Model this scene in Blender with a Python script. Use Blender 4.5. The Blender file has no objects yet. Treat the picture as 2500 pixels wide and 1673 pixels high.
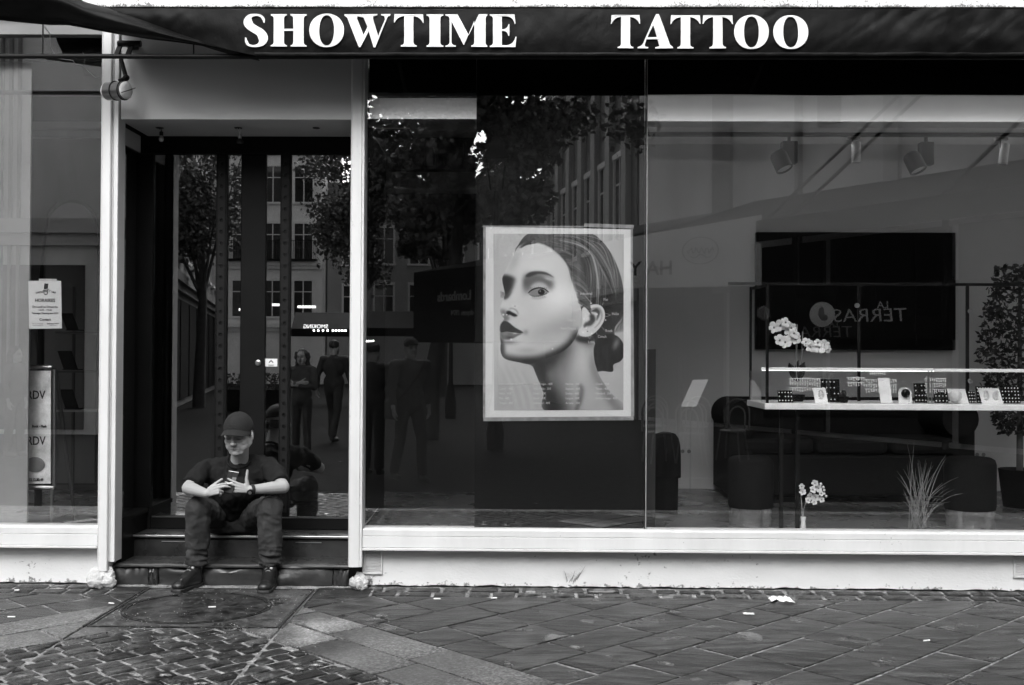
import bpy, math, random
import numpy as np
from mathutils import Vector, Matrix, noise as mnoise
from mathutils.geometry import tessellate_polygon

random.seed(7)
SC = bpy.context.scene
COL = SC.collection
# ------------------------------------------------------------------ camera
FPX, CX, CY = 2700.0, 1250.0, 836.5
CAM = Vector((0.0, -7.5, 1.585))
_yaw, _pit, _rol = 0.0146, 0.01167, 0.0051
FW = Vector((-math.sin(_yaw) * math.cos(_pit), math.cos(_yaw) * math.cos(_pit), math.sin(_pit)))
_r0 = Vector((math.cos(_yaw), math.sin(_yaw), 0))
_u0 = _r0.cross(FW)
RT = _r0 * math.cos(_rol) + _u0 * math.sin(_rol)
UP = _u0 * math.cos(_rol) - _r0 * math.sin(_rol)
cd = bpy.data.cameras.new('camera')
cd.sensor_width = 36.0
cd.lens = 36.0 * FPX / 2500.0
cd.clip_start = 0.05
cd.clip_end = 600
cam = bpy.data.objects.new('camera', cd)
COL.objects.link(cam)
m = Matrix((RT, UP, -FW)).transposed().to_4x4()
m.translation = CAM
cam.matrix_world = m
SC.camera = cam
# ------------------------------------------------------------------ sky, sun, exposure
SUN_EL, SUN_AZ = math.radians(44), math.radians(190)      # azimuth clockwise from +y
W = bpy.data.worlds.new('World')
SC.world = W
W.use_nodes = True
nt = W.node_tree
nt.nodes.clear()
sky = nt.nodes.new('ShaderNodeTexSky')
sky.sky_type = 'NISHITA'
sky.sun_disc = False
sky.sun_elevation = SUN_EL
sky.sun_rotation = SUN_AZ
sky.air_density = 1.0
sky.dust_density = 6.0
sky.ozone_density = 1.0
bw = nt.nodes.new('ShaderNodeRGBToBW')                     # the photograph is black and white
bg = nt.nodes.new('ShaderNodeBackground')
bg.inputs['Strength'].default_value = 0.15
out = nt.nodes.new('ShaderNodeOutputWorld')
nt.links.new(sky.outputs[0], bw.inputs[0])
nt.links.new(bw.outputs[0], bg.inputs['Color'])
nt.links.new(bg.outputs[0], out.inputs['Surface'])
sl = bpy.data.lights.new('sun', 'SUN')
sl.energy = 1.2
sl.angle = math.radians(80)
so = bpy.data.objects.new('sun', sl)
COL.objects.link(so)
sd = Vector((math.sin(SUN_AZ) * math.cos(SUN_EL), math.cos(SUN_AZ) * math.cos(SUN_EL), math.sin(SUN_EL)))
so.rotation_euler = (-sd).to_track_quat('-Z', 'Y').to_euler()
so.location = (0, -6, 30)
SC.view_settings.view_transform = 'Standard'
SC.view_settings.look = 'None'
SC.view_settings.gamma = 1
SC.view_settings.use_curve_mapping = False
SC.view_settings.exposure = 1.0
SC.render.film_transparent = False
cy = SC.cycles
cy.use_denoising = True
cy.max_bounces = 8
cy.diffuse_bounces = 4
cy.glossy_bounces = 4
cy.transmission_bounces = 4
cy.transparent_max_bounces = 24
cy.sample_clamp_indirect = 6
cy.caustics_reflective = False
cy.caustics_refractive = False

# ------------------------------------------------------------------ picture -> place
def P(px, py, Y=0.0):
    d = FW + RT * ((px - CX) / FPX) + UP * ((CY - py) / FPX)
    t = (Y - CAM.y) / d.y
    return CAM + d * t
def G(px, py, z=0.0):
    d = FW + RT * ((px - CX) / FPX) + UP * ((CY - py) / FPX)
    t = (z - CAM.z) / d.z
    return CAM + d * t
def XP(px, py=870, Y=0.0): return P(px, py, Y).x
def ZP(py, px=1250, Y=0.0): return P(px, py, Y).z
def RF(px, py, Yv):                                        # a thing seen mirrored in the glass stands at -Yv
    p = P(px, py, Yv)
    return Vector((p.x, 0.04 - p.y, p.z))

# ------------------------------------------------------------------ mesh helpers
def wloc(o):
    v = Vector((0, 0, 0))
    while o is not None:
        v += o.location
        o = o.parent
    return v

class MB:
    def __init__(s): s.v = []; s.f = []
    def add(s, vs, fs):
        o = len(s.v)
        s.v.extend([Vector(v) for v in vs])
        s.f.extend([tuple(i + o for i in f) for f in fs])
        return s
    def box(s, x0, x1, y0, y1, z0, z1):
        if x0 > x1: x0, x1 = x1, x0
        if y0 > y1: y0, y1 = y1, y0
        if z0 > z1: z0, z1 = z1, z0
        return s.add([(x0,y0,z0),(x1,y0,z0),(x1,y1,z0),(x0,y1,z0),(x0,y0,z1),(x1,y0,z1),(x1,y1,z1),(x0,y1,z1)],
                     [(0,3,2,1),(4,5,6,7),(0,1,5,4),(1,2,6,5),(2,3,7,6),(3,0,4,7)])
    def obox(s, c, size, R=None):
        a, b, d = [q / 2 for q in size]
        vs = [Vector(p) for p in [(-a,-b,-d),(a,-b,-d),(a,b,-d),(-a,b,-d),(-a,-b,d),(a,-b,d),(a,b,d),(-a,b,d)]]
        if R is not None: vs = [R @ v for v in vs]
        c = Vector(c)
        return s.add([c + v for v in vs], [(0,3,2,1),(4,5,6,7),(0,1,5,4),(1,2,6,5),(2,3,7,6),(3,0,4,7)])
    def hexa(s, a, b):                                      # two matching quads (front a, back b)
        return s.add(list(a) + list(b), [(0,1,2,3),(7,6,5,4),(0,4,5,1),(1,5,6,2),(2,6,7,3),(3,7,4,0)])
    def quad(s, a, b, c, d): return s.add([a, b, c, d], [(0,1,2,3)])
    def tube(s, pts, r, n=8, cap=True, flat=None):
        pts = [Vector(p) for p in pts]
        if not isinstance(r, (list, tuple)): r = [r] * len(pts)
        rings = []
        prev = None
        for i, p in enumerate(pts):
            if i == 0: t = pts[1] - pts[0]
            elif i == len(pts) - 1: t = pts[-1] - pts[-2]
            else: t = pts[i + 1] - pts[i - 1]
            t.normalize()
            if prev is None:
                a = Vector((0, 0, 1)) if abs(t.z) < 0.9 else Vector((1, 0, 0))
                u = t.cross(a).normalized()
            else:
                u = (prev - t * prev.dot(t)).normalized()
            prev = u
            w = t.cross(u)
            k = flat if flat else 1.0
            rings.append([p + (u * math.cos(2*math.pi*j/n) + w * math.sin(2*math.pi*j/n) * k) * r[i] for j in range(n)])
        vs = [v for q in rings for v in q]
        fs = []
        for i in range(len(pts) - 1):
            for j in range(n):
                k = (j + 1) % n
                fs.append((i*n + j, i*n + k, (i+1)*n + k, (i+1)*n + j))
        if cap:
            fs.append(tuple(range(n - 1, -1, -1)))
            fs.append(tuple((len(pts)-1)*n + j for j in range(n)))
        return s.add(vs, fs)
    def ell(s, c, r, R=None, nu=16, nv=10):
        c = Vector(c)
        if not isinstance(r, (list, tuple)): r = (r, r, r)
        vs = []
        for i in range(1, nv):
            th = math.pi * i / nv
            for j in range(nu):
                ph = 2 * math.pi * j / nu
                v = Vector((r[0]*math.sin(th)*math.cos(ph), r[1]*math.sin(th)*math.sin(ph), r[2]*math.cos(th)))
                vs.append(c + (R @ v if R is not None else v))
        tv = Vector((0, 0, r[2])); bv = Vector((0, 0, -r[2]))
        vs.append(c + (R @ tv if R is not None else tv)); vs.append(c + (R @ bv if R is not None else bv))
        T = len(vs) - 2; B = T + 1
        fs = []
        for i in range(nv - 2):
            for j in range(nu):
                k = (j + 1) % nu
                fs.append((i*nu + j, (i+1)*nu + j, (i+1)*nu + k, i*nu + k))
        for j in range(nu):
            k = (j + 1) % nu
            fs.append((T, j, k)); fs.append((B, (nv-2)*nu + k, (nv-2)*nu + j))
        return s.add(vs, fs)
    def cap(s, p0, p1, r0, r1, n=14):                       # tapered capsule
        p0 = Vector(p0); p1 = Vector(p1)
        t = (p1 - p0).normalized()
        pts, rr = [], []
        for k in range(5):
            a = math.pi/2 * (1 - k/4.0)
            pts.append(p0 - t * r0 * math.sin(a)); rr.append(max(r0 * math.cos(a), 1e-4))
        for k in range(5):
            a = math.pi/2 * (k/4.0)
            pts.append(p1 + t * r1 * math.sin(a)); rr.append(max(r1 * math.cos(a), 1e-4))
        return s.tube(pts, rr, n)
    def lathe(s, prof, c=(0, 0, 0), n=24, R=None):
        c = Vector(c)
        vs, fs = [], []
        for (r, z) in prof:
            for j in range(n):
                a = 2*math.pi*j/n
                v = Vector((r*math.cos(a), r*math.sin(a), z))
                vs.append(c + (R @ v if R is not None else v))
        for i in range(len(prof) - 1):
            for j in range(n):
                k = (j + 1) % n
                fs.append((i*n + j, i*n + k, (i+1)*n + k, (i+1)*n + j))
        if prof[0][0] > 1e-4: fs.append(tuple(range(n - 1, -1, -1)))
        if prof[-1][0] > 1e-4: fs.append(tuple((len(prof)-1)*n + j for j in range(n)))
        return s.add(vs, fs)
    def prism(s, outer, holes, fn, d):                      # 2-D outline (u,v) -> fn(u,v) point, thickness vector d
        loops = [outer] + list(holes)
        tri = tessellate_polygon([[Vector((u, v, 0)) for u, v in L] for L in loops])
        flat = [p for L in loops for p in L]
        a = [fn(u, v) for u, v in flat]
        b = [p + Vector(d) for p in a]
        n = len(flat)
        fs = []
        for t in tri:
            (x0,y0),(x1,y1),(x2,y2) = flat[t[0]], flat[t[1]], flat[t[2]]
            if (x1-x0)*(y2-y0) - (x2-x0)*(y1-y0) < 0: t = (t[0], t[2], t[1])
            fs.append(tuple(t)); fs.append((t[2]+n, t[1]+n, t[0]+n))
        o = 0
        for L in loops:
            k = len(L)
            for i in range(k):
                j = (i + 1) % k
                fs.append((o+i, o+i+n, o+j+n, o+j))
            o += k
        return s.add(a + b, fs)
    def grid(s, rows, closed=False):
        n = len(rows[0]); vs = [p for r in rows for p in r]; fs = []
        for i in range(len(rows) - 1):
            for j in range(n if closed else n - 1):
                k = (j + 1) % n
                fs.append((i*n + j, i*n + k, (i+1)*n + k, (i+1)*n + j))
        return s.add(vs, fs)
    def mesh(s, name, org=Vector((0, 0, 0))):
        me = bpy.data.meshes.new(name)
        me.from_pydata([v - org for v in s.v], [], s.f)
        me.update()
        return me
    def build(s, name, mat, parent=None, smooth=None, bevel=0, local=False):
        if parent is not None:
            org = Vector((0, 0, 0)) if local else wloc(parent)
            loc = Vector((0, 0, 0))
        else:
            xs = [v.x for v in s.v]; ys = [v.y for v in s.v]; zs = [v.z for v in s.v]
            org = Vector(((min(xs)+max(xs))/2, (min(ys)+max(ys))/2, min(zs)))
            if local: org = Vector((0, 0, 0))
            loc = org
        me = s.mesh(name, org)
        o = bpy.data.objects.new(name, me)
        COL.objects.link(o)
        o.location = loc
        if parent is not None: o.parent = parent
        if mat is not None: me.materials.append(mat)
        if smooth is not None:
            me.polygons.foreach_set('use_smooth', [True] * len(me.polygons))
            if smooth < 179: me.set_sharp_from_angle(angle=math.radians(smooth))
        if bevel:
            b = o.modifiers.new('bevel', 'BEVEL'); b.width = bevel; b.segments = 2; b.limit_method = 'ANGLE'
        return o

def thing(name, loc, label=None, cat=None, group=None, rz=0):
    o = bpy.data.objects.new(name, None)
    COL.objects.link(o)
    o.empty_display_size = 0.1
    o.location = loc
    o.rotation_euler = (0, 0, rz)
    return tag(o, label, cat, group)
def tag(o, label=None, cat=None, group=None, kind=None):
    if label: o['label'] = label
    if cat: o['category'] = cat
    if group: o['group'] = group
    if kind: o['kind'] = kind
    return o
def copy_tree(o, parent=None, data=True):
    c = o.copy(); COL.objects.link(c)
    if parent is not None: c.parent = parent
    for ch in [q for q in o.children]: copy_tree(ch, c)
    return c

# ------------------------------------------------------------------ materials (all grey: the photograph is black and white)
def mat(name, col, rough=0.5, var=0.0, vs=4.0, bump=0.0, bs=60.0, metal=0.0, spec=0.5, rand=0.0, rvar=0.0, stretch=(1,1,1), bdist=0.004, emit=0.0, coat=0.0, sheen=0.0, rot=(0,0,0)):
    m = bpy.data.materials.new(name)
    m.use_nodes = True
    n = m.node_tree.nodes; l = m.node_tree.links
    b = n['Principled BSDF']
    b.inputs['Base Color'].default_value = (col, col, col, 1)
    b.inputs['Roughness'].default_value = rough
    b.inputs['Metallic'].default_value = metal
    b.inputs['Specular IOR Level'].default_value = spec
    if coat: b.inputs['Coat Weight'].default_value = coat
    if sheen: b.inputs['Sheen Weight'].default_value = sheen
    if emit:
        b.inputs['Emission Color'].default_value = (1, 1, 1, 1); b.inputs['Emission Strength'].default_value = emit
    if var or bump or rvar:
        g = n.new('ShaderNodeNewGeometry')
        mp = n.new('ShaderNodeMapping'); mp.inputs['Scale'].default_value = stretch; mp.inputs['Rotation'].default_value = rot
        l.new(g.outputs['Position'], mp.inputs['Vector'])
    last = None
    if var:
        t = n.new('ShaderNodeTexNoise'); t.inputs['Scale'].default_value = vs; t.inputs['Detail'].default_value = 7; t.inputs['Roughness'].default_value = 0.62
        l.new(mp.outputs[0], t.inputs['Vector'])
        r = n.new('ShaderNodeMapRange'); r.inputs['From Min'].default_value = 0.28; r.inputs['From Max'].default_value = 0.72
        r.inputs['To Min'].default_value = col * (1 - var); r.inputs['To Max'].default_value = col * (1 + var)
        l.new(t.outputs[0], r.inputs['Value']); last = r.outputs[0]
    if rand:
        oi = n.new('ShaderNodeObjectInfo')
        r2 = n.new('ShaderNodeMapRange'); r2.inputs['To Min'].default_value = 1 - rand; r2.inputs['To Max'].default_value = 1 + rand
        l.new(oi.outputs['Random'], r2.inputs['Value'])
        mu = n.new('ShaderNodeMath'); mu.operation = 'MULTIPLY'
        if last is not None: l.new(last, mu.inputs[0])
        else: mu.inputs[0].default_value = col
        l.new(r2.outputs[0], mu.inputs[1]); last = mu.outputs[0]
    if last is not None: l.new(last, b.inputs['Base Color'])
    if rvar:
        t = n.new('ShaderNodeTexNoise'); t.inputs['Scale'].default_value = vs * 0.8 + 1.3; t.inputs['Detail'].default_value = 5
        l.new(g.outputs['Position'], t.inputs['Vector'])
        r = n.new('ShaderNodeMapRange'); r.inputs['From Min'].default_value = 0.35; r.inputs['From Max'].default_value = 0.65
        r.inputs['To Min'].default_value = max(0.03, rough - rvar); r.inputs['To Max'].default_value = min(1, rough + rvar)
        l.new(t.outputs[0], r.inputs['Value']); l.new(r.outputs[0], b.inputs['Roughness'])
    if bump:
        t = n.new('ShaderNodeTexNoise'); t.inputs['Scale'].default_value = bs; t.inputs['Detail'].default_value = 6
        l.new(mp.outputs[0], t.inputs['Vector'])
        bp = n.new('ShaderNodeBump'); bp.inputs['Strength'].default_value = bump; bp.inputs['Distance'].default_value = bdist
        l.new(t.outputs[0], bp.inputs['Height']); l.new(bp.outputs[0], b.inputs['Normal'])
    return m

def glass_mat(name, r0=0.07, tint=1.0, wav=0.0):
    m = bpy.data.materials.new(name); m.use_nodes = True
    n = m.node_tree.nodes; l = m.node_tree.links
    n.clear()
    o = n.new('ShaderNodeOutputMaterial'); mx = n.new('ShaderNodeMixShader')
    tr = n.new('ShaderNodeBsdfTransparent'); tr.inputs[0].default_value = (tint, tint, tint, 1)
    gl = n.new('ShaderNodeBsdfGlossy'); gl.inputs['Roughness'].default_value = 0.0; gl.inputs[0].default_value = (1, 1, 1, 1)
    lw = n.new('ShaderNodeLayerWeight'); lw.inputs['Blend'].default_value = 0.5
    pw = n.new('ShaderNodeMath'); pw.operation = 'POWER'; pw.inputs[1].default_value = 5
    ma = n.new('ShaderNodeMath'); ma.operation = 'MULTIPLY_ADD'; ma.inputs[1].default_value = 1 - r0; ma.inputs[2].default_value = r0
    l.new(lw.outputs['Facing'], pw.inputs[0]); l.new(pw.outputs[0], ma.inputs[0]); l.new(ma.outputs[0], mx.inputs[0])
    l.new(tr.outputs[0], mx.inputs[1]); l.new(gl.outputs[0], mx.inputs[2]); l.new(mx.outputs[0], o.inputs['Surface'])
    if wav:
        g = n.new('ShaderNodeNewGeometry'); t = n.new('ShaderNodeTexNoise'); t.inputs['Scale'].default_value = 1.1; t.inputs['Detail'].default_value = 1
        bp = n.new('ShaderNodeBump'); bp.inputs['Strength'].default_value = wav; bp.inputs['Distance'].default_value = 0.01
        l.new(g.outputs['Position'], t.inputs['Vector']); l.new(t.outputs[0], bp.inputs['Height']); l.new(bp.outputs[0], gl.inputs['Normal'])
    return m

def speckle(m, amount=0.5, scale=140.0, dark=0.25, zlo=None, zhi=None):
    """grime specks multiplied into the base colour, denser towards zlo if given (dirt that clings to an edge)"""
    n = m.node_tree.nodes; l = m.node_tree.links
    b = n['Principled BSDF']; inp = b.inputs['Base Color']
    g = n.new('ShaderNodeNewGeometry')
    t = n.new('ShaderNodeTexNoise'); t.inputs['Scale'].default_value = scale; t.inputs['Detail'].default_value = 5; t.inputs['Roughness'].default_value = 0.7
    t2 = n.new('ShaderNodeTexNoise'); t2.inputs['Scale'].default_value = scale / 14; t2.inputs['Detail'].default_value = 3
    l.new(g.outputs['Position'], t.inputs['Vector']); l.new(g.outputs['Position'], t2.inputs['Vector'])
    ad = n.new('ShaderNodeMath'); ad.operation = 'MULTIPLY_ADD'; ad.inputs[1].default_value = 0.5
    l.new(t2.outputs[0], ad.inputs[0]); l.new(t.outputs[0], ad.inputs[2])
    last = ad.outputs[0]
    if zlo is not None:
        sp = n.new('ShaderNodeSeparateXYZ'); l.new(g.outputs['Position'], sp.inputs[0])
        r = n.new('ShaderNodeMapRange'); r.inputs['From Min'].default_value = zlo; r.inputs['From Max'].default_value = zhi
        r.inputs['To Min'].default_value = 0.22; r.inputs['To Max'].default_value = 0.0
        l.new(sp.outputs['Z'], r.inputs['Value'])
        a2 = n.new('ShaderNodeMath'); l.new(last, a2.inputs[0]); l.new(r.outputs[0], a2.inputs[1]); last = a2.outputs[0]
    r = n.new('ShaderNodeMapRange'); r.inputs['From Min'].default_value = 1.0 - amount * 0.2; r.inputs['From Max'].default_value = 1.06 - amount * 0.2
    r.inputs['To Min'].default_value = 1.0; r.inputs['To Max'].default_value = dark
    l.new(last, r.inputs['Value'])
    mu = n.new('ShaderNodeMath'); mu.operation = 'MULTIPLY'
    if inp.is_linked: l.new(inp.links[0].from_socket, mu.inputs[0])
    else: mu.inputs[0].default_value = inp.default_value[0]
    l.new(r.outputs[0], mu.inputs[1])
    l.new(mu.outputs[0], inp)
    return m

M = {}
M['white_paint'] = mat('white_paint', 0.66, 0.5, var=0.10, vs=4, bump=0.2, bs=25, stretch=(1, 1, 0.3))
speckle(M['white_paint'], 0.26, 48, 0.45)
M['stucco'] = mat('stucco', 0.72, 0.8, var=0.06, vs=2.5, bump=0.45, bs=38, bdist=0.006, stretch=(1, 1, 1.7))
speckle(M['stucco'], 0.36, 30, 0.3, 0.0, 0.06)
M['grey_panel'] = mat('grey_panel', 0.60, 0.5, var=0.03, vs=1.5)
M['soffit_paint'] = mat('soffit_paint', 0.55, 0.6, var=0.05, vs=2)
M['black_metal'] = mat('black_metal', 0.006, 0.45, var=0.3, vs=9, spec=0.2, rvar=0.1)
M['black_frame'] = mat('black_frame', 0.005, 0.5, var=0.25, vs=6, spec=0.15)
M['vinyl'] = mat('vinyl', 0.005, 0.5, var=0.3, vs=3, spec=0.09, bump=0.5, bs=5, bdist=0.03, rvar=0.08, stretch=(1, 1, 0.7))
M['letter_white'] = mat('letter_white', 0.74, 0.45, var=0.06, vs=6, bump=0.5, bs=7, bdist=0.02)
M['glass'] = glass_mat('glass', 0.085, 0.97)
M['left_glass'] = glass_mat('left_glass', 0.17, 0.97)
M['door_glass'] = glass_mat('door_glass', 0.36, 0.85)
M['window_glass'] = glass_mat('window_glass', 0.115, 0.97)
M['inner_glass'] = glass_mat('inner_glass', 0.03, 0.98)
M['black_board'] = mat('black_board', 0.004, 0.8, var=0.2, vs=3, spec=0.2)
M['steel'] = mat('steel', 0.55, 0.3, metal=1.0, var=0.1, vs=20)
M['dark_steel'] = mat('dark_steel', 0.16, 0.35, metal=0.8, var=0.15, vs=12)
M['paper'] = mat('paper', 0.78, 0.6, var=0.03, vs=9, bump=0.15, bs=12)
M['ink'] = mat('ink', 0.02, 0.6)
M['rubber'] = mat('rubber', 0.012, 0.6)
M['step_stone'] = mat('step_stone', 0.028, 0.36, var=0.85, vs=3.5, bump=0.5, bs=22, rvar=0.14, bdist=0.006)
M['tread'] = mat('tread', 0.032, 0.32, var=0.35, vs=5, bump=0.2, bs=40, rvar=0.1)
# ================================================================== the shop front
shop = thing('shop_building', (0, 0, 0), 'white-framed tattoo shop front with a recessed black door and large display windows', 'building')
GY = 0.02                                                   # plane of the window glass
Z_SILL = ZP(1291, 886, -0.03)
Z_GRV = ZP(1309, 886, -0.03)
Z_LIP = ZP(1337, 886, -0.03)
Z_SBOT = ZP(1343, 886, -0.03)
XL0, XR1 = -5.6, 6.2
X_PL0, X_PL1 = XP(240, 870, -0.05), XP(283, 870, -0.05)      # left post
X_PR0, X_PR1 = XP(852, 870, -0.05), XP(886, 870, -0.05)      # right post
Z_LINT = ZP(292, 570, 0.0)
Z_TOP = ZP(17, 1250, 0.0)
DY = 0.60                                                   # plane of the door

def rough_edge_wall(x0, x1, zt, zb, y0, name):
    mb = MB(); n = max(8, int((x1 - x0) / 0.04)); rows = []
    top, bot, tb, bb = [], [], [], []
    for i in range(n + 1):
        x = x0 + (x1 - x0) * i / n
        e = 0.010 * mnoise.noise(Vector((x * 6, 3, 1))) + 0.008 * mnoise.noise(Vector((x * 23, 8, 1)))
        top.append(Vector((x, y0, zt))); tb.append(Vector((x, y0 + 0.25, zt)))
        bot.append(Vector((x, y0 - 0.006 * abs(mnoise.noise(Vector((x * 9, 1, 1)))), zb + 0.014 + e)))
        bb.append(Vector((x, y0 + 0.25, zb + 0.014 + e)))
    mids = [[Vector((t.x, y0 + 0.004 * mnoise.noise(Vector((t.x * 3, k * 2.0, 5))), b.z + (t.z - b.z) * k / 5)) for t, b in zip(top, bot)] for k in range(1, 5)]
    mb.grid([bb, bot] + mids + [top, tb])
    return mb.build(name, M['stucco'], shop, smooth=50)
rough_edge_wall(XL0, X_PL0 + 0.01, Z_SBOT + 0.02, 0.0, 0.055, 'plinth_wall')
rough_edge_wall(X_PR1 - 0.01, XR1, Z_SBOT + 0.02, 0.0, 0.055, 'plinth_wall')

def sill(x0, x1):
    mb = MB()
    prof = [(0.10, Z_SILL + 0.004), (-0.020, Z_SILL), (-0.030, Z_SILL - 0.008), (-0.030, Z_GRV + 0.003), (-0.022, Z_GRV), (-0.033, Z_GRV - 0.003),
            (-0.035, Z_LIP + 0.003), (-0.028, Z_LIP), (-0.042, Z_LIP - 0.004), (-0.042, Z_SBOT), (0.06, Z_SBOT)]
    n = 40
    rows = [[Vector((x0 + (x1 - x0) * i / n, y, z)) for i in range(n + 1)] for y, z in prof]
    mb.grid(rows[::-1])
    return mb.build('window_sill', M['white_paint'], shop)
sill(XL0, X_PL0 - 0.002)
sill(X_PR1 + 0.002, XR1)

def post(x0, x1, zb, prof):                                  # moulded post; prof = (fraction, y)
    mb = MB(); zt = Z_TOP
    lo = [Vector((x0 + (x1 - x0) * a, y, zb)) for a, y in prof]
    hi = [Vector((p.x, p.y, zt)) for p in lo]
    mb.grid([lo, hi])
    return mb.build('post', M['white_paint'], shop, bevel=0)
zpb = ZP(1395, 260, -0.05)
post(X_PL0, XP(266, 870, -0.05), zpb, [(0, 0.1), (0, -0.035), (0.12, -0.045), (0.18, -0.040), (0.26, -0.052), (0.93, -0.052), (1, -0.045), (1, 0.1)])
post(XP(266, 870, -0.03) + 0.001, XP(284, 870, -0.03), ZP(1372, 275, -0.03), [(0, 0.1), (0, -0.022), (0.25, -0.022), (0.32, -0.012), (0.42, -0.03), (0.95, -0.03), (1, -0.022), (1, 0.1)])
post(X_PR0, X_PR1, ZP(1385, 868, -0.05), [(0, 0.62), (0, -0.03), (0.06, -0.045), (0.14, -0.052), (0.8, -0.052), (0.84, -0.043), (0.9, -0.047), (1, -0.047), (1, 0.1)])

M['lump'] = mat('lump_mortar', 0.5, 0.85, var=0.25, vs=14, bump=0.8, bs=45, bdist=0.02)
speckle(M['lump'], 0.45, 40, 0.25, 0.0, 0.05)
def lump(px0, px1, py0, py1, seed):                          # painted mortar lump at the foot of a post
    a = P(px0, py1, -0.06); b = P(px1, py0, -0.06)
    c = Vector(((a.x + b.x) / 2, -0.02, 0.0)); w = (b.x - a.x) / 2; h = b.z - 0.0
    mb = MB(); mb.ell(c + Vector((0, 0, h * 0.40)), (w, 0.07, h * 0.60), nu=44, nv=30)
    for v in mb.v:
        d = (v - c); q = v * 28 + Vector((seed, 0, 0))
        v += d.normalized() * (0.022 * mnoise.noise(q * 0.9) + 0.016 * abs(mnoise.noise(q * 2.1)) + 0.034 * mnoise.noise(q * 0.45)) + Vector((0, 0, -0.012 * abs(mnoise.noise(q * 1.3))))
        v.z = max(v.z, 0.003)
    return mb.build('mortar_lump', M['lump'], shop, smooth=40)
lump(212, 276, 1392, 1440, 1.0)
lump(856, 892, 1408, 1442, 9.0)

# lintel panel over the door, and the reveal soffit
mb = MB(); mb.box(X_PL1 + 0.002, X_PR0 - 0.002, -0.005, 0.03, Z_LINT, Z_TOP)
mb.build('lintel_panel', M['grey_panel'], shop)
mb = MB(); mb.box(X_PL1 - 0.02, X_PR0 + 0.01, 0.032, DY - 0.002, Z_LINT + 0.003, Z_LINT + 0.05)
mb.build('soffit', M['soffit_paint'], shop)
# left window head rail
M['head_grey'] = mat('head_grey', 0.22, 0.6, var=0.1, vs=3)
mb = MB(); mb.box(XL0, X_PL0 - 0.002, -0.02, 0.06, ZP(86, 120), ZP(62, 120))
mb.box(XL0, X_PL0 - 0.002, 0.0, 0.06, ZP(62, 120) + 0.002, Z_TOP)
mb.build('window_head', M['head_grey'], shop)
# head above the big windows (in the shade of the awning)
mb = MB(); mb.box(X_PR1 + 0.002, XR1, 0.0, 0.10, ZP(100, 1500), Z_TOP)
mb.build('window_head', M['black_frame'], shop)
# fascia ledge along the top
M['fascia'] = mat('fascia_paint', 0.7, 0.6, var=0.05, vs=2)
speckle(M['fascia'], 0.70, 80, 0.2, ZP(17, 1250, -0.1), ZP(6, 1250, -0.1))
xj = XP(1997, 10, -0.08)
for a, b in ((XL0, xj - 0.002), (xj + 0.002, XR1)):
    mb = MB(); mb.box(a, b, -0.08, 0.20, ZP(17.5, 1250, -0.08), ZP(17.5, 1250, -0.08) + 0.75)
    mb.build('fascia_ledge', M['fascia'], shop, bevel=0.004)
mb = MB(); mb.box(XL0, XR1, -0.06, 0.2, ZP(27, 1250, -0.06), ZP(17.5, 1250, -0.08) - 0.002)
M['mid_grey'] = mat('mid_grey', 0.22, 0.6, var=0.2, vs=12)
mb.build('gap_shade_strip', M['mid_grey'], shop)  # grey strip stands in for the shade in the gap under the ledge
# upper wall out of frame (throws the building's own shade and stands in the reflections)
mb = MB(); mb.box(-14, 14, 0.21, 0.6, Z_TOP + 0.02, 9.0)
mb.build('upper_wall', mat('upper_wall_paint', 0.6, 0.8, var=0.1, vs=1), shop)
for sx in (-1, 1):
    mb = MB(); mb.box(sx * 14, (XL0 if sx < 0 else XR1), 0.02, 0.6, 0.0, Z_TOP + 0.018)
    mb.build('side_wall', M['grey_panel'], shop)

# ---- glass
xj2 = XP(1578, 870, GY)
def pane(x0, x1, z0, z1, y, name='window_pane', m=None, parent=None):
    mb = MB(); mb.box(x0, x1, y, y + 0.006, z0, z1)
    return mb.build(name, m or M['glass'], parent or shop)
pane(XL0, X_PL0 + 0.002, Z_SILL - 0.01, ZP(84, 120), GY, m=M['left_glass'])
pane(X_PR1 - 0.002, xj2 - 0.003, Z_SILL - 0.01, ZP(98, 1500), GY, m=M['window_glass'])
pane(xj2 + 0.003, XR1, Z_SILL - 0.01, ZP(98, 1500), GY)
mb = MB(); mb.box(xj2 - 0.0028, xj2 + 0.0028, GY - 0.003, GY + 0.008, Z_SILL, ZP(140, 1578))
mb.build('glass_joint', mat('silicone', 0.3, 0.5, var=0.2, vs=8), shop)
mb = MB(); mb.box(xj2 - 0.012, xj2 + 0.004, GY + 0.009, GY + 0.03, Z_SILL, ZP(140, 1578))
mb.build('glass_mullion', M['black_frame'], shop)
# inner white cheek of the window by the right post
a = P(885, 1284, GY + 0.03)
mb = MB(); mb.add([(X_PR1, GY + 0.01, Z_SILL + 0.005), (X_PR1 + 0.002, GY + 0.3, Z_SILL + 0.005), (X_PR1 + 0.065, GY + 0.3, Z_SILL + 0.10), (X_PR1, GY + 0.01, Z_SILL + 0.012)], [(0, 1, 2), (0, 2, 3)])
mb.build('inner_sill_cheek', M['white_paint'], shop)
# black board behind the middle pane, on which the poster hangs
bx0, bx1 = XP(1160, 870, GY + 0.03), xj2 - 0.014
mb = MB(); mb.box(bx0, bx1, GY + 0.034, GY + 0.06, Z_SILL - 0.01, ZP(98, 1500))
board = mb.build('black_board', M['black_board'], shop)

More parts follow.
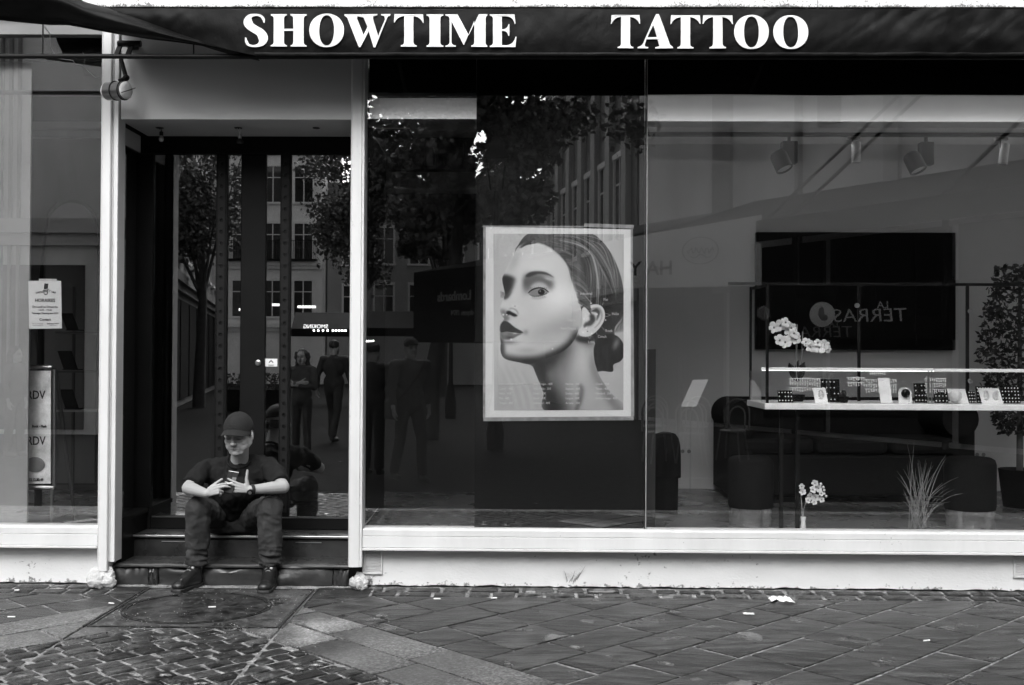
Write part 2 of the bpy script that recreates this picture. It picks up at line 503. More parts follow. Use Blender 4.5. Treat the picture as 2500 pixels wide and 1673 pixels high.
# ---- recess: steps
zs1, zs2 = 0.145, 0.30
Y1, Y2 = 0.06, 0.345
def step(x0, x1, y0, y1, z0, z1, name, m, ch=0.0):
    mb = MB(); n = 46; rows = []
    for (dy, z) in ((0.0, z0), (0.0, z0 + (z1 - z0) * 0.5), (0.0, z1 - 0.012), (0.012, z1), (y1 - y0, z1)):
        row = []
        for i in range(n + 1):
            x = x0 + (x1 - x0) * i / n
            k = ch * (mnoise.noise(Vector((x * 7, z * 30, y0))) * 0.6 + mnoise.noise(Vector((x * 19, z * 40, 2))) * 0.4)
            row.append(Vector((x, y0 + dy + (k if dy < 0.1 else 0), z + (0 if dy > 0.1 else k * 0.4 * (z > z0)))))
        rows.append(row)
    mb.grid(rows)
    return mb.build(name, m, shop, smooth=40)
xs0, xs1 = XP(272, 1400, Y1), XP(852, 1400, Y1)
# the lower step is laid in rough stone blocks under worn treads
cuts = [272, 362, 386, 640, 812, 853]
for i in range(len(cuts) - 1):
    xa, xb = XP(cuts[i], 1400, Y1) + 0.003, XP(cuts[i + 1], 1400, Y1) - 0.003
    mb = MB(); n = 12; rows = []
    for k in range(6):
        z = -0.01 + (zs1 - 0.022) * k / 5
        rows.append([Vector((xa + (xb - xa) * j / n + 0.006 * mnoise.noise(Vector((z * 30, i * 3.1, j == 0))) * (j in (0, n)),
                             Y1 + 0.020 * mnoise.noise(Vector((i * 9 + j * 0.55, z * 16, 1))) + 0.010 * mnoise.noise(Vector((i * 5 + j * 1.7, z * 40, 4))) - 0.004 * (i % 2) + (0.012 if k in (0, 5) or j in (0, n) else 0), z)) for j in range(n + 1)])
    rows.append([Vector((v.x, Y1 + 0.1, v.z)) for v in rows[-1]])
    mb.grid(rows)
    mb.build('stone', M['step_stone'], shop, smooth=50)
step(xs0 - 0.03, xs1, Y1 - 0.012, Y2 + 0.01, zs1 - 0.020, zs1, 'step_tread', M['tread'], 0.012)
step(xs0, xs1, Y2, DY + 0.1, zs1 - 0.02, zs2 - 0.025, 'step_riser', M['step_stone'], 0.003)
mb = MB(); mb.box(XP(308, 1300, Y2), xs1, Y2 - 0.016, DY + 0.1, zs2 - 0.024, zs2 - 0.004); mb.build('step_tread', M['tread'], shop, bevel=0.004)
mb = MB(); mb.box(XP(308, 1300, Y2), xs1, Y2 - 0.024, Y2 - 0.0165, zs2 - 0.016, zs2 - 0.002); mb.build('step_nosing', M['steel'], shop, bevel=0.002)
mb = MB(); mb.box(XP(395, 1315, Y2), XP(452, 1315, Y2), Y2 - 0.005, Y2 - 0.0025, zs2 - 0.052, zs2 - 0.046)
mb.build('step_trim', M['steel'], shop)
mb = MB(); mb.box(XP(722, 1315, Y2), XP(785, 1315, Y2), Y2 - 0.005, Y2 - 0.0025, zs2 - 0.053, zs2 - 0.047); mb.build('step_trim', M['steel'], shop)

# ---- recess: left side panel (glass over a black board)
xr = X_PL1 - 0.004
xb_ = XP(338, 870, DY)
mb = MB(); mb.box(min(xr, xb_) - 0.03, max(xr, xb_) - 0.002, 0.10, DY, zs1, ZP(1272, 310, 0.3) + 0.02); mb.build('side_board', M['black_frame'], shop)
zz0 = ZP(1272, 310, 0.3) + 0.022
mb = MB(); mb.box(min(xr, xb_) - 0.02, max(xr, xb_) + 0.012, 0.10, DY, zz0, zz0 + 0.03); mb.build('side_rail', M['black_frame'], shop)
mb = MB(); mb.box(xb_ - 0.010, xb_ - 0.004, 0.10, DY, zz0 + 0.03, Z_LINT - 0.12); mb.build('side_pane', M['door_glass'], shop)
mb = MB(); mb.box(xb_ - 0.03, xb_ + 0.002, 0.10, DY, Z_LINT - 0.118, Z_LINT + 0.002); mb.build('side_trim', M['soffit_paint'], shop)
mb = MB(); mb.box(X_PR0 + 0.0, X_PR0 + 0.03, 0.63, 1.6, 0.1, Z_LINT + 0.05); mb.build('partition', M['black_board'], shop)

# ---- the door
Zd0, Zd1 = ZP(1290, 600, DY), ZP(333, 600, DY)
Zg0, Zg1 = ZP(1261, 600, DY), ZP(376, 600, DY)
xd0, xd1 = XP(338, 870, DY), XP(860, 870, DY)
mb = MB()
mb.box(xd0, xd1, DY, DY + 0.06, Zg1, Zd1 + 0.03)
mb.box(xd0 - 0.03, XP(370, 870, DY), DY, DY + 0.06, zs2 - 0.003, Zg1 - 0.001)
mb.build('door_frame', M['black_frame'], shop, bevel=0.003)
def leaf(pa, pb, stiles, panes, name='door'):
    """one leaf: rails and stiles in one mesh; panes, perforated strips and lock are its sub-parts"""
    mb = MB(); za, zb = zs2, Zg1 - 0.003
    x0, x1 = XP(pa, 870, DY), XP(pb, 870, DY)
    mb.box(x0, x1, DY + 0.008, DY + 0.05, za, Zg0)
    for (a, b) in stiles: mb.box(XP(a, 870, DY), XP(b, 870, DY), DY + 0.004, DY + 0.054, Zg0 + 0.001, zb)
    d = mb.build(name, M['black_frame'], shop, bevel=0.003)
    mb = MB(); mb.box(x0 + 0.01, x1 - 0.01, DY + 0.002, DY + 0.006, Zg0 - 0.012, Zg0 - 0.004); mb.build('glazing_bead', M['dark_steel'], d)
    for (a, b) in panes:
        pane(XP(a, 870, DY) + 0.0015, XP(b, 870, DY) - 0.0015, Zg0 + 0.002, zb - 0.002, DY + 0.024, 'door_pane', M['door_glass'], d)
    return d
leafA = leaf(370.5, 584, [(524, 552)], [(370.5, 524), (552, 584)])
leafB = leaf(586, 860, [(586, 646), (681, 707)], [(646, 681), (707, 860)])
def perforated(px, d, w=0.052):
    x = XP(px, 870, DY)
    # a flat steel strip with real punched holes
    zs_, ze_ = Zg0 + 0.03, Zg1 - 0.03
    n = int((ze_ - zs_) / 0.0835); st = (ze_ - zs_) / n
    mb = MB(); r = 0.015; K = 16
    for i in range(n):
        zc = zs_ + st * (i + 0.5)
        ring = [Vector((x + r * math.cos(2*math.pi*k/K), 0, zc + r * math.sin(2*math.pi*k/K))) for k in range(K)]
        sq = []
        for k in range(K):
            a = 2*math.pi*k/K; cx, cz = math.cos(a), math.sin(a); q = max(abs(cx), abs(cz))
            sq.append(Vector((x + w/2 * cx / q, 0, zc + st/2 * cz / q)))
        y = DY - 0.003
        f = [Vector((p.x, y, p.z)) for p in ring]; s_ = [Vector((p.x, y, p.z)) for p in sq]; bk = [Vector((p.x, y + 0.006, p.z)) for p in ring]
        for k in range(K):
            j = (k + 1) % K
            mb.quad(s_[k], s_[j], f[j], f[k]); mb.quad(f[k], f[j], bk[j], bk[k])
    mb.build('perforated_strip', M['dark_strip'], d)
M['dark_strip'] = mat('dark_strip', 0.010, 0.5, var=0.2, vs=8, spec=0.2)
M['hole_dark'] = mat('hole_dark', 0.004, 0.9)
perforated(538, leafA); perforated(694, leafB)
# lock
lk = P(630, 886, DY)
R90 = Matrix.Rotation(math.pi/2, 3, 'X')
mb = MB(); mb.lathe([(0.0, 0.016), (0.010, 0.016), (0.013, 0.010), (0.020, 0.008), (0.022, 0.0)], (lk.x, DY + 0.003, lk.z), 20, R90)
mb.box(lk.x - 0.0015, lk.x + 0.0015, DY - 0.0145, DY - 0.012, lk.z - 0.005, lk.z + 0.005)
mb.build('lock', M['steel'], leafB, smooth=40)
# sticker on the narrow pane
s0, s1 = P(646.5, 895, DY + 0.02), P(677, 876, DY + 0.02)
sk = thing('sticker', (s0.x, DY + 0.02, s0.z), 'small white alarm sticker with a black chevron on the narrow door pane', 'sticker')
mb = MB(); mb.box(s0.x, s1.x, DY + 0.021, DY + 0.0225, s0.z, s1.z); mb.build('sticker_sheet', M['paper'], sk)
mb = MB(); cxs = (s0.x + s1.x) / 2; zz = s1.z - 0.012; hh = 0.016
mb.prism([(-hh, -hh), (0, 0), (hh, -hh), (hh, -hh + 0.009), (0, 0.009), (-hh, -hh + 0.009)], [], lambda u, v: Vector((cxs + u, DY + 0.0195, zz - 0.006 + v)), (0, 0.001, 0))
mb.box(cxs - 0.022, cxs + 0.022, DY + 0.0195, DY + 0.0205, s0.z + 0.010, s0.z + 0.0125)
mb.box(cxs - 0.018, cxs + 0.018, DY + 0.0195, DY + 0.0205, s0.z + 0.005, s0.z + 0.0065)
mb.build('sticker_print', M['ink'], sk)

# ---- plinth vents
def vent(px0, px1, py0, py1, label, n):
    a, b = P(px0, py1, 0.04), P(px1, py0, 0.04)
    t = thing('vent_grille', ((a.x + b.x) / 2, 0.055, a.z), label, 'vent grille')
    mb = MB(); w = 0.012
    mb.box(a.x, a.x + w, 0.038, 0.054, a.z, b.z); mb.box(b.x - w, b.x, 0.038, 0.054, a.z, b.z)
    mb.box(a.x + w, b.x - w, 0.038, 0.054, a.z, a.z + w); mb.box(a.x + w, b.x - w, 0.038, 0.054, b.z - w, b.z)
    mb.build('grille_frame', M['white_paint'], t, bevel=0.002)
    mb = MB(); mb.box(a.x + w, b.x - w, 0.051, 0.0535, a.z + w, b.z - w); mb.build('grille_back', M['mid_grey'], t)
    sp = (b.z - a.z - 2 * w) / n; proto = None
    for i in range(n):
        z = a.z + w + sp * (i + 0.5)
        if proto is None:
            mb = MB(); mb.obox((0, 0, 0), (b.x - a.x - 2 * w, 0.012, sp * 0.55), Matrix.Rotation(math.radians(28), 3, 'X'))
            proto = mb.build('slat', M['white_paint'], t, local=True); o = proto
        else:
            o = proto.copy(); COL.objects.link(o)
        o.location = Vector(((a.x + b.x) / 2, 0.045, z)) - t.location
        o.rotation_euler = (random.uniform(-.1, .1), random.uniform(-.03, .03), 0)
    return t
vent(889, 934, 1340, 1402, 'white painted vent grille low on the plinth beside the right door post', 15)
vent(2475, 2530, 1360, 1411, 'white vent grille at the right end of the plinth, cut by the frame', 11)

# ================================================================== awning
AY = -0.5
aw = thing('awning', (0, AY, ZP(137, 1250, AY)), 'black vinyl shop awning with large white serif lettering and a twisted left end', 'awning')
zA0, zA1 = ZP(136, 1250, AY), ZP(22, 1250, AY)
def ridge(px):      # lower edge of the flat valance in picture rows
    K = [(60, -20), (90, 20), (200, 33), (350, 62), (450, 88), (530, 116), (620, 136), (700, 137.5), (4000, 137.5)]
    for (a, b), (c, d) in zip(K, K[1:]):
        if a <= px <= c: return b + (d - b) * (px - a) / (c - a)
    return 137.5
def cloth(x, z):
    q = Vector((x * 1.0, z * 2.2, 0))
    amp = 0.010 + 0.016 * max(0, min(1, (x - 1.9) / 0.5)) + 0.012 * max(0, min(1, (-1.9 - x) / 0.5))
    w = mnoise.noise(q * 3.1) * 0.6 + mnoise.noise(Vector((x * 9 + z * 6, z * 5, 4))) * 0.45 + abs(mnoise.noise(Vector((x * 7 - z * 9, z * 4, 9)))) * 0.5
    return -amp * w
mb = MB(); rows = []
pxs = [100 + 6 * i for i in range(540)]
NV = 26
for j in range(NV + 1):
    row = []
    for px in pxs:
        yb = ridge(px); yt = min(22 + 1.2 * math.sin(px * 0.013) + 1.5 * mnoise.noise(Vector((px * 0.02, 0, 0))), yb - 1)
        p = P(px, yt + (yb - yt) * j / NV, AY)
        v = j / NV
        p.y += cloth(p.x, p.z) - 0.02 * math.sin(math.pi * v) * 0.6
        row.append(p)
    rows.append(row)
mb.grid(rows[::-1])
val = mb.build('valance', M['vinyl'], aw, smooth=179)
# hem and seam
mb = MB(); rows = []
for v in range(5):
    row = []
    for px in pxs[87:]:
        p = P(px, 129 + 9 * v / 4, AY); p.y += cloth(p.x, p.z) - 0.006 - 0.004 * math.sin(v * math.pi / 4); row.append(p)
    rows.append(row)
mb.grid(rows[::-1]); mb.build('hem', M['vinyl'], aw, smooth=179)
# roof sheet of the awning back to the wall
mb = MB(); rows = []
for k in range(7):
    t = k / 6; row = []
    for px in pxs[20:]:
        p = P(px, 22, AY); row.append(Vector((p.x, AY + 0.003 + (-0.07 - AY) * t, zA1 - 0.004 + 0.085 * t - 0.03 * math.sin(math.pi * t))))
    rows.append(row)
mb.grid(rows); mb.build('roof_sheet', M['vinyl'], aw, smooth=179)
# twisted swag at the left end
lowK = [(-60, 40), (0, 48), (60, 54), (105, 58), (150, 58), (205, 68), (270, 80), (350, 93), (430, 102), (500, 112), (560, 124), (625, 137)]
topK = [(-60, -60), (0, -60), (60, -60), (105, -60), (155, -30), (205, 4), (270, 22), (350, 50), (430, 80), (500, 104), (560, 122), (625, 135)]
def interp(K, x):
    for (a, b), (c, d) in zip(K, K[1:]):
        if a <= x <= c: return b + (d - b) * (x - a) / (c - a)
    return K[-1][1]
mb = MB(); rows = []
for j in range(23):
    v = j / 22; row = []
    for i in range(110):
        px = -60 + 685 * i / 109
        a, b = interp(topK, px), interp(lowK, px)
        th = 0.10 * min(1, (b - a) / 40)
        y = AY - 0.012 - th * math.sin(math.pi * min(1, v * 1.05)) ** 0.8
        y += 0.022 * mnoise.noise(Vector((px * 0.008 + v * 2.0, v * 3.4, 2))) + 0.016 * math.sin(v * 9 + px * 0.012) * min(1, (b - a) / 50)
        yy = a + (b - a) * v
        p = P(px, yy, y); row.append(p)
    rows.append(row)
rows.append([Vector((p.x, p.y + 0.10, p.z + 0.02)) for p in rows[-1]])
rows.insert(0, [Vector((p.x, p.y + 0.10, p.z - 0.01)) for p in rows[0]])
mb.grid(rows[::-1]); mb.build('twisted_swag', M['vinyl'], aw, smooth=179)
# front bar and hooks
mb = MB()
a, b = P(-40, 136.5, AY + 0.03), P(2560, 144, AY + 0.03)
zbar = ZP(138, 300, AY + 0.03)
mb.tube([(XL0, AY + 0.03, zbar), (XR1, AY + 0.03, zbar)], 0.016, 12); mb.build('front_bar', M['black_metal'], aw, smooth=40)
for px, y0 in ((105, 58), (473, 110)):
    mb = MB(); p = P(px, y0, AY + 0.03); mb.tube([(p.x, AY + 0.03, p.z), (p.x, AY + 0.03, zbar)], 0.005, 8); mb.build('hook', M['black_metal'], aw)
for xx in (-4.6, -0.9, 1.6, 4.2):
    mb = MB(); mb.tube([(xx, AY + 0.03, zbar), (xx, -0.02, zbar + 0.12)], 0.012, 8); mb.build('support_arm', M['black_metal'], aw)

# ---- letters
def ellipse(cx, cy, rx, ry, n=40, p=1.0):
    return [(cx + rx * math.copysign(abs(math.cos(2*math.pi*i/n)) ** p, math.cos(2*math.pi*i/n)), cy + ry * math.copysign(abs(math.sin(2*math.pi*i/n)) ** p, math.sin(2*math.pi*i/n))) for i in range(n)]
def arc(p0, c, p1, n=6):      # quadratic curve
    return [((1-t)**2*p0[0] + 2*t*(1-t)*c[0] + t*t*p1[0], (1-t)**2*p0[1] + 2*t*(1-t)*c[1] + t*t*p1[1]) for t in [i/n for i in range(n+1)]]
GL = {}
GL['T'] = ([(0.02, 1)] + [(0.98, 1), (1.0, 0.74), (0.975, 0.74)] + arc((0.975, 0.74), (0.88, 0.93), (0.655, 0.945)) + arc((0.655, 0.14), (0.66, 0.05), (0.77, 0.035), 4) + [(0.77, 0), (0.23, 0)] + arc((0.23, 0.035), (0.34, 0.05), (0.345, 0.14), 4) + arc((0.345, 0.945), (0.12, 0.93), (0.025, 0.74)) + [(0, 0.74)], [])
GL['I'] = ([(0, 1), (1, 1), (1, 0.965)] + arc((1, 0.965), (0.83, 0.95), (0.82, 0.86), 4) + arc((0.82, 0.14), (0.83, 0.05), (1, 0.035), 4) + [(1, 0), (0, 0)] + arc((0, 0.035), (0.17, 0.05), (0.18, 0.14), 4) + arc((0.18, 0.86), (0.17, 0.95), (0, 0.965), 4), [])
def serif_stem(x0, x1, s):   # helper: list for left->right around an I stem
    return x0, x1
GL['H'] = ([(0, 1), (0.45, 1), (0.45, 0.965)] + arc((0.45, 0.965), (0.375, 0.95), (0.37, 0.87), 3) + [(0.37, 0.55), (0.63, 0.55)] + arc((0.63, 0.87), (0.625, 0.95), (0.55, 0.965), 3) + [(0.55, 1), (1, 1), (1, 0.965)] + arc((1, 0.965), (0.925, 0.95), (0.92, 0.87), 3) + arc((0.92, 0.13), (0.925, 0.05), (1, 0.035), 3) + [(1, 0), (0.55, 0)] + arc((0.55, 0.035), (0.625, 0.05), (0.63, 0.13), 3) + [(0.63, 0.485), (0.37, 0.485)] + arc((0.37, 0.13), (0.375, 0.05), (0.45, 0.035), 3) + [(0.45, 0), (0, 0)] + arc((0, 0.035), (0.075, 0.05), (0.08, 0.13), 3) + arc((0.08, 0.87), (0.075, 0.95), (0, 0.965), 3), [])
GL['O'] = (ellipse(0.5, 0.5, 0.5, 0.525, 56, 0.94), [ellipse(0.5, 0.5, 0.215, 0.475, 44, 0.9)])
GL['E'] = ([(0, 1), (0.93, 1), (0.965, 0.71), (0.935, 0.71)] + arc((0.935, 0.71), (0.87, 0.94), (0.60, 0.945), 5) + [(0.455, 0.945), (0.455, 0.545)] + arc((0.52, 0.545), (0.66, 0.56), (0.70, 0.70), 4) + [(0.735, 0.70), (0.735, 0.34), (0.70, 0.34)] + arc((0.70, 0.34), (0.66, 0.48), (0.52, 0.49), 4) + [(0.455, 0.49), (0.455, 0.055)] + arc((0.62, 0.055), (0.90, 0.07), (0.965, 0.31), 5) + [(1.0, 0.31), (0.965, 0), (0, 0)] + arc((0, 0.035), (0.115, 0.05), (0.12, 0.13), 3) + arc((0.12, 0.87), (0.115, 0.95), (0, 0.965), 3), [])
GL['M'] = ([(0.0, 1), (0.29, 1), (0.555, 0.36), (0.80, 1), (1, 1), (1, 0.965)] + arc((1, 0.965), (0.965, 0.95), (0.96, 0.87), 3) + arc((0.96, 0.13), (0.965, 0.05), (1, 0.035), 3) + [(1, 0), (0.615, 0)] + arc((0.615, 0.035), (0.685, 0.05), (0.69, 0.13), 3) + [(0.69, 0.80), (0.445, 0.06), (0.43, 0.06), (0.145, 0.79)] + arc((0.145, 0.14), (0.15, 0.05), (0.25, 0.035), 3) + [(0.25, 0), (0, 0)] + arc((0, 0.035), (0.095, 0.05), (0.10, 0.14), 3) + arc((0.10, 0.87), (0.09, 0.95), (0, 0.965), 3), [])
GL['A'] = ([(0.52, 1.03), (0.60, 1.03), (0.92, 0.10), (1.0, 0.035), (1.0, 0), (0.50, 0), (0.50, 0.035), (0.62, 0.06), (0.565, 0.27), (0.255, 0.27), (0.20, 0.10), (0.22, 0.05), (0.30, 0.035), (0.30, 0), (0, 0), (0, 0.035), (0.10, 0.08), (0.155, 0.15), (0.42, 0.80)], [[(0.28, 0.335), (0.545, 0.335), (0.44, 0.70)]])
GL['W'] = ([(0, 1), (0.37, 1), (0.37, 0.965), (0.285, 0.94), (0.275, 0.87), (0.415, 0.36), (0.50, 0.62), (0.415, 0.9), (0.36, 0.965), (0.385, 1), (0.715, 1), (0.715, 0.965), (0.63, 0.94), (0.62, 0.87), (0.735, 0.33), (0.885, 0.84), (0.87, 0.94), (0.80, 0.965), (0.80, 1), (1, 1), (1, 0.965), (0.945, 0.92), (0.92, 0.84), (0.67, -0.02), (0.635, -0.02), (0.525, 0.48), (0.35, -0.02), (0.315, -0.02), (0.06, 0.90), (0, 0.965)], [])
def s_glyph():
    cen = [(0.84, 0.74, .02), (0.81, 0.86, .055), (0.68, 0.955, .05), (0.48, 0.975, .05), (0.27, 0.93, .10), (0.19, 0.79, .17), (0.25, 0.66, .185), (0.46, 0.545, .18), (0.68, 0.44, .19), (0.80, 0.29, .19), (0.76, 0.14, .15), (0.60, 0.045, .08), (0.40, 0.025, .05), (0.21, 0.065, .055), (0.12, 0.17, .05), (0.085, 0.29, .02)]
    pts = []
    for i in range(len(cen) - 1):
        p0 = cen[max(i-1, 0)]; p1 = cen[i]; p2 = cen[i+1]; p3 = cen[min(i+2, len(cen)-1)]
        for k in range(4):
            t = k / 4
            pts.append(tuple(0.5 * (2*p1[q] + (-p0[q]+p2[q])*t + (2*p0[q]-5*p1[q]+4*p2[q]-p3[q])*t*t + (-p0[q]+3*p1[q]-3*p2[q]+p3[q])*t**3) for q in range(3)))
    pts.append(cen[-1])
    L, R_ = [], []
    for i, p in enumerate(pts):
        a = pts[max(i-1, 0)]; b = pts[min(i+1, len(pts)-1)]
        tx, ty = b[0]-a[0], (b[1]-a[1]); q = math.hypot(tx, ty) or 1
        nx, ny = -ty/q, tx/q
        L.append((p[0] + nx*p[2]*1.05, p[1] + ny*p[2]*0.62)); R_.append((p[0] - nx*p[2]*1.05, p[1] - ny*p[2]*0.62))
    return L + R_[::-1]
GL['S'] = (s_glyph(), [])
letters = [('S', 596, 656, 37, 117), ('H', 663, 750, 37.5, 116), ('O', 757, 841, 37.5, 115.5), ('W', 842, 954, 37.5, 116), ('T', 963, 1035, 37.5, 116.5), ('I', 1042, 1083, 37.5, 116.5), ('M', 1088, 1190, 37.5, 116.5), ('E', 1196, 1261, 37.5, 117),
           ('T', 1491, 1562, 39.5, 120), ('A', 1556, 1642, 39.5, 120), ('T', 1636, 1709, 40, 120.5), ('T', 1714, 1788, 40, 120.5), ('O', 1791, 1875, 41, 120), ('O', 1886, 1971, 41.5, 120.5)]
def subdiv(L, mx=0.06):
    o = []
    for i, (a, b) in enumerate(L):
        c, d = L[(i + 1) % len(L)]
        k = max(1, int(math.hypot(c - a, d - b) / mx))
        for t in range(k): o.append((a + (c - a) * t / k, b + (d - b) * t / k))
    return o
for ch, xa, xb2, ya, yb2 in letters:
    out_, holes = GL[ch]
    def f(u, v, xa=xa, xb2=xb2, ya=ya, yb2=yb2):
        p = P(xa + (xb2 - xa) * u, yb2 + (ya - yb2) * v, AY)
        p.y += cloth(p.x, p.z) - 0.012 * math.sin(math.pi * 0.5) - 0.008
        return p
    mb = MB(); mb.prism(subdiv(out_), [subdiv(h) for h in holes], f, (0, 0.004, 0))
    # keep the face just clear of the cloth everywhere it spans
    mn = min(v.y for v in mb.v)
    o = mb.build('letter', M['letter_white'], aw)

# ================================================================== fittings on the front
# drum spot lamp over the door
fx = P(302, 214, -0.22)
lampT = thing('spot_lamp', (fx.x, -0.02, fx.z), 'grey drum spot lamp with a white lens hanging over the doorway from a black arm', 'lamp')
ax = Vector((0.90, -0.42, -0.06)).normalized()
q = Vector((0, 0, 1)).rotation_difference(ax).to_matrix()
c0 = P(286, 222, -0.22)
mb = MB(); mb.lathe([(0.050, -0.085), (0.060, -0.08), (0.060, 0.07), (0.054, 0.075)], c0, 28, q); mb.build('drum', M['dark_steel'], lampT, smooth=40)
mb = MB(); mb.lathe([(0.055, 0.072), (0.057, 0.082), (0.050, 0.090), (0.03, 0.094), (0.0, 0.095)], c0, 28, q); mb.build('lens', M['letter_white'], lampT, smooth=60)
mb = MB(); mb.lathe([(0.057, -0.078), (0.050, -0.10), (0.0, -0.102)], c0, 28, q); mb.build('rear_cap', M['letter_white'], lampT, smooth=60)
mb = MB()
for k in (-0.01, 0.09):
    ring = [c0 + q @ Vector((0.062 * math.cos(2*math.pi*j/24), 0.062 * math.sin(2*math.pi*j/24), k if k < 0.05 else 0.06)) for j in range(25)]
    mb.tube(ring, 0.0035, 6)
mb.tube([c0 + q @ Vector((0.0, 0.066, 0.10)), c0 + q @ Vector((0.0, 0.0, 0.108)), c0 + q @ Vector((0.0, -0.066, 0.10))], 0.003, 6)
mb.build('strap', M['black_metal'], lampT)
mb = MB(); t0 = P(296, 146, -0.16); t1 = P(308, 190, -0.22)
mb.tube([t0, t1], 0.014, 10); mb.tube([t1, c0 + Vector((0.01, 0, 0.066))], 0.012, 8); mb.ell(t1, 0.022)
mb.build('arm', M['black_metal'], lampT, smooth=40)
mb = MB(); b0, b1 = P(288, 107, -0.10), P(344, 107, -0.10)
mb.tube([b0, b1], 0.022, 12)
for px in (293, 321):
    a, b = P(px, 112, -0.10), P(px - 10, 138, -0.15)
    mb.obox((a + b) / 2, (0.035, 0.012, (a - b).length), (a - b).to_track_quat('Z', 'Y').to_matrix())
mb.obox((b0 + b1) / 2 + Vector((0, 0.05, 0)), (0.06, 0.1, 0.03))
mb.build('bracket', M['black_metal'], lampT, smooth=40)
# loose cable
cp = [P(x, y, -0.30 + 0.28 * t) for x, y, t in ((106, 62, 0), (121, 82, .1), (124, 118, .2), (141, 143, .35), (178, 148, .5), (184, 158, .5), (199, 161, .6), (233, 190, .8), (250, 188, .95), (268, 185, .93))]
mb = MB(); mb.tube(cp, 0.0028, 6); tag(mb.build('cable', mat('cable_grey', 0.42, 0.5), None, smooth=60), 'thin pale loose cable trailing from the awning bar to the lamp', 'cable')
# bare bulbs hanging from the soffit and an empty cut-out
def bulb(px, py_h, py_b, label, broken):
    p = P(px, py_h, 0.28); p.z = Z_LINT
    t = thing('hanging_bulb', p, label, 'light bulb')
    mb = MB(); mb.lathe([(0.028, 0.0), (0.028, -0.003), (0.020, -0.003), (0.020, 0.001)], p, 20); mb.build('ceiling_ring', M['ink'], t)
    zb = ZP(py_b, px, 0.28)
    q0 = p + Vector((0.010, 0, -0.002)); q1 = Vector((p.x + 0.012, p.y, zb + 0.05))
    mb = MB(); mb.tube([q0, (q0 + q1) / 2 + Vector((0.004, 0, 0)), q1], 0.003, 6); mb.tube([q0 - Vector((0.02, 0, 0)), (q0 + q1) / 2 - Vector((0.006, 0, 0)), q1], 0.002, 6); mb.build('wire', M['ink'] if not broken else M['paper'], t)
    mb = MB(); mb.lathe([(0.006, 0.0), (0.013, -0.004), (0.013, -0.03), (0.010, -0.032)], q1, 14); mb.build('socket', M['rubber'] if not broken else M['steel'], t, smooth=40)
    mb = MB(); mb.lathe([(0.010, -0.032), (0.017, -0.048), (0.018, -0.058), (0.012, -0.072), (0.0, -0.076)] if not broken else [(0.011, -0.032), (0.024, -0.05), (0.022, -0.065), (0.0, -0.07)], q1, 16)
    mb.build('bulb', M['steel'] if not broken else M['rubber'], t, smooth=60)
bulb(390, 306, 338, 'small clear bulb on twisted wires, left one under the doorway soffit', False)
bulb(582, 308, 345, 'pale capped lamp holder with dark bulb, hanging mid soffit over the door', True)
p = P(772, 307, 0.28)
mb = MB(); mb.lathe([(0.026, 0.0015), (0.026, -0.002), (0.018, -0.002), (0.016, 0.0015)], (p.x, p.y, Z_LINT), 20)
tag(mb.build('downlight_hole', M['ink'], None), 'empty dark downlight cut-out at the right of the doorway soffit', 'downlight')
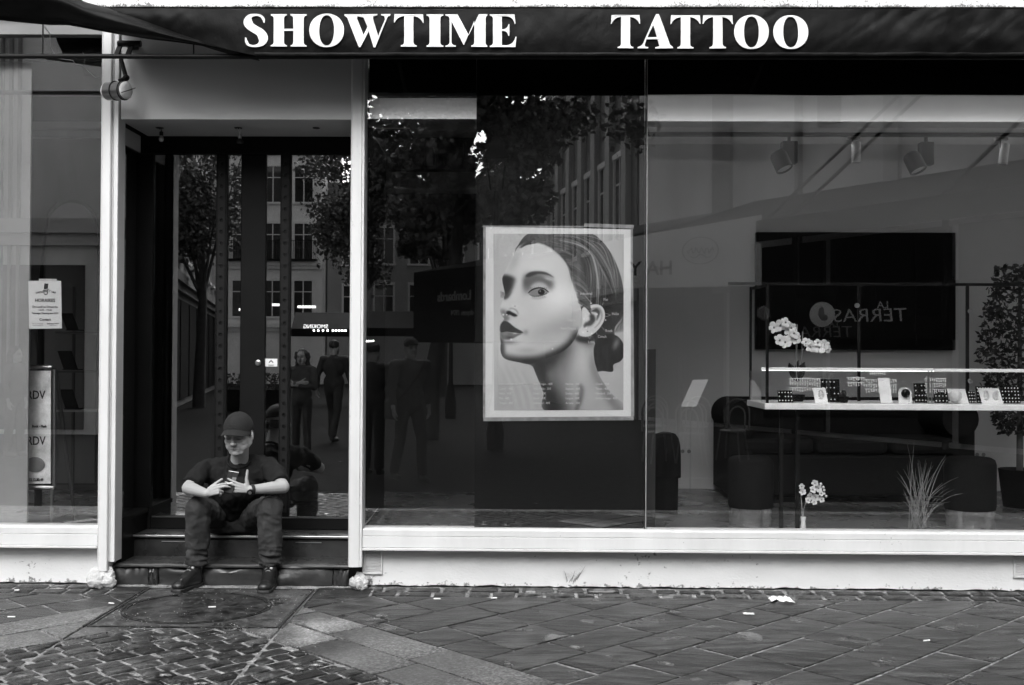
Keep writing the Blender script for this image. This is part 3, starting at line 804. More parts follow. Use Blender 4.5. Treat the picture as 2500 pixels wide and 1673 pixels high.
# ================================================================== ground
def wet_mat(name, col, rough, stretch, rot, bstr, bs, puddle=0.5, var=0.4, rand=0.2, bdist=0.006, speck=0.0, vs=3.0, sharp=0.2, spec0=0.5):
    m = bpy.data.materials.new(name); m.use_nodes = True
    n = m.node_tree.nodes; l = m.node_tree.links; b = n['Principled BSDF']
    g = n.new('ShaderNodeNewGeometry'); oi = n.new('ShaderNodeObjectInfo')
    ofs = n.new('ShaderNodeVectorMath'); ofs.operation = 'MULTIPLY_ADD'
    cb = n.new('ShaderNodeCombineXYZ'); cb.inputs[0].default_value = 3.1; cb.inputs[1].default_value = 7.7; cb.inputs[2].default_value = 1.3
    l.new(oi.outputs['Random'], ofs.inputs[0]); l.new(cb.outputs[0], ofs.inputs[1]); l.new(g.outputs['Position'], ofs.inputs[2])
    mp = n.new('ShaderNodeMapping'); mp.vector_type = 'TEXTURE'; mp.inputs['Scale'].default_value = stretch; mp.inputs['Rotation'].default_value = (0, 0, rot)
    l.new(ofs.outputs[0], mp.inputs['Vector'])
    t = n.new('ShaderNodeTexNoise'); t.inputs['Scale'].default_value = bs; t.inputs['Detail'].default_value = 7; t.inputs['Roughness'].default_value = 0.68
    l.new(mp.outputs[0], t.inputs['Vector'])
    big = n.new('ShaderNodeTexNoise'); big.inputs['Scale'].default_value = vs; big.inputs['Detail'].default_value = 5; big.inputs['Roughness'].default_value = 0.6
    l.new(g.outputs['Position'], big.inputs['Vector'])
    # colour
    r = n.new('ShaderNodeMapRange'); r.inputs['From Min'].default_value = 0.5 - sharp; r.inputs['From Max'].default_value = 0.5 + sharp
    r.inputs['To Min'].default_value = col * (1 - var); r.inputs['To Max'].default_value = col * (1 + var)
    l.new(t.outputs[0], r.inputs['Value'])
    rr = n.new('ShaderNodeMapRange'); rr.inputs['To Min'].default_value = 1 - rand; rr.inputs['To Max'].default_value = 1 + rand
    l.new(oi.outputs['Random'], rr.inputs['Value'])
    mu = n.new('ShaderNodeMath'); mu.operation = 'MULTIPLY'; l.new(r.outputs[0], mu.inputs[0]); l.new(rr.outputs[0], mu.inputs[1])
    last = mu.outputs[0]
    if speck:
        v = n.new('ShaderNodeTexNoise'); v.inputs['Scale'].default_value = 80; v.inputs['Detail'].default_value = 3
        l.new(g.outputs['Position'], v.inputs['Vector'])
        q = n.new('ShaderNodeMapRange'); q.inputs['From Min'].default_value = 0.35; q.inputs['From Max'].default_value = 0.65; q.inputs['To Min'].default_value = 1 - speck; q.inputs['To Max'].default_value = 1 + speck
        l.new(v.outputs[0], q.inputs['Value'])
        m3 = n.new('ShaderNodeMath'); m3.operation = 'MULTIPLY'; l.new(last, m3.inputs[0]); l.new(q.outputs[0], m3.inputs[1]); last = m3.outputs[0]
    l.new(last, b.inputs['Base Color'])
    # puddled areas: smooth and level
    pm = n.new('ShaderNodeMapRange'); pm.inputs['From Min'].default_value = puddle; pm.inputs['From Max'].default_value = puddle + 0.035
    l.new(big.outputs[0], pm.inputs['Value'])
    ro = n.new('ShaderNodeMapRange'); ro.inputs['To Min'].default_value = rough; ro.inputs['To Max'].default_value = 0.10
    l.new(pm.outputs[0], ro.inputs['Value']); l.new(ro.outputs[0], b.inputs['Roughness'])
    sp_ = n.new('ShaderNodeMapRange'); sp_.inputs['To Min'].default_value = spec0; sp_.inputs['To Max'].default_value = 0.55
    l.new(pm.outputs[0], sp_.inputs['Value']); l.new(sp_.outputs[0], b.inputs['Specular IOR Level'])
    st = n.new('ShaderNodeMapRange'); st.inputs['To Min'].default_value = bstr; st.inputs['To Max'].default_value = bstr * 0.12
    l.new(pm.outputs[0], st.inputs['Value'])
    bp = n.new('ShaderNodeBump'); bp.inputs['Distance'].default_value = bdist
    l.new(st.outputs[0], bp.inputs['Strength']); l.new(t.outputs[0], bp.inputs['Height']); l.new(bp.outputs[0], b.inputs['Normal'])
    return m
M['slate'] = wet_mat('slate_wet', 0.027, 0.29, (5.5, 0.9, 1), 0.14, 1.0, 15, 0.60, 0.97, 0.45, 0.04, sharp=0.07, spec0=0.42)
M['slate_b'] = wet_mat('slate_wet_cross', 0.024, 0.31, (4.6, 0.9, 1), -0.20, 1.0, 15, 0.61, 0.97, 0.45, 0.04, sharp=0.07, spec0=0.42)
M['granite'] = wet_mat('granite_wet', 0.095, 0.33, (1, 1, 1), 0, 0.45, 40, 0.70, 0.6, 0.35, 0.008, speck=0.8, sharp=0.12, spec0=0.5, vs=2.2)
M['sett'] = wet_mat('sett_wet', 0.030, 0.29, (1.6, 0.8, 1), 0.6, 1.0, 16, 0.585, 0.9, 0.75, 0.025, speck=0.5, sharp=0.1, spec0=0.25)
M['mortar'] = wet_mat('mortar_wet', 0.21, 0.6, (1, 1, 1), 0, 0.5, 14, 0.58, 0.6, 0.0, 0.004, speck=0.5, sharp=0.12, spec0=0.3)
M['iron'] = wet_mat('cast_iron_wet', 0.030, 0.36, (1, 1, 1), 0, 0.7, 14, 0.60, 0.8, 0.1, 0.008, speck=0.7, sharp=0.13, spec0=0.2)
M['concrete'] = wet_mat('concrete_wet', 0.055, 0.4, (1, 1, 1), 0, 0.8, 9, 0.57, 0.8, 0.05, 0.008, speck=0.7, sharp=0.13, spec0=0.2)
M['street'] = wet_mat('street_setts_wet', 0.016, 0.9, (1, 1, 1), 0, 0.7, 9, 0.70, 0.6, 0.0, 0.02, spec0=0.03)

S2 = math.sqrt(2)
def uv2xy(u, v): return ((u - v) / S2, (u + v) / S2 - 7.5)
def clip(poly, a, b, c):                                    # keep a*x+b*y>=c
    o = []
    for i in range(len(poly)):
        p, q = poly[i], poly[(i + 1) % len(poly)]
        dp, dq = a*p[0]+b*p[1]-c, a*q[0]+b*q[1]-c
        if dp >= 0: o.append(p)
        if (dp >= 0) != (dq >= 0):
            t = dp / (dp - dq); o.append((p[0]+(q[0]-p[0])*t, p[1]+(q[1]-p[1])*t))
    return o
def area(p): return 0.5 * sum(p[i][0]*p[(i+1)%len(p)][1] - p[(i+1)%len(p)][0]*p[i][1] for i in range(len(p)))
MX0, MX1 = G(211, 1531).x, G(682, 1535).x
MY0, MY1 = G(450, 1533).y, -0.06
def cut_manhole(poly):
    g = 0.012; out = []
    rest = poly
    for (a, b, c) in ((-1, 0, -(MX0 - g)), (1, 0, MX1 + g), (0, -1, -(MY0 - g)), (0, 1, MY1 + g)):
        piece = clip(rest, a, b, c)
        if len(piece) > 2 and abs(area(piece)) > 0.002: out.append(piece)
        rest = clip(rest, -a, -b, -c)
        if len(rest) < 3: break
    return out
GZ = 0.0
def stone_mesh(poly, h, dome, gap, seed, bev=0.006):
    if area(poly) < 0: poly = poly[::-1]
    n = len(poly)
    cx = sum(p[0] for p in poly) / n; cyy = sum(p[1] for p in poly) / n
    def inset(d):
        o = []
        for i in range(n):
            p0, p1, p2 = poly[i-1], poly[i], poly[(i+1) % n]
            e1 = Vector((p1[0]-p0[0], p1[1]-p0[1])); e2 = Vector((p2[0]-p1[0], p2[1]-p1[1]))
            if e1.length < 1e-5 or e2.length < 1e-5: o.append(Vector(p1)); continue
            e1.normalize(); e2.normalize()
            n1 = Vector((-e1.y, e1.x)); n2 = Vector((-e2.y, e2.x)); k = n1 + n2
            if k.length < 0.1: k = n1.copy()
            k = k / max(0.35, k.dot(n1))
            o.append(Vector(p1) + k * d)
        return o
    rg = random.Random(seed)
    tx, ty = rg.uniform(-.006, .006), rg.uniform(-.006, .006)
    def Z(p, z): return Vector((p.x, p.y, z + tx * (p.x - cx) + ty * (p.y - cyy)))
    def jit(L, a): return [p + Vector((rg.uniform(-a, a), rg.uniform(-a, a))) for p in L]
    o1 = jit(inset(gap), gap * 0.35); o2 = [a + (Vector((cx, cyy)) - a).normalized() * bev for a in o1]
    mb = MB()
    r0 = [Vector((p.x, p.y, -0.03)) for p in o1]; r1 = [Z(p, h - bev * 0.8) for p in o1]; r2 = [Z(p, h) for p in o2]
    mb.grid([r0, r1, r2], closed=True)
    k = len(mb.v)
    mb.v.append(Vector((cx, cyy, h + dome)))
    for i in range(n): mb.f.append((2*n + i, 2*n + (i+1) % n, k))
    return mb
def lay(parent, name, polys, mats, h, dome, gap, bev, seed0, hv=0.003):
    for i, p in enumerate(polys):
        if len(p) < 3 or abs(area(p)) < 0.0012: continue
        rg = random.Random(seed0 + i)
        mb = stone_mesh(p, h + rg.uniform(-hv, hv), dome * rg.uniform(.5, 1.3), gap, seed0 + i, bev)
        mb.build(name, rg.choice(mats), parent, smooth=50)

ground = MB()
ground.add([(-150, -150, -0.02), (150, -150, -0.02), (150, 0.3, -0.02), (-150, 0.3, -0.02)], [(0, 1, 2, 3)])
ground = ground.build('street_ground', M['street'], None); tag(ground, kind='structure')
UA, UB, VA, VB = 5.53 / S2, 4.715 / S2, 8.63 / S2, 9.51 / S2
def sheet(name, poly, z, m):
    mb = MB(); mb.add([(x, y, z) for x, y in poly], [tuple(range(len(poly)))])
    return tag(mb.build(name, m, None), kind='structure')
XMIN, XMAX, YMIN, YTOP = -5.2, 5.6, -3.7, 0.05
bed = sheet('pavement_bed', [(XMIN - 4, YMIN - 0.2), (XMAX + 4, YMIN - 0.2), (XMAX + 4, 0.30), (XMIN - 4, 0.30)], -0.0045, M['mortar'])
slatep = sheet('slate_pavement', [(XMIN - 4, -0.02), (XMAX + 4, -0.02), (XMAX + 4, 0.29), (XMIN - 4, 0.29)], -0.0005, M['mortar'])
granp = sheet('granite_band', [uv2xy(UB + 0.02, 2.0), uv2xy(UB + 0.12, 2.0), uv2xy(UB + 0.12, 3.0), uv2xy(UB + 0.02, 3.0)], -0.003, M['mortar'])
cobp = sheet('cobbled_road', [uv2xy(2.0, 3.3), uv2xy(2.6, 3.3), uv2xy(2.6, 4.0), uv2xy(2.0, 4.0)], -0.003, M['mortar'])
def bounds(p):
    for (a, b, c) in ((1, 0, XMIN), (-1, 0, -XMAX), (0, 1, YMIN), (0, -1, 0.235)):
        p = clip(p, a, b, c)
        if len(p) < 3: return []
    return p
def rows(u0, u1, v0, v1, dv, lmin, lmax, seed):
    rg = random.Random(seed); out = []; v = v0
    while v < v1 - 0.02:
        w = min(dv * rg.uniform(.93, 1.07), v1 - v); u = u0 - rg.uniform(0, lmax)
        while u < u1:
            L = rg.uniform(lmin, lmax); k = rg.uniform(-.02, .02)
            a, b = max(u, u0), min(u + L, u1)
            if b - a > 0.03: out.append([uv2xy(a, v), uv2xy(b, v), uv2xy(b + k, v + w), uv2xy(a + k * .5, v + w)])
            u += L
        v += w
    return out
def final(polys):
    o = []
    for p in polys:
        p = bounds(p if area(p) > 0 else p[::-1])
        if len(p) > 2: o.extend(cut_manhole(p))
    return o
lay(slatep, 'flagstone', final(rows(UA, 10.0, -0.4, 9.2, 0.315, 0.30, 0.66, 11)), [M['slate'], M['slate'], M['slate_b']], 0.002, 0.001, 0.0095, 0.004, 100, 0.002)
lay(slatep, 'flagstone', final(rows(0.2, UA, VB, 9.2, 0.34, 0.35, 0.75, 12)), [M['slate'], M['slate_b']], 0.002, 0.001, 0.0095, 0.004, 900, 0.002)
# rows across the right band run along v, so swap the axes
def rows_v(u0, u1, v0, v1, du, lmin, lmax, seed):
    rg = random.Random(seed); out = []; u = u0
    while u < u1 - 0.02:
        v = v0 - rg.uniform(0, lmax)
        while v < v1:
            L = rg.uniform(lmin, lmax); a, b = max(v, v0), min(v + L, v1)
            if b - a > 0.03: out.append([uv2xy(u, a), uv2xy(u + du, a), uv2xy(u + du, b), uv2xy(u, b)])
            v += L
        u += du
    return out
lay(granp, 'granite_slab', final(rows_v(UB, UA, -0.4, VB, (UA - UB) / 2, 0.5, 0.85, 21)), [M["granite"]], 0.006, 0.0005, 0.0075, 0.004, 2000, 0.002)
lay(granp, 'granite_slab', final(rows(0.0, UB, VA, VB, (VB - VA) / 2, 0.5, 0.85, 22)), [M["granite"]], 0.006, 0.0005, 0.0075, 0.004, 2300, 0.002)
cob = final(rows(0.0, UB, 0.8, VA, 0.118, 0.10, 0.20, 31))
def in_view(p):
    x = sum(q[0] for q in p) / len(p); y = sum(q[1] for q in p) / len(p); d = y + 7.5
    px = 1250 + 2700 * x / d; py = 862 + 1.585 * 2700 / d
    return -40 < px < 2540 and py < 1720
vis = [p for p in cob if in_view(p)]; hid = [p for p in cob if not in_view(p)]
lay(cobp, 'cobblestone', vis[:300], [M['sett']], 0.003, 0.004, 0.009, 0.010, 3000, 0.004)
hid += vis[300:]
mb = MB()
for i, p in enumerate(hid):
    if len(p) > 2 and abs(area(p)) > 0.001:
        q = stone_mesh(p, 0.004, 0.006, 0.009, 5000 + i, 0.012); mb.add(q.v, q.f)
if mb.v: tag(mb.build('cobbles_out_of_view', M['sett'], cobp, smooth=50), kind='stuff').name = 'cobblestones'
# two rows of small setts along the wall
polys = []
rg = random.Random(5)
for (xa, xb) in ((XMIN, -2.78), (-1.04, XMAX)):
    for k in range(2):
        y = 0.04 - 0.135 * (k + 1); x = xa - rg.uniform(0, .15)
        while x < xb:
            L = rg.uniform(.12, .24)
            if x + L > xa: polys.append([(max(x, xa), y), (min(x + L, xb), y), (min(x + L, xb), y + 0.132), (max(x, xa), y + 0.132)])
            x += L
lay(slatep, 'sett', polys, [M['sett']], 0.005, 0.005, 0.010, 0.012, 7000, 0.004)
# slivers in front of the step beside the manhole
for (xa, xb) in ((-2.78, MX0 - 0.01), (MX1 + 0.01, -1.04)):
    lay(slatep, 'flagstone', [[(xa, -0.235), (xb, -0.235), (xb, 0.0), (xa, 0.0)]], [M['slate']], 0.003, 0.001, 0.006, 0.004, 7900)

# ---- manhole
mh = thing('manhole_cover', ((MX0 + MX1) / 2, (MY0 + MY1) / 2, 0.0), 'round cast-iron manhole cover in a square steel-edged concrete frame before the step', 'manhole cover')
ca, cb_ = G(294, 1488), G(661, 1484)
cmx = (ca.x + cb_.x) / 2; crx = (cb_.x - ca.x) / 2
y_n, y_f = G(478, 1525).y, G(478, 1447).y
cmy = (y_n + y_f) / 2; cry = (y_f - y_n) / 2
mb = MB(); K = 64; rad = (crx + cry) / 2
inner = [Vector((cmx + (crx + 0.012) * math.cos(2*math.pi*i/K), cmy + (cry + 0.012) * math.sin(2*math.pi*i/K), 0.004)) for i in range(K)]
outer = []
for i in range(K):
    a = 2*math.pi*i/K; c, s_ = math.cos(a), math.sin(a); q = max(abs(c), abs(s_))
    outer.append(Vector(((MX0 + MX1)/2 + (MX1 - MX0 - 0.04)/2 * c / q, (MY0 + MY1)/2 + (MY1 - MY0 - 0.04)/2 * s_ / q, 0.004)))
mb.grid([outer, inner, [Vector((v.x, v.y, -0.01)) for v in inner]], closed=True)
mb.build('frame_infill', M['concrete'], mh)
for (xa, xb, ya, yb) in ((MX0, MX0 + 0.012, MY0, MY1), (MX1 - 0.012, MX1, MY0, MY1), (MX0 + 0.0125, MX1 - 0.0125, MY0, MY0 + 0.012), (MX0 + 0.0125, MX1 - 0.0125, MY1 - 0.012, MY1), (MX0 - 0.028, MX0 - 0.012, MY0, MY1), (MX1 + 0.012, MX1 + 0.028, MY0, MY1)):
    mb = MB(); mb.box(xa, xb, ya, yb, -0.01, 0.008); mb.build('steel_edge', M['iron'], mh, bevel=0.002)
mb = MB()
for (r0, r1, z) in ((1.0, 0.975, 0.006), (0.955, 0.925, 0.007)):
    ring = [[Vector((cmx + crx * r * math.cos(2*math.pi*i/K), cmy + cry * r * math.sin(2*math.pi*i/K), zz)) for i in range(K)] for r, zz in ((r0, -0.006), (r0, z), (r1, z), (r1, -0.006))]
    mb.grid(ring, closed=True)
mb.build('ring', M['iron'], mh, smooth=30)
mb = MB(); rws = []
for r, z in ((0.92, -0.004), (0.92, 0.001), (0.90, 0.003), (0.6, 0.004), (0.3, 0.0045), (0.02, 0.005)):
    rws.append([Vector((cmx + crx * r * math.cos(2*math.pi*i/K), cmy + cry * r * math.sin(2*math.pi*i/K), z)) for i in range(K)])
mb.grid(rws, closed=True); mb.f.append(tuple(5*K + i for i in range(K)))
disc = mb.build('cover_disc', M['iron'], mh, smooth=60)
a = G(477, 1479)
mb = MB(); mb.box(a.x - 0.06, a.x + 0.06, a.y - 0.018, a.y + 0.018, 0.003, 0.0062); mb.build('key_slot', M['rubber'], disc)

# ---- litter
def butt(px, py, ang, label, L=0.032):
    p = G(px, py, 0.012)
    mb = MB(); d = Vector((math.cos(ang), math.sin(ang), 0)); mb.tube([p - d * L / 2, p + d * L / 2], 0.0045, 8)
    o = mb.build('cigarette_butt', M['paper'], None, smooth=40); tag(o, label, 'cigarette butt', 'cigarette butts on the paving')
butt(518, 1482, 0.25, 'cigarette butt lying in the middle of the manhole cover', 0.045)
butt(272, 1473, -0.3, 'cigarette butt lying across the left steel edge of the manhole', 0.04)
butt(28, 1506, 0.05, 'cigarette butt near the left border of the paving', 0.045)
butt(41, 1441, 0.1, 'cigarette butt close under the left plinth wall', 0.03)
butt(694, 1425, 0.0, "cigarette butt at the foot of the step right of the man's shoe", 0.045)
butt(1067, 1462, 0.0, 'cigarette butt on the setts right of the door post', 0.045)
butt(1206, 1460, 0.15, 'cigarette butt among the setts below the poster', 0.04)
butt(2262, 1564, 0.3, 'cigarette butt on the slate at the far right', 0.04)
def scrap(px, py, w, d, h, label, seed, name='paper_scrap'):
    p = G(px, py, 0.008); mb = MB(); rws = []
    for i in range(9):
        row = []
        for j in range(7):
            u, v = i / 8 - .5, j / 6 - .5
            e = 1 - 0.35 * abs(mnoise.noise(Vector((u * 4 + seed, v * 4, 0))))
            row.append(Vector((p.x + u * w * e, p.y + v * d * e, p.z + h * (0.25 + abs(mnoise.noise(Vector((u * 3.3, v * 3.3, seed)))) * 1.4) * (1 - (2*u)**4 * .6))))
        rws.append(row)
    mb.grid(rws); o = mb.build(name, M['paper'], None, smooth=30); tag(o, label, 'paper scrap')
scrap(1908, 1468, 0.15, 0.12, 0.03, 'crumpled white paper scrap on the setts under the right window', 2.0)
scrap(1828, 1499, 0.07, 0.05, 0.006, 'small flat white scrap on the slate before the crumpled paper', 5.0)
scrap(435, 1532, 0.0001 + 0.11, 0.03, 0.006, 'torn white strip at the front edge of the manhole frame', 8.0) if False else None
def weed(px, py, n, h, spread, label, name='weed', seed=3):
    p = G(px, py, 0.0); rg = random.Random(seed); t = thing(name, p, label, 'weed')
    m = mat('weed_green', 0.07, 0.7)
    for i in range(n):
        a = rg.uniform(-1, 1) * spread; L = h * rg.uniform(.4, 1)
        b = p + Vector((rg.uniform(-.03, .03), 0.02, 0))
        pts = [b, b + Vector((a * L * .4, -0.01, L * .55)), b + Vector((a * L, -0.015, L))]
        mb = MB(); mb.tube(pts, [0.0016, 0.0013, 0.0006], 5)
        for k in range(4):
            q = pts[1] + (pts[2] - pts[1]) * (k / 4); s_ = rg.choice((-1, 1)); L2 = 0.03 * rg.uniform(.5, 1)
            mb.add([q, q + Vector((s_ * L2 * .6, -0.004, L2 * .6)), q + Vector((s_ * L2, 0, L2 * .9))], [(0, 1, 2)])
        mb.build('stalk', m, t)
weed(1392, 1438, 8, 0.17, 0.55, 'thin dry weed growing at the foot of the plinth below the poster')
weed(2405, 1456, 12, 0.035, 1.2, 'tiny clump of moss at the plinth foot, far right', 'moss_clump', 4)
weed(898, 1434, 7, 0.09, 0.9, 'scraggly weed by the mortar lump of the right door post', 'weed', 6)
# sand and grit speckles left by the rain
rg = random.Random(17); mb = MB()
for i in range(260):
    x = rg.uniform(MX0, MX1 + 0.3); y = rg.uniform(-1.7, -0.05); s_ = rg.uniform(.0015, .003)
    mb.obox((x, y, 0.0105), (s_ * 1.5, s_, s_ * .7), Matrix.Rotation(rg.uniform(0, 3), 3, 'Z'))
tag(mb.build('grit', M['paper'], None), 'pale specks of grit scattered over the manhole and paving', 'grit', kind='stuff')
# ================================================================== the far side of the street, seen mirrored in the glass
M['render_pale'] = mat('render_pale', 0.66, 0.85, var=0.42, vs=0.55, bump=0.3, bs=8, stretch=(1, 1, 0.35))
M['render_grey'] = mat('render_grey', 0.40, 0.85, var=0.18, vs=0.8, bump=0.3, bs=8, stretch=(1, 1, 0.35))
M['stone_dark'] = mat('stone_dark', 0.22, 0.85, var=0.25, vs=1.2, bump=0.3, bs=10)
M['stone_pale'] = mat('stone_pale', 0.84, 0.85, var=0.12, vs=1.0, bump=0.2, bs=10)
M['win_glass'] = mat('far_window_glass', 0.02, 0.05, spec=0.8)
M['zinc'] = mat('zinc_roof', 0.16, 0.5, var=0.2, vs=2)
M['awn_white'] = mat('awning_white', 0.7, 0.8, var=0.06, vs=2)
M['awn_dark'] = mat('awning_dark', 0.012, 0.9, var=0.3, vs=2, spec=0.08)
M['lit'] = mat('lit_bulb', 0.8, 0.4, emit=9)
M['lit_soft'] = mat('lit_sign', 0.8, 0.4, emit=1.6)
M['sign_white'] = mat('sign_white', 0.75, 0.5)
M['sign_grey'] = mat('sign_grey', 0.2, 0.6)

class Bld:
    """a building frontage from A to B; local x runs along it, -y points out to the street"""
    def __init__(s, name, label, A, B, H, D, wall):
        A, B = Vector((A[0], A[1], 0)), Vector((B[0], B[1], 0))
        d = B - A; s.L = d.length; s.H = H
        s.t = thing(name, A, label, 'building', None, math.atan2(d.y, d.x))
        mb = MB(); mb.box(0, s.L, 0, D, 0, H); s.wall = mb.build('wall', wall, s.t, local=True)
    def box(s, name, m, x0, x1, y0, y1, z0, z1, parent=None):
        mb = MB(); mb.box(x0, x1, y0, y1, z0, z1); return mb.build(name, m, parent or s.t, local=True)
    def cornice(s, z, h=.25, d=.3, m=None):
        mb = MB(); mb.box(-.05, s.L + .05, -d, -.002, z, z + h); mb.box(-.02, s.L + .02, -d * .55, -.003, z - h * .8, z - .003)
        return mb.build('cornice', m or M['stone_pale'], s.t, local=True)
    def window(s, x, z, w=1.1, h=1.9, m=None, balcony=False, shut=False):
        mb = MB(); f = .11
        mb.box(x - w/2 - f, x - w/2, -.07, -.002, z, z + h); mb.box(x + w/2, x + w/2 + f, -.07, -.002, z, z + h)
        mb.box(x - w/2 - f, x + w/2 + f, -.09, -.002, z + h, z + h + f * 1.4); mb.box(x - w/2 - f - .05, x + w/2 + f + .05, -.14, -.002, z - .1, z - .001)
        fr = mb.build('window', m or M['stone_pale'], s.t, local=True)
        mb = MB(); mb.box(x - w/2, x + w/2, -.018, -.003, z, z + h); mb.build('pane', M['win_glass'], fr, local=True)
        mb = MB(); mb.box(x - .03, x + .03, -.035, -.019, z, z + h); mb.box(x - w/2, x + w/2, -.036, -.0185, z + h * .68, z + h * .68 + .05); mb.build('glazing_bar', M['sign_white'], fr, local=True)
        if balcony:
            mb = MB(); mb.box(x - w/2 - .3, x + w/2 + .3, -.55, -.142, z - .12, z - .01)
            mb.box(x - w/2 - .3, x + w/2 + .3, -.55, -.52, z + .92, z + .96)
            k = int((w + .6) / .11)
            for i in range(k + 1): q = x - w/2 - .29 + i * (w + .58) / k; mb.box(q - .01, q + .01, -.545, -.525, z - .01, z + .92)
            mb.build('balcony', M['black_metal'], fr, local=True)
        return fr
# right-hand side of the side street: pale rendered house, its corner towards us
bR = Bld('rendered_house', 'pale stained rendered house with a hanging sign, mirrored in the right window', (10.6, -6.5), (2.75, -20.0), 13.0, 5, M['render_pale'])
bR.box('drainpipe', M['stone_dark'], 9.95, 10.07, -.12, -.005, 3, 13)
bR.box('pilaster', M['stone_dark'], 12.1, 12.7, -.10, -.004, 3, 13); bR.box('pilaster', M['render_grey'], 7.4, 7.75, -.12, -.006, 4, 13)
bR.cornice(4.6, .2, .22, M['stone_dark'])
for i in range(5): bR.box('shopfront', M['awn_dark'], .3 + i * 3, 3.1 + i * 3, -.09, -.003, .1, 3.9)
for x in (2.2,): 
    for z in (5.6, 9.2): bR.window(x, z, 1.2, 2.1, balcony=True)
bR.window(4.8, 9.2, 1.1, 2.0); bR.window(9.0, 9.4, 1.0, 1.8)
bR.box('shutter', M['stone_dark'], 8.9, 9.5, -.05, -.003, 6.2, 7.6)
# frontage that carries on past its corner, parallel to the shop
bR2 = Bld('corner_house', 'tall grey corner house at the far right, beyond the terrace', (16, -6.6), (10.7, -6.45), 13.0, 5, M['render_grey'])
for x in (1.2, 3.4):
    for z in (5.5, 9): bR2.window(x, z, 1.1, 2.0)
# darker stone house with pilasters further down
bP = Bld('pilastered_house', 'darker stone house with tall pilasters, mirrored behind the poster', (2.7, -20.1), (0.6, -31.0), 14.5, 5, M['stone_dark'])
for i in range(7): bP.box('pilaster', M['render_grey'], .5 + i * 1.6, .95 + i * 1.6, -.16, -.004, 3.4, 13.6)
bP.cornice(3.2, .3, .35, M['render_grey']); bP.cornice(9.4, .2, .24, M['render_grey'])
for i in range(6):
    for z in (4.6, 10.2): bP.window(1.52 + i * 1.6, z, .8, 2.2)
# bright houses at the end of the side street
bF = Bld('far_house', 'bright six-storey house with iron balconies at the end of the side street', (-11.0, -50), (-19.5, -50), 19.5, 6, M['stone_pale'])
for i in range(5):
    for j in range(5): bF.window(1.0 + i * 1.65, 3.6 + j * 3.05, .95, 1.9, balcony=(j in (1, 3)) )
for z in (3.0, 6.3, 12.4, 18.6): bF.cornice(z, .22, .28)
bF.box('roof', M['zinc'], -.1, bF.L + .1, .4, 6, 19.52, 22)
bF2 = Bld('far_house', 'narrow grey house beyond the trees right of the bright one', (6.5, -52.5), (-10.9, -51), 9.6, 6, M['render_grey'])
for i in range(9):
    for j in range(2): bF2.window(1.3 + i * 1.85, 3.4 + j * 3.05, .95, 1.9)
bF2.box('roof', M['zinc'], -.1, bF2.L + .1, .5, 6, 9.62, 11)
# left-hand side of the side street, in dark stone
bL = Bld('dark_house', 'grey house with a jutting dark cornice on the left of the side street', (-14.6, -43), (-8.3, -14.4), 12.5, 6, M['stone_dark'])
bL.cornice(12.2, .5, .7, M['zinc']); bL.cornice(3.6, .25, .3, M['stone_dark'])
for i in range(11):
    for z in (4.5, 8.2): bL.window(2.0 + i * 2.5, z, 1.1, 2.0)
for i in range(9): bL.box('shopfront', M['awn_dark'], 1.0 + i * 3.1, 3.7 + i * 3.1, -.06, -.003, .2, 3.2)
# pale frontage facing the left window
bQ = Bld('pale_house', 'pale house with a bundle of pipes down its front, mirrored in the left window', (-8.35, -13.9), (-19, -13.9), 13.5, .4, M['render_pale'])
for i in range(5): bQ.box('pipe', M['stone_dark'], 1.55 + i * .17, 1.60 + i * .17, -.14, -.06, 1.0, 13.5)
bQ.cornice(3.9, .28, .35, M['render_grey'])
for x in (4.6, 7.4, 9.6):
    for z in (5, 9): bQ.window(x, z, 1.1, 2.0)
bQ.box('shopfront', M['awn_dark'], .3, 10, -.08, -.004, .1, 3.3)

# ------------------------------------------------------------------ terrace along the rendered house
def text_obj(body, size, m, parent, mat4, depth=.004, bold=0.0, name='lettering', align='CENTER', xs=1.0):
    cu = bpy.data.curves.new('txt', 'FONT'); cu.body = body; cu.size = size; cu.extrude = depth; cu.align_x = align; cu.align_y = 'CENTER'; cu.offset = bold; cu.resolution_u = 3
    o = bpy.data.objects.new('txt', cu); COL.objects.link(o)
    dg = bpy.context.evaluated_depsgraph_get(); me = bpy.data.meshes.new_from_object(o.evaluated_get(dg))
    bpy.data.objects.remove(o); bpy.data.curves.remove(cu)
    org = wloc(parent) if parent is not None else Vector((0, 0, 0))
    me.transform(Matrix.Translation(-org) @ mat4 @ Matrix.Diagonal((xs, 1, 1, 1))); me.materials.clear(); me.materials.append(m); me.name = name
    o = bpy.data.objects.new(name, me); COL.objects.link(o)
    if parent is not None: o.parent = parent
    return o
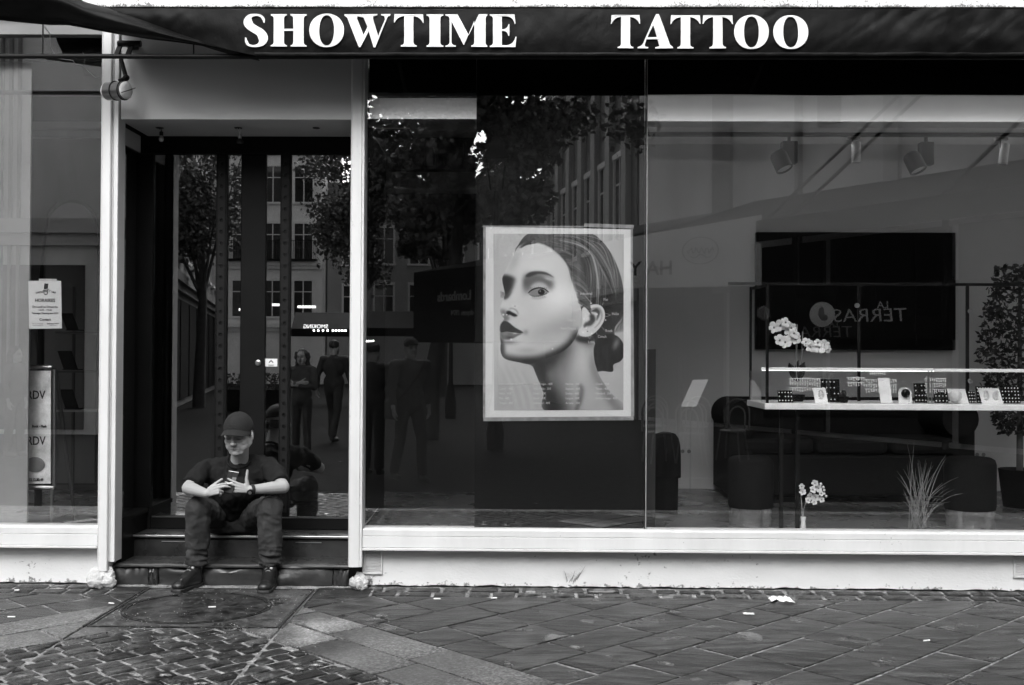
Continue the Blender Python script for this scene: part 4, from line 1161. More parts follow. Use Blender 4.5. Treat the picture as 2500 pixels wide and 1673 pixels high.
# the terrace awning: front edge runs obliquely, as the house behind it does
pA, pB = RF(1590, 590, 14.5), RF(2520, 440, 7.6)
ter = thing('terrace_awning', (0, 0, 0), 'big pale café terrace awning with dark underside, mirrored in the right window', 'awning')
ZT = 3.95
dirT = Vector((pB.x - pA.x, pB.y - pA.y, 0)).normalized(); nT = Vector((dirT.y, -dirT.x, 0))
if nT.y > 0 and nT.x < 0: nT = nT
outw = Vector((-dirT.y, dirT.x, 0))
if outw.x > 0: outw = -outw                                  # towards the street (left of the house)
A0 = Vector((pA.x, pA.y, ZT)) - dirT * 0.3; B0 = Vector((pB.x, pB.y, ZT)) + dirT * 3
def tp(s_, o_, z): return A0 + dirT * s_ + outw * o_ + Vector((0, 0, z - ZT))
LT = (B0 - A0).length
mb = MB(); mb.hexa([tp(0, 0, ZT - .34), tp(LT, 0, ZT - .34), tp(LT, 0, ZT), tp(0, 0, ZT)], [tp(0, -.03, ZT - .34), tp(LT, -.03, ZT - .34), tp(LT, -.03, ZT), tp(0, -.03, ZT)]); mb.build('valance', M['awn_dark'], ter)
mb = MB(); mb.hexa([tp(0, 0, ZT + .003), tp(LT, 0, ZT + .003), tp(LT, -3.2, ZT + 1.0), tp(0, -3.2, ZT + 1.0)], [tp(0, 0, ZT + .03), tp(LT, 0, ZT + .03), tp(LT, -3.2, ZT + 1.03), tp(0, -3.2, ZT + 1.03)]); mb.build('canopy', M['awn_dark'], ter)
for k in range(9):
    s_ = .4 + k * LT / 9
    mb = MB(); mb.tube([tp(s_, -.05, ZT - .05), tp(s_, -3.1, ZT + .9)], .03, 6); mb.build('rib', M['awn_dark'], ter)
for s_ in (3.4, 4.0, 7.0):
    mb = MB(); mb.tube([tp(s_, -.1, ZT + .06), tp(s_ + 1.6, -3.3, ZT + 3.4)], .032, 6); mb.build('stay_rod', M['awn_dark'], ter)
for k in range(4):
    mb = MB(); mb.tube([tp(1 + k * 3, -.15, 0), tp(1 + k * 3, -.15, ZT - .05)], .05, 8); mb.build('awning_post', M['awn_dark'], ter)
# hanging shop sign on the rendered house
hs = thing('hanging_sign', RF(2122, 400, 15.5), 'narrow stacked hanging sign on the rendered house wall', 'sign')
for (ya, yb2, m_) in ((232, 262, 'sign_grey'), (268, 310, 'sign_grey'), (352, 400, 'awn_dark'), (408, 462, 'awn_dark')):
    a, b = RF(2108, yb2, 15.5), RF(2140, ya, 15.5)
    mb = MB(); mb.box(a.x, b.x, a.y, a.y + .12, a.z, b.z); o = mb.build('sign_panel', M[m_], hs)
    c = (a + b) / 2; mb = MB(); mb.box(c.x - .05, c.x + .05, a.y + .121, a.y + .13, c.z - .05, c.z + .05); mb.build('emblem', M['sign_white'], o)
# white wind-screen banner at the end of the terrace, with its lettering
ban = thing('terrace_banner', (0, 0, 0), 'white terrace banner with dark capitals and an oval script logo, mirrored beside the poster', 'banner')
a, b = RF(1600, 705, 13.0), RF(1872, 560, 12.0)
a2, b2 = RF(1450, 700, 13.2), RF(1860, 545, 12.0)
mb = MB(); mb.hexa([Vector((a2.x, a2.y, a.z)), Vector((b2.x, b2.y, a.z)), Vector((b2.x, b2.y, b2.z + .15)), Vector((a2.x, a2.y, b2.z - .25))], [Vector((a2.x, a2.y - .03, a.z)), Vector((b2.x, b2.y - .03, a.z)), Vector((b2.x, b2.y - .03, b2.z + .15)), Vector((a2.x, a2.y - .03, b2.z - .25))]); mb.build('banner_cloth', M['awn_white'], ban)
dB = Vector((b2.x - a2.x, b2.y - a2.y, 0)).normalized(); nB = Vector((-dB.y, dB.x, 0))
if nB.y < 0: nB = -nB
def face_m(c, right, up, normal):
    m_ = Matrix((right, up, normal)).transposed().to_4x4(); m_.translation = c; return m_
def on_banner(px, py):
    t = (px - 1450) / 410; p = a2.lerp(b2, t); q = RF(px, py, 0.04 - p.y); return Vector((p.x, p.y, q.z)) + nB * .012
text_obj('HA Y', .36, M['awn_dark'], ban, face_m(on_banner(1596, 657), -dB, Vector((0, 0, 1)), nB), bold=.006, align='CENTER')
c = on_banner(1716, 612)
def oval(c, right, up, n_, rx, rz, w, m, parent, name):
    mb = MB(); K = 36
    f = lambda k, s_: c + right * (rx * s_ * math.cos(2*math.pi*k/K)) + up * (rz * s_ * math.sin(2*math.pi*k/K))
    mb.grid([[f(k, 1) for k in range(K)], [f(k, 1 - w) for k in range(K)]], closed=True)
    mb.grid([[f(k, 1 - w) + n_ * -.004 for k in range(K)], [f(k, 1) - n_ * .004 for k in range(K)]], closed=True)
    return mb.build(name, m, parent)
oval(c, dB, Vector((0, 0, 1)), nB, .34, .25, .07, M['sign_grey'], ban, 'oval_ring')
mb = MB(); mb.tube([c + dB * (-.24 + .02 * i) * -1 + Vector((0, 0, .05 * math.sin(i * 1.3) + .02 * math.sin(i * 2.9))) for i in range(25)], .012, 5); mb.tube([c + dB * (.2 - .02 * i) + Vector((0, 0, -.10 - .03 * math.sin(i * .5))) for i in range(20)], .01, 5); mb.build('script_logo', M['sign_grey'], ban)
# dark fascia of the café with its name and the round emblem
fas = thing('cafe_fascia', (0, 0, 0), 'dark café fascia with pale slanted lettering and a round emblem, mirrored over the screen', 'sign')
fa, fb = RF(1840, 800, 10.8), RF(2420, 800, 9.0)
fz0, fz1 = RF(2100, 830, 9.9).z, RF(2100, 690, 9.9).z
dF = Vector((fb.x - fa.x, fb.y - fa.y, 0)).normalized(); nF = Vector((-dF.y, dF.x, 0))
if nF.y < 0: nF = -nF
mb = MB(); q = nF * -.06
qa, qb = Vector((fa.x, fa.y, fz0)), Vector((fb.x, fb.y, fz0)); h_ = Vector((0, 0, fz1 - fz0))
mb.hexa([qb, qa, qa + h_, qb + h_], [qb + q, qa + q, qa + h_ + q, qb + h_ + q]); mb.build('fascia_board', M['awn_dark'], fas)
def on_fas(px, py):
    lo, hi = 0.0, 1.0
    for _ in range(30):
        mid = (lo + hi) / 2; p = qa.lerp(qb, mid); v = Vector((p.x, .04 - p.y, 1)) - CAM
        x = CX + FPX * v.dot(RT) / v.dot(FW)
        if x < px: lo = mid
        else: hi = mid
    p = qa.lerp(qb, lo); z = RF(px, py, 0.04 - p.y).z
    return Vector((p.x, p.y, z)) + nF * .012
up = Vector((0, 0, 1))
sl_ = (up + dF * -.08).normalized()
text_obj('TERRASSE', .30, M['sign_white'], fas, face_m(on_fas(2098, 772), -dF, sl_, nF), align='CENTER', xs=1.1, bold=-.002)
text_obj('LA', .15, M['sign_white'], fas, face_m(on_fas(2156, 745), -dF, sl_, nF), align='CENTER')
text_obj('TERRASSE', .26, M['sign_grey'], fas, face_m(on_fas(1985, 812), -dF, sl_, nF), align='CENTER', xs=1.1, bold=-.002)
text_obj('LA', .12, M['sign_grey'], fas, face_m(on_fas(2036, 792), -dF, sl_, nF), align='CENTER')
c = on_fas(2008, 768)
mb = MB(); K = 28
ring = [c + dF * (.20 * math.cos(2*math.pi*k/K)) + up * (.20 * math.sin(2*math.pi*k/K)) for k in range(K)]
mb.grid([ring, [p + nF * .02 for p in ring]], closed=True); mb.f.append(tuple(len(mb.v) - K + k for k in range(K))); em = mb.build('round_emblem', M['sign_white'], fas)
mb = MB(); mb.ell(c + nF * .022 + up * .02, (.06, .02, .10)); mb.ell(c + nF * .022 + up * -.05 + dF * .05, (.09, .02, .05)); mb.build('emblem_bird', M['sign_grey'], em, smooth=60)
for i, (px, py, lab) in enumerate(((1864, 765, 'hexagonal wall lamp left of the mirrored café lettering'), (2328, 755, 'glowing hexagonal lamp right of the mirrored café lettering'), (2242, 800, 'lower hexagonal lamp below the mirrored café fascia'))):
    c = RF(px, py, 9.6)
    t = thing('hexagon_lamp', c, lab, 'lamp', 'hexagonal terrace lamps')
    mb = MB(); hexp = [(.095 * math.sin(k * math.pi / 3), .115 * math.cos(k * math.pi / 3)) for k in range(6)]
    mb.prism(hexp, [], lambda u, v: c + Vector((u, .06, v)), (0, -.12, 0)); mb.build('lamp_body', M['sign_grey'], t)
    mb = MB(); mb.tube([c + Vector((0, 0, .115)), c + Vector((0, 0, .5))], .008, 6); mb.build('chain', M['awn_dark'], t)
    if i == 1: mb = MB(); mb.ell(c + Vector((.03, .07, .03)), .025); mb.build('bulb', M['lit'], t)
# bentwood terrace chairs
def chair(loc, rz, label):
    t = thing('terrace_chair', loc, label, 'chair', 'bentwood terrace chairs'); 
    R0 = Matrix.Rotation(rz, 3, 'Z'); O = Vector(loc)
    def V(x, y, z): return O + R0 @ Vector((x, y, z))
    mb = MB(); mb.lathe([(.19, -.02), (.20, 0), (.18, .015), (0, .015)], V(0, 0, .45), 20); mb.build('seat', M['sign_grey'], t)
    for sx, sy in ((-1, -1), (1, -1), (-1, 1), (1, 1)):
        mb = MB(); mb.tube([V(.14 * sx, .14 * sy, .44), V(.19 * sx, .19 * sy, 0)], .014, 6); mb.build('leg', M['sign_grey'], t)
    for r, h in ((.20, .48), (.13, .36)):
        mb = MB(); mb.tube([V(-r, .17, .45)] + [V(r * math.cos(a), .19 + .04 * math.sin(a), .45 + h * .55 + h * .45 * math.sin(a)) for a in [math.pi - math.pi * k / 10 for k in range(11)]] + [V(r, .17, .45)], .013, 6); mb.build('backrest', M['sign_grey'], t)
for i, (px, yv) in enumerate(((1610, 9.0), (1690, 8.7), (1600, 10.5), (1700, 10.3), (1790, 9.5))):
    p = vpos0 = P(px, 870, yv); chair((p.x, -p.y, 0), 2.9 + .2 * i, 'curved-back terrace chair, %s mirrored beside the right window joint' % ('first one', 'second one', 'far one', 'middle far one', 'rightmost one')[i])
# dark kiosk awning with lettering, mirrored left of the poster
kio = thing('dark_brasserie_awning', RF(1090, 870, 10.5).xy.to_3d(), 'dark brasserie awning with faint pale lettering, mirrored left of the poster', 'awning')
ka, kb = RF(1010, 690, 11.6), RF(1230, 690, 9.6)
dK = Vector((kb.x - ka.x, kb.y - ka.y, 0)).normalized(); nK = Vector((-dK.y, dK.x, 0))
if nK.y < 0: nK = -nK
ka.z = kb.z = 0
kz0, kz1 = RF(1090, 835, 10.6).z, RF(1090, 655, 10.6).z
mb = MB(); q = nK * -1.4
mb.hexa([kb + up * kz0, ka + up * kz0, ka + up * kz1, kb + up * kz1], [kb + q + up * kz0, ka + q + up * kz0, ka + q + up * (kz1 + .3), kb + q + up * (kz1 + .3)]); mb.build('awning_box', M['awn_dark'], kio)
def on_k(px, py):
    lo, hi = 0.0, 1.0
    for _ in range(30):
        mid = (lo + hi) / 2; p = ka.lerp(kb, mid); v = Vector((p.x, .04 - p.y, 1)) - CAM
        if CX + FPX * v.dot(RT) / v.dot(FW) < px: lo = mid
        else: hi = mid
    p = ka.lerp(kb, lo); return Vector((p.x, p.y, RF(px, py, .04 - p.y).z)) + nK * .01
text_obj('Lombards', .22, M['sign_grey'], kio, face_m(on_k(1108, 724), -dK, up, nK), align='CENTER', xs=1.1, bold=.004)
text_obj('depuis 1974', .13, M['sign_grey'], kio, face_m(on_k(1128, 764), -dK, up, nK), align='CENTER')
# strips and strings of lit lamps under the far awnings
far = thing('far_cafe_awning', RF(740, 800, 26.0).xy.to_3d(), 'dark far café awning with lit strips and a row of bulbs, mirrored in the door', 'awning')
a, b = RF(690, 800, 26.0), RF(850, 752, 26.0)
mb = MB(); mb.hexa([Vector((a.x, a.y, a.z)), Vector((b.x + 2, a.y, a.z)), Vector((b.x + 2, a.y - 2.5, b.z)), Vector((a.x - .4, a.y - 2.5, b.z))], [Vector((a.x, a.y, a.z - .25)), Vector((b.x + 2, a.y, a.z - .25)), Vector((b.x + 2, a.y - 2.5, b.z - .1)), Vector((a.x - .4, a.y - 2.5, b.z - .1))]); mb.build('awning_cloth', M['awn_dark'], far)
for (x0, x1, y) in ((558, 586, 752), (642, 678, 740), (706, 752, 745)):
    a, b = RF(x0, y + 3, 25.0), RF(x1, y - 3, 25.0); mb = MB(); mb.box(a.x, b.x, a.y, a.y + .05, a.z, b.z); mb.build('light_strip', M['lit_soft'], far)
for px in (747, 758, 770, 782, 795, 803, 811, 819, 827): 
    c = RF(px, 805, 25.0); mb = MB(); mb.ell(c, .028, nu=8, nv=6); mb.build('bulb', M['lit'], far)
a = RF(751, 795, 24.8)
text_obj('SMOKING', .17, M['lit_soft'], far, face_m(a, Vector((-1, 0, 0)), up, Vector((0, 1, 0))), align='CENTER')
for px in (890, 895, 900, 905, 911):
    c = RF(px, 833, 16.0); mb = MB(); mb.ell(c, .022, nu=8, nv=6); mb.build('bulb', M['lit'], far)
for px, py, r in ((1117, 830, .03), (1100, 830, .016)):
    c = RF(px, py, 16.0); mb = MB(); mb.ell(c, r, nu=8, nv=6); mb.build('bulb', M['lit'], far)

# ------------------------------------------------------------------ street lamps
def lantern(px, py, yv, label, sc=1.0):
    c = RF(px, py, yv); t = thing('street_lamp', (c.x, c.y, 0), label, 'street lamp', 'old-style street lanterns')
    mb = MB(); mb.tube([(c.x, c.y, 0), (c.x, c.y, .9), (c.x, c.y, c.z - .25 * sc)], [.09, .055, .04], 12); mb.lathe([(.14, 0), (.15, .3), (.09, .8), (.06, .9)], (c.x, c.y, 0), 14); mb.build('lamp_post', M['black_metal'], t, smooth=40)
    mb = MB(); s_ = sc
    for k in range(4):
        a = math.pi/4 + k * math.pi/2; mb.tube([c + Vector((.12*s_*math.cos(a), .12*s_*math.sin(a), -.22*s_)), c + Vector((.2*s_*math.cos(a), .2*s_*math.sin(a), .2*s_))], .012, 5)
    mb.lathe([(.25*s_, .2*s_), (.27*s_, .22*s_), (.13*s_, .40*s_), (.13*s_, .46*s_), (.04*s_, .55*s_), (0, .62*s_)], c, 4, Matrix.Rotation(math.pi/4, 3, 'Z')); mb.build('lantern_cage', M['black_metal'], t)
    mb = MB(); mb.lathe([(.115*s_, -.21*s_), (.19*s_, .19*s_)], c, 4, Matrix.Rotation(math.pi/4, 3, 'Z')); mb.build('lantern_pane', M['inner_glass'], t)
lantern(1212, 425, 11.0, 'near street lantern, mirrored in the dark board above the poster', 1.15)
lantern(1102, 655, 20.0, 'farther street lantern, mirrored left of the poster top')

# ------------------------------------------------------------------ trees
M['bark'] = mat('bark', 0.06, 0.9, var=.4, vs=6, bump=.7, bs=25)
M['leaf'] = mat('leaf', 0.12, 0.55, var=.5, vs=5)
def tree(px, yv, zc, rx, rz, nleaf, label, leaf=.12, seed=1, trunk_px=None, ry=None):
    c = RF(px, 870, yv); c.z = zc; rg = random.Random(seed); ry = ry or rx
    tp_ = RF(trunk_px or px, 870, yv); base = Vector((tp_.x, tp_.y, 0))
    t = thing('tree', base, label, 'tree')
    mb = MB(); top = Vector((c.x, c.y, zc + rz * .3))
    mb.tube([base, base + Vector((.03, 0, 1.2)), base.lerp(top, .45) + Vector((.1, 0, 0)), top], [.19, .16, .12, .04], 10)
    limbs = []
    for i in range(11):
        a = rg.uniform(0, 6.28); s0 = base.lerp(top, rg.uniform(.4, .85)); e = c + Vector((rx * .8 * math.cos(a) * rg.uniform(.5, 1), ry * .8 * math.sin(a) * rg.uniform(.5, 1), rz * rg.uniform(-.7, .8)))
        m_ = s0.lerp(e, .5) + Vector((0, 0, .25)); mb.tube([s0, m_, e], [.06, .035, .012], 6); limbs.append((s0, m_, e))
        for k in range(2):
            e2 = m_ + Vector((rg.uniform(-1, 1), rg.uniform(-1, 1), rg.uniform(-.6, .6))) * rx * .4; mb.tube([m_, e2], [.025, .008], 5); limbs.append((m_, m_.lerp(e2, .6), e2))
    mb.build('trunk', M['bark'], t, smooth=60)
    clumps = []
    for s0, m_, e in limbs: clumps += [(e, rg.uniform(.35, .7)), (m_.lerp(e, .5), rg.uniform(.3, .6))]
    for i in range(26):
        a, b = rg.uniform(0, 6.28), rg.uniform(-1, 1); q = math.sqrt(1 - b * b) * rg.uniform(.55, 1)
        clumps.append((c + Vector((rx * q * math.cos(a), ry * q * math.sin(a), rz * b * .95)), rg.uniform(.3, .65)))
    V_, F_ = [], []
    for i in range(nleaf):
        cc_, r = rg.choice(clumps); d = Vector((rg.gauss(0, 1), rg.gauss(0, 1), rg.gauss(0, .8))).normalized() * r * rg.random() ** .45
        p = cc_ + d; s_ = leaf * rg.uniform(.6, 1.25)
        n1 = Vector((rg.gauss(0, 1), rg.gauss(0, 1), rg.gauss(0, 1) + .5)).normalized(); u = n1.orthogonal().normalized(); w = n1.cross(u)
        a = rg.uniform(0, 6.28); u, w = u * math.cos(a) + w * math.sin(a), w * math.cos(a) - u * math.sin(a)
        k = len(V_)
        V_ += [p - u * s_, p - u * s_ * .1 + w * s_ * .75 + n1 * s_ * .1, p + u * s_ + n1 * s_ * -.12, p + u * s_ * .1 - w * s_ * .75 + n1 * s_ * .1]
        F_ += [(k, k + 1, k + 2, k + 3)]
    mb = MB(); mb.v = V_; mb.f = F_; mb.build('crown', M['leaf'], t)
tree(1150, 13.2, 6.3, 3.1, 2.9, 24000, 'big dark plane tree mirrored above and left of the poster', .085, 3, 1050, 2.2)
tree(845, 24.0, 6.4, 1.5, 2.7, 12000, 'leafy tree mirrored in the right door pane', .07, 5, 850)
tree(455, 24.0, 6.4, 1.9, 1.9, 9000, 'small leafy tree mirrored in the left door pane', .07, 8)
tree(1080, 34.0, 8.0, 2.2, 2.4, 5000, 'tall tree farther down the side street, behind the plane tree', .14, 9)
# two parked push-cart stalls of the far terrace: low dark planters that line the pavement
for i, px in enumerate((560, 640)):
    c = RF(px, 870, 22.0)
    t = thing('planter', (c.x, c.y, 0), ('left' if i == 0 else 'right') + ' dark planter box on the far pavement, mirrored in the door', 'planter', 'far pavement planters')
    mb = MB(); mb.hexa([Vector((c.x - .4, c.y + .2, 0)), Vector((c.x + .4, c.y + .2, 0)), Vector((c.x + .45, c.y + .25, .6)), Vector((c.x - .45, c.y + .25, .6))], [Vector((c.x - .4, c.y - .2, 0)), Vector((c.x + .4, c.y - .2, 0)), Vector((c.x + .45, c.y - .25, .6)), Vector((c.x - .45, c.y - .25, .6))]); mb.build('box', M['awn_dark'], t)
    rg = random.Random(i); mb = MB()
    for k in range(220):
        p = Vector((c.x + rg.uniform(-.42, .42), c.y + rg.uniform(-.22, .22), .6 + rg.random() * .45)); u = Vector((rg.gauss(0, 1), rg.gauss(0, 1), rg.gauss(0, 1))).normalized() * .05; w = u.orthogonal().normalized() * .035
        mb.add([p - u, p + w, p + u, p - w], [(0, 1, 2, 3)])
    mb.build('foliage', M['leaf'], t)
# ================================================================== people
def remesh(mb, voxel, iters=6):
    me = mb.mesh('tmp'); o = bpy.data.objects.new('tmp', me); COL.objects.link(o)
    r = o.modifiers.new('r', 'REMESH'); r.mode = 'VOXEL'; r.voxel_size = voxel
    s = o.modifiers.new('s', 'SMOOTH'); s.iterations = iters; s.factor = 0.5
    dg = bpy.context.evaluated_depsgraph_get(); ev = o.evaluated_get(dg); em = ev.to_mesh()
    co = np.empty(len(em.vertices) * 3, 'f'); em.vertices.foreach_get('co', co)
    no = np.empty(len(em.vertices) * 3, 'f'); em.vertices.foreach_get('normal', no)
    fs = [tuple(p.vertices) for p in em.polygons]
    ev.to_mesh_clear(); bpy.data.objects.remove(o); bpy.data.meshes.remove(me)
    return co.reshape(-1, 3), no.reshape(-1, 3), fs
def solid(name, data, m, parent, tone=None):
    co, no, fs = data
    org = np.array(wloc(parent)) if parent is not None else np.zeros(3)
    me = bpy.data.meshes.new(name); me.from_pydata((co - org).tolist(), [], fs); me.update()
    me.polygons.foreach_set('use_smooth', [True] * len(me.polygons))
    if tone is not None:
        at = me.attributes.new('tone', 'FLOAT', 'POINT'); at.data.foreach_set('value', tone.astype('f'))
    me.materials.append(m)
    o = bpy.data.objects.new(name, me); COL.objects.link(o)
    if parent is not None: o.parent = parent
    return o
def fold(co, no, amp, sc, seed=0, ridge=True):
    out = co.copy()
    for i in range(len(co)):
        p = Vector(co[i]); q = Vector((p.x * sc[0] + seed, p.y * sc[1], p.z * sc[2]))
        w = mnoise.noise(q)
        if ridge: w = 0.55 - 1.6 * abs(w)
        w += 0.4 * mnoise.noise(q * 2.1)
        out[i] = co[i] + no[i] * amp * w
    return out
def tone_mat(name, rough, bump=0.1, bs=200, spec=0.4):
    m = mat(name, 0.4, rough, bump=bump, bs=bs, spec=spec, bdist=0.001)
    n = m.node_tree.nodes; l = m.node_tree.links
    a = n.new('ShaderNodeAttribute'); a.attribute_name = 'tone'
    l.new(a.outputs['Fac'], n['Principled BSDF'].inputs['Base Color'])
    return m
M['skin'] = tone_mat('skin', 0.5)
M['skin'].node_tree.nodes['Principled BSDF'].inputs['Subsurface Weight'].default_value = 0.0
M['tee'] = mat('tee_cotton', 0.014, 0.95, var=0.25, vs=14, bump=0.3, bs=120, spec=0.15)
M['denim'] = mat('denim', 0.030, 0.95, var=0.7, vs=6, bump=0.3, bs=160)
M['shoe'] = mat('shoe_leather', 0.012, 0.35, var=0.3, vs=20, bump=0.3, bs=90)
M['cap_cloth'] = mat('cap_cloth', 0.010, 0.9, var=0.15, vs=20, bump=0.3, bs=220)

def hand(mb, wrist, d, n, s, curls, size=1.0, thumb=(0.75, 0.62, 0.15), tcurl=0.25, spread=0.0):
    wrist, d, N, s = Vector(wrist), Vector(d).normalized(), Vector(n).normalized(), Vector(s).normalized()
    k = size
    for off, r in ((0.026, .0135), (0.009, .0145), (-0.009, .0140), (-0.025, .0120)):
        mb.cap(wrist + d * 0.012 * k + s * off * 0.55 * k, wrist + d * 0.088 * k + s * off * k, r * k, r * 0.80 * k, 10)
    L = (0.072, 0.080, 0.073, 0.058); O = (0.028, 0.0095, -0.0095, -0.027); ends = []
    for i in range(4):
        p = wrist + d * (0.088, 0.092, 0.089, 0.082)[i] * k + s * O[i] * k
        dd = (d + s * spread * (1.5 - i) * 0.6).normalized(); nn = N; r = (.0092, .0095, .0090, .0080)[i] * k
        for f, cc in zip((0.45, 0.30, 0.25), curls[i]):
            a, b = dd * math.cos(cc) + nn * math.sin(cc), nn * math.cos(cc) - dd * math.sin(cc)
            dd, nn = a.normalized(), b.normalized()
            q = p + dd * L[i] * f * k
            mb.cap(p, q, r, r * 0.90, 10); p, r = q, r * 0.88
        ends.append(p)
    td = (d * thumb[0] + s * thumb[1] + N * thumb[2]).normalized()
    p = wrist + d * 0.022 * k + s * 0.022 * k
    q = p + td * 0.045 * k; mb.cap(p, q, .0155 * k, .0118 * k, 10)
    td2 = (td * math.cos(tcurl) + d * math.sin(tcurl)).normalized()
    e = q + td2 * 0.034 * k; mb.cap(q, e, .0115 * k, .0102 * k, 10)
    e2 = e + td2 * 0.024 * k; mb.cap(e, e2, .0102 * k, .0082 * k, 10)
    ends.append(e2)
    return ends
def head_prims(mb, C, R, k=1.0):
    def T(x, y, z): return Vector(C) + R @ Vector((x * k, y * k, z * k))
    def e(c, r, rot=None): mb.ell(T(*c), tuple(q * k for q in r), R if rot is None else R @ rot, 20, 14)
    e((0, .015, .038), (.077, .096, .094)); e((0, -.012, -.030), (.070, .076, .090)); e((0, -.038, -.055), (.059, .054, .068))
    for s in (-1, 1):
        mb.cap(T(s*.054, .010, -.050), T(s*.024, -.050, -.096), .025*k, .025*k); e((s*.036, -.044, -.058), (.030, .034, .036))
        e((s*.038, -.056, -.026), (.029, .025, .029)); e((s*.079, .014, -.008), (.009, .019, .031), Matrix.Rotation(s*0.35, 3, 'Z') @ Matrix.Rotation(-.15, 3, 'X'))
        e((s*.077, .008, -.032), (.008, .010, .011))
        e((s*.031, -.076, .003), (.0165, .0125, .0115)); e((s*.0115, -.098, -.036), (.0085, .011, .0085))
        mb.cap(T(s*.010, -.086, .024), T(s*.050, -.070, .024), .0105*k, .008*k)
    e((0, -.072, -.101), (.027, .020, .021))
    mb.cap(T(0, -.084, .012), T(0, -.113, -.030), .0085*k, .0125*k)
    mb.cap(T(-.026, -.079, -.0655), T(.026, -.079, -.0655), .0080*k, .0080*k); mb.cap(T(0, -.091, -.065), T(0, -.0905, -.066), .0085*k, .0085*k)
    mb.cap(T(-.019, -.081, -.0785), T(.019, -.081, -.0785), .0090*k, .0090*k)
def head_tones(co, C, R, k=1.0, base=0.42, stub=0.5, brow=True):
    L = ((co - np.array(C)) @ np.array(R)) / k             # local coordinates (R orthonormal)
    x, y, z = L[:, 0], L[:, 1], L[:, 2]; ax = np.abs(x); t = np.full(len(co), base)
    front = y < -0.045
    def g(c, s): return np.exp(-(((ax - c[0]) / s[0]) ** 2 + ((z - c[1]) / s[1]) ** 2)) * front
    t *= 1 - 0.78 * g((.036, .022), (.022, .0065)) * (1 if brow else 0)
    t *= 1 - 0.90 * g((.034, -.005), (.019, .0050))
    t *= 1 - 0.40 * g((.032, .004), (.024, .015))  # eye-socket shade put into the skin tone
    t *= 1 - 0.40 * g((0, -.0640), (.028, .0060))
    t *= 1 - 0.82 * g((0, -.0715), (.034, .0036))
    t *= 1 - 0.32 * g((0, -.079), (.024, .0060))
    t *= 1 - 1.1 * stub * g((.015, -.0535), (.022, .0070))
    t *= 1 - 0.7 * stub * g((.036, -.064), (.006, .012))
    t *= 1 - 0.9 * stub * g((0, -.107), (.030, .014))
    t *= 1 - 0.75 * g((.010, -.0430), (.0065, .0045))  # nostril shade, also put into the tone
    t *= 1 - 0.25 * g((.022, -.034), (.006, .014))
    jaw = (z < -.055) & (z > -.14) & (y < 0.04)
    t = np.where(jaw, t * (1 - 0.05 * stub), t)
    return t

# ------------------------------------------------------------------ the man on the step
C0 = P(582, 1074, 0.035); C0.z = 1.034
RH = Matrix.Rotation(math.radians(-7), 3, 'Z') @ Matrix.Rotation(math.radians(13), 3, 'X')
hipc = P(570, 1262, 0.40); hipc.z = 0.405
man = thing('person', (hipc.x, 0.35, zs2), 'man in dark cap, black T-shirt and jeans sitting on the door step with a phone', 'person')
shL, shR = P(503, 1141, 0.14), P(658, 1136, 0.14)
elL, elR = P(460, 1192, -0.03), P(691, 1189, -0.02)
wrL, wrR = P(504, 1205, -0.21), P(611, 1196, -0.15)
knL, knR = P(484, 1243, -0.02), P(658, 1240, -0.02)
anL, anR = P(481, 1392, 0.015), P(660, 1392, 0.015)
chest = P(579, 1165, 0.19); neck0 = P(582, 1122, 0.125)
body = MB()
head_prims(body, C0, RH, 1.07)
body.cap(neck0 + Vector((0, .03, -.03)), C0 + RH @ Vector((0, .022, -.055)), .062, .058)
body.cap(chest + Vector((0, .02, 0)), hipc + Vector((0, .02, .05)), .11, .12)
for s, sh, el, wr in ((-1, shL, elL, wrL), (1, shR, elR, wrR)):
    body.cap(neck0 + Vector((s * .02, .04, -.07)), sh + Vector((0, .02, -.02)), .034, .036)
    body.cap(sh + Vector((0, .01, -.01)), el, .044, .045); mid = el.lerp(wr, .35)
    body.cap(el, mid, .044, .043); body.cap(mid, wr, .042, .0285)
for s, kn, an in ((-1, knL, anL), (1, knR, anR)):
    body.cap(hipc + Vector((s * .09, 0, 0)), kn, .07, .045); body.cap(kn, an, .045, .034); body.cap(an, an + Vector((0, -.02, -.045)), .03, .025)
dL = (P(546, 1190, -0.23) - wrL).normalized()
endsL = hand(body, wrL, dL, Vector((0.1, .85, -.45)), Vector((-.15, .3, 1)), [(.25, .45, .3), (.35, .5, .3), (.95, 1.0, .5), (1.0, 1.1, .6)], 1.0, (.8, .5, .25), .3)
dR = (P(552, 1186, -0.19) - wrR).normalized()
endsR = hand(body, wrR, dR, Vector((.05, .95, .1)), Vector((.1, .1, 1)), [(.12, .2, .15), (.15, .22, .18), (.2, .25, .2), (.25, .3, .2)], 1.0, (.25, .95, -.05), -.25, 0.22)
data = remesh(body, 0.0036, 4)
def soften(data, C, rad, its):
    co, no, fs = data; co = co.copy(); sel = np.linalg.norm(co - np.array(C), axis=1) < rad
    e = np.array([(f[i], f[(i + 1) % len(f)]) for f in fs for i in range(len(f))])
    e = e[sel[e[:, 0]] & sel[e[:, 1]]]
    for _ in range(its):
        acc = np.zeros_like(co); cnt = np.zeros(len(co)); np.add.at(acc, e[:, 0], co[e[:, 1]]); np.add.at(cnt, e[:, 0], 1)
        ok = cnt > 0; co[ok] = co[ok] * .5 + .5 * acc[ok] / cnt[ok][:, None]
    return co, no, fs
data = soften(data, C0, .17, 8)
xa_ = np.array(RH @ Vector((1, 0, 0))); rel_ = data[0] - np.array(C0); up_ = rel_ @ np.array(RH @ Vector((0, 0, 1)))
wgt_ = np.clip((up_ + .135) / .05, 0, 1) * (np.linalg.norm(rel_, axis=1) < .19)
data = (data[0] + (rel_ @ xa_ * .085 * wgt_)[:, None] * xa_[None, :], data[1], data[2])
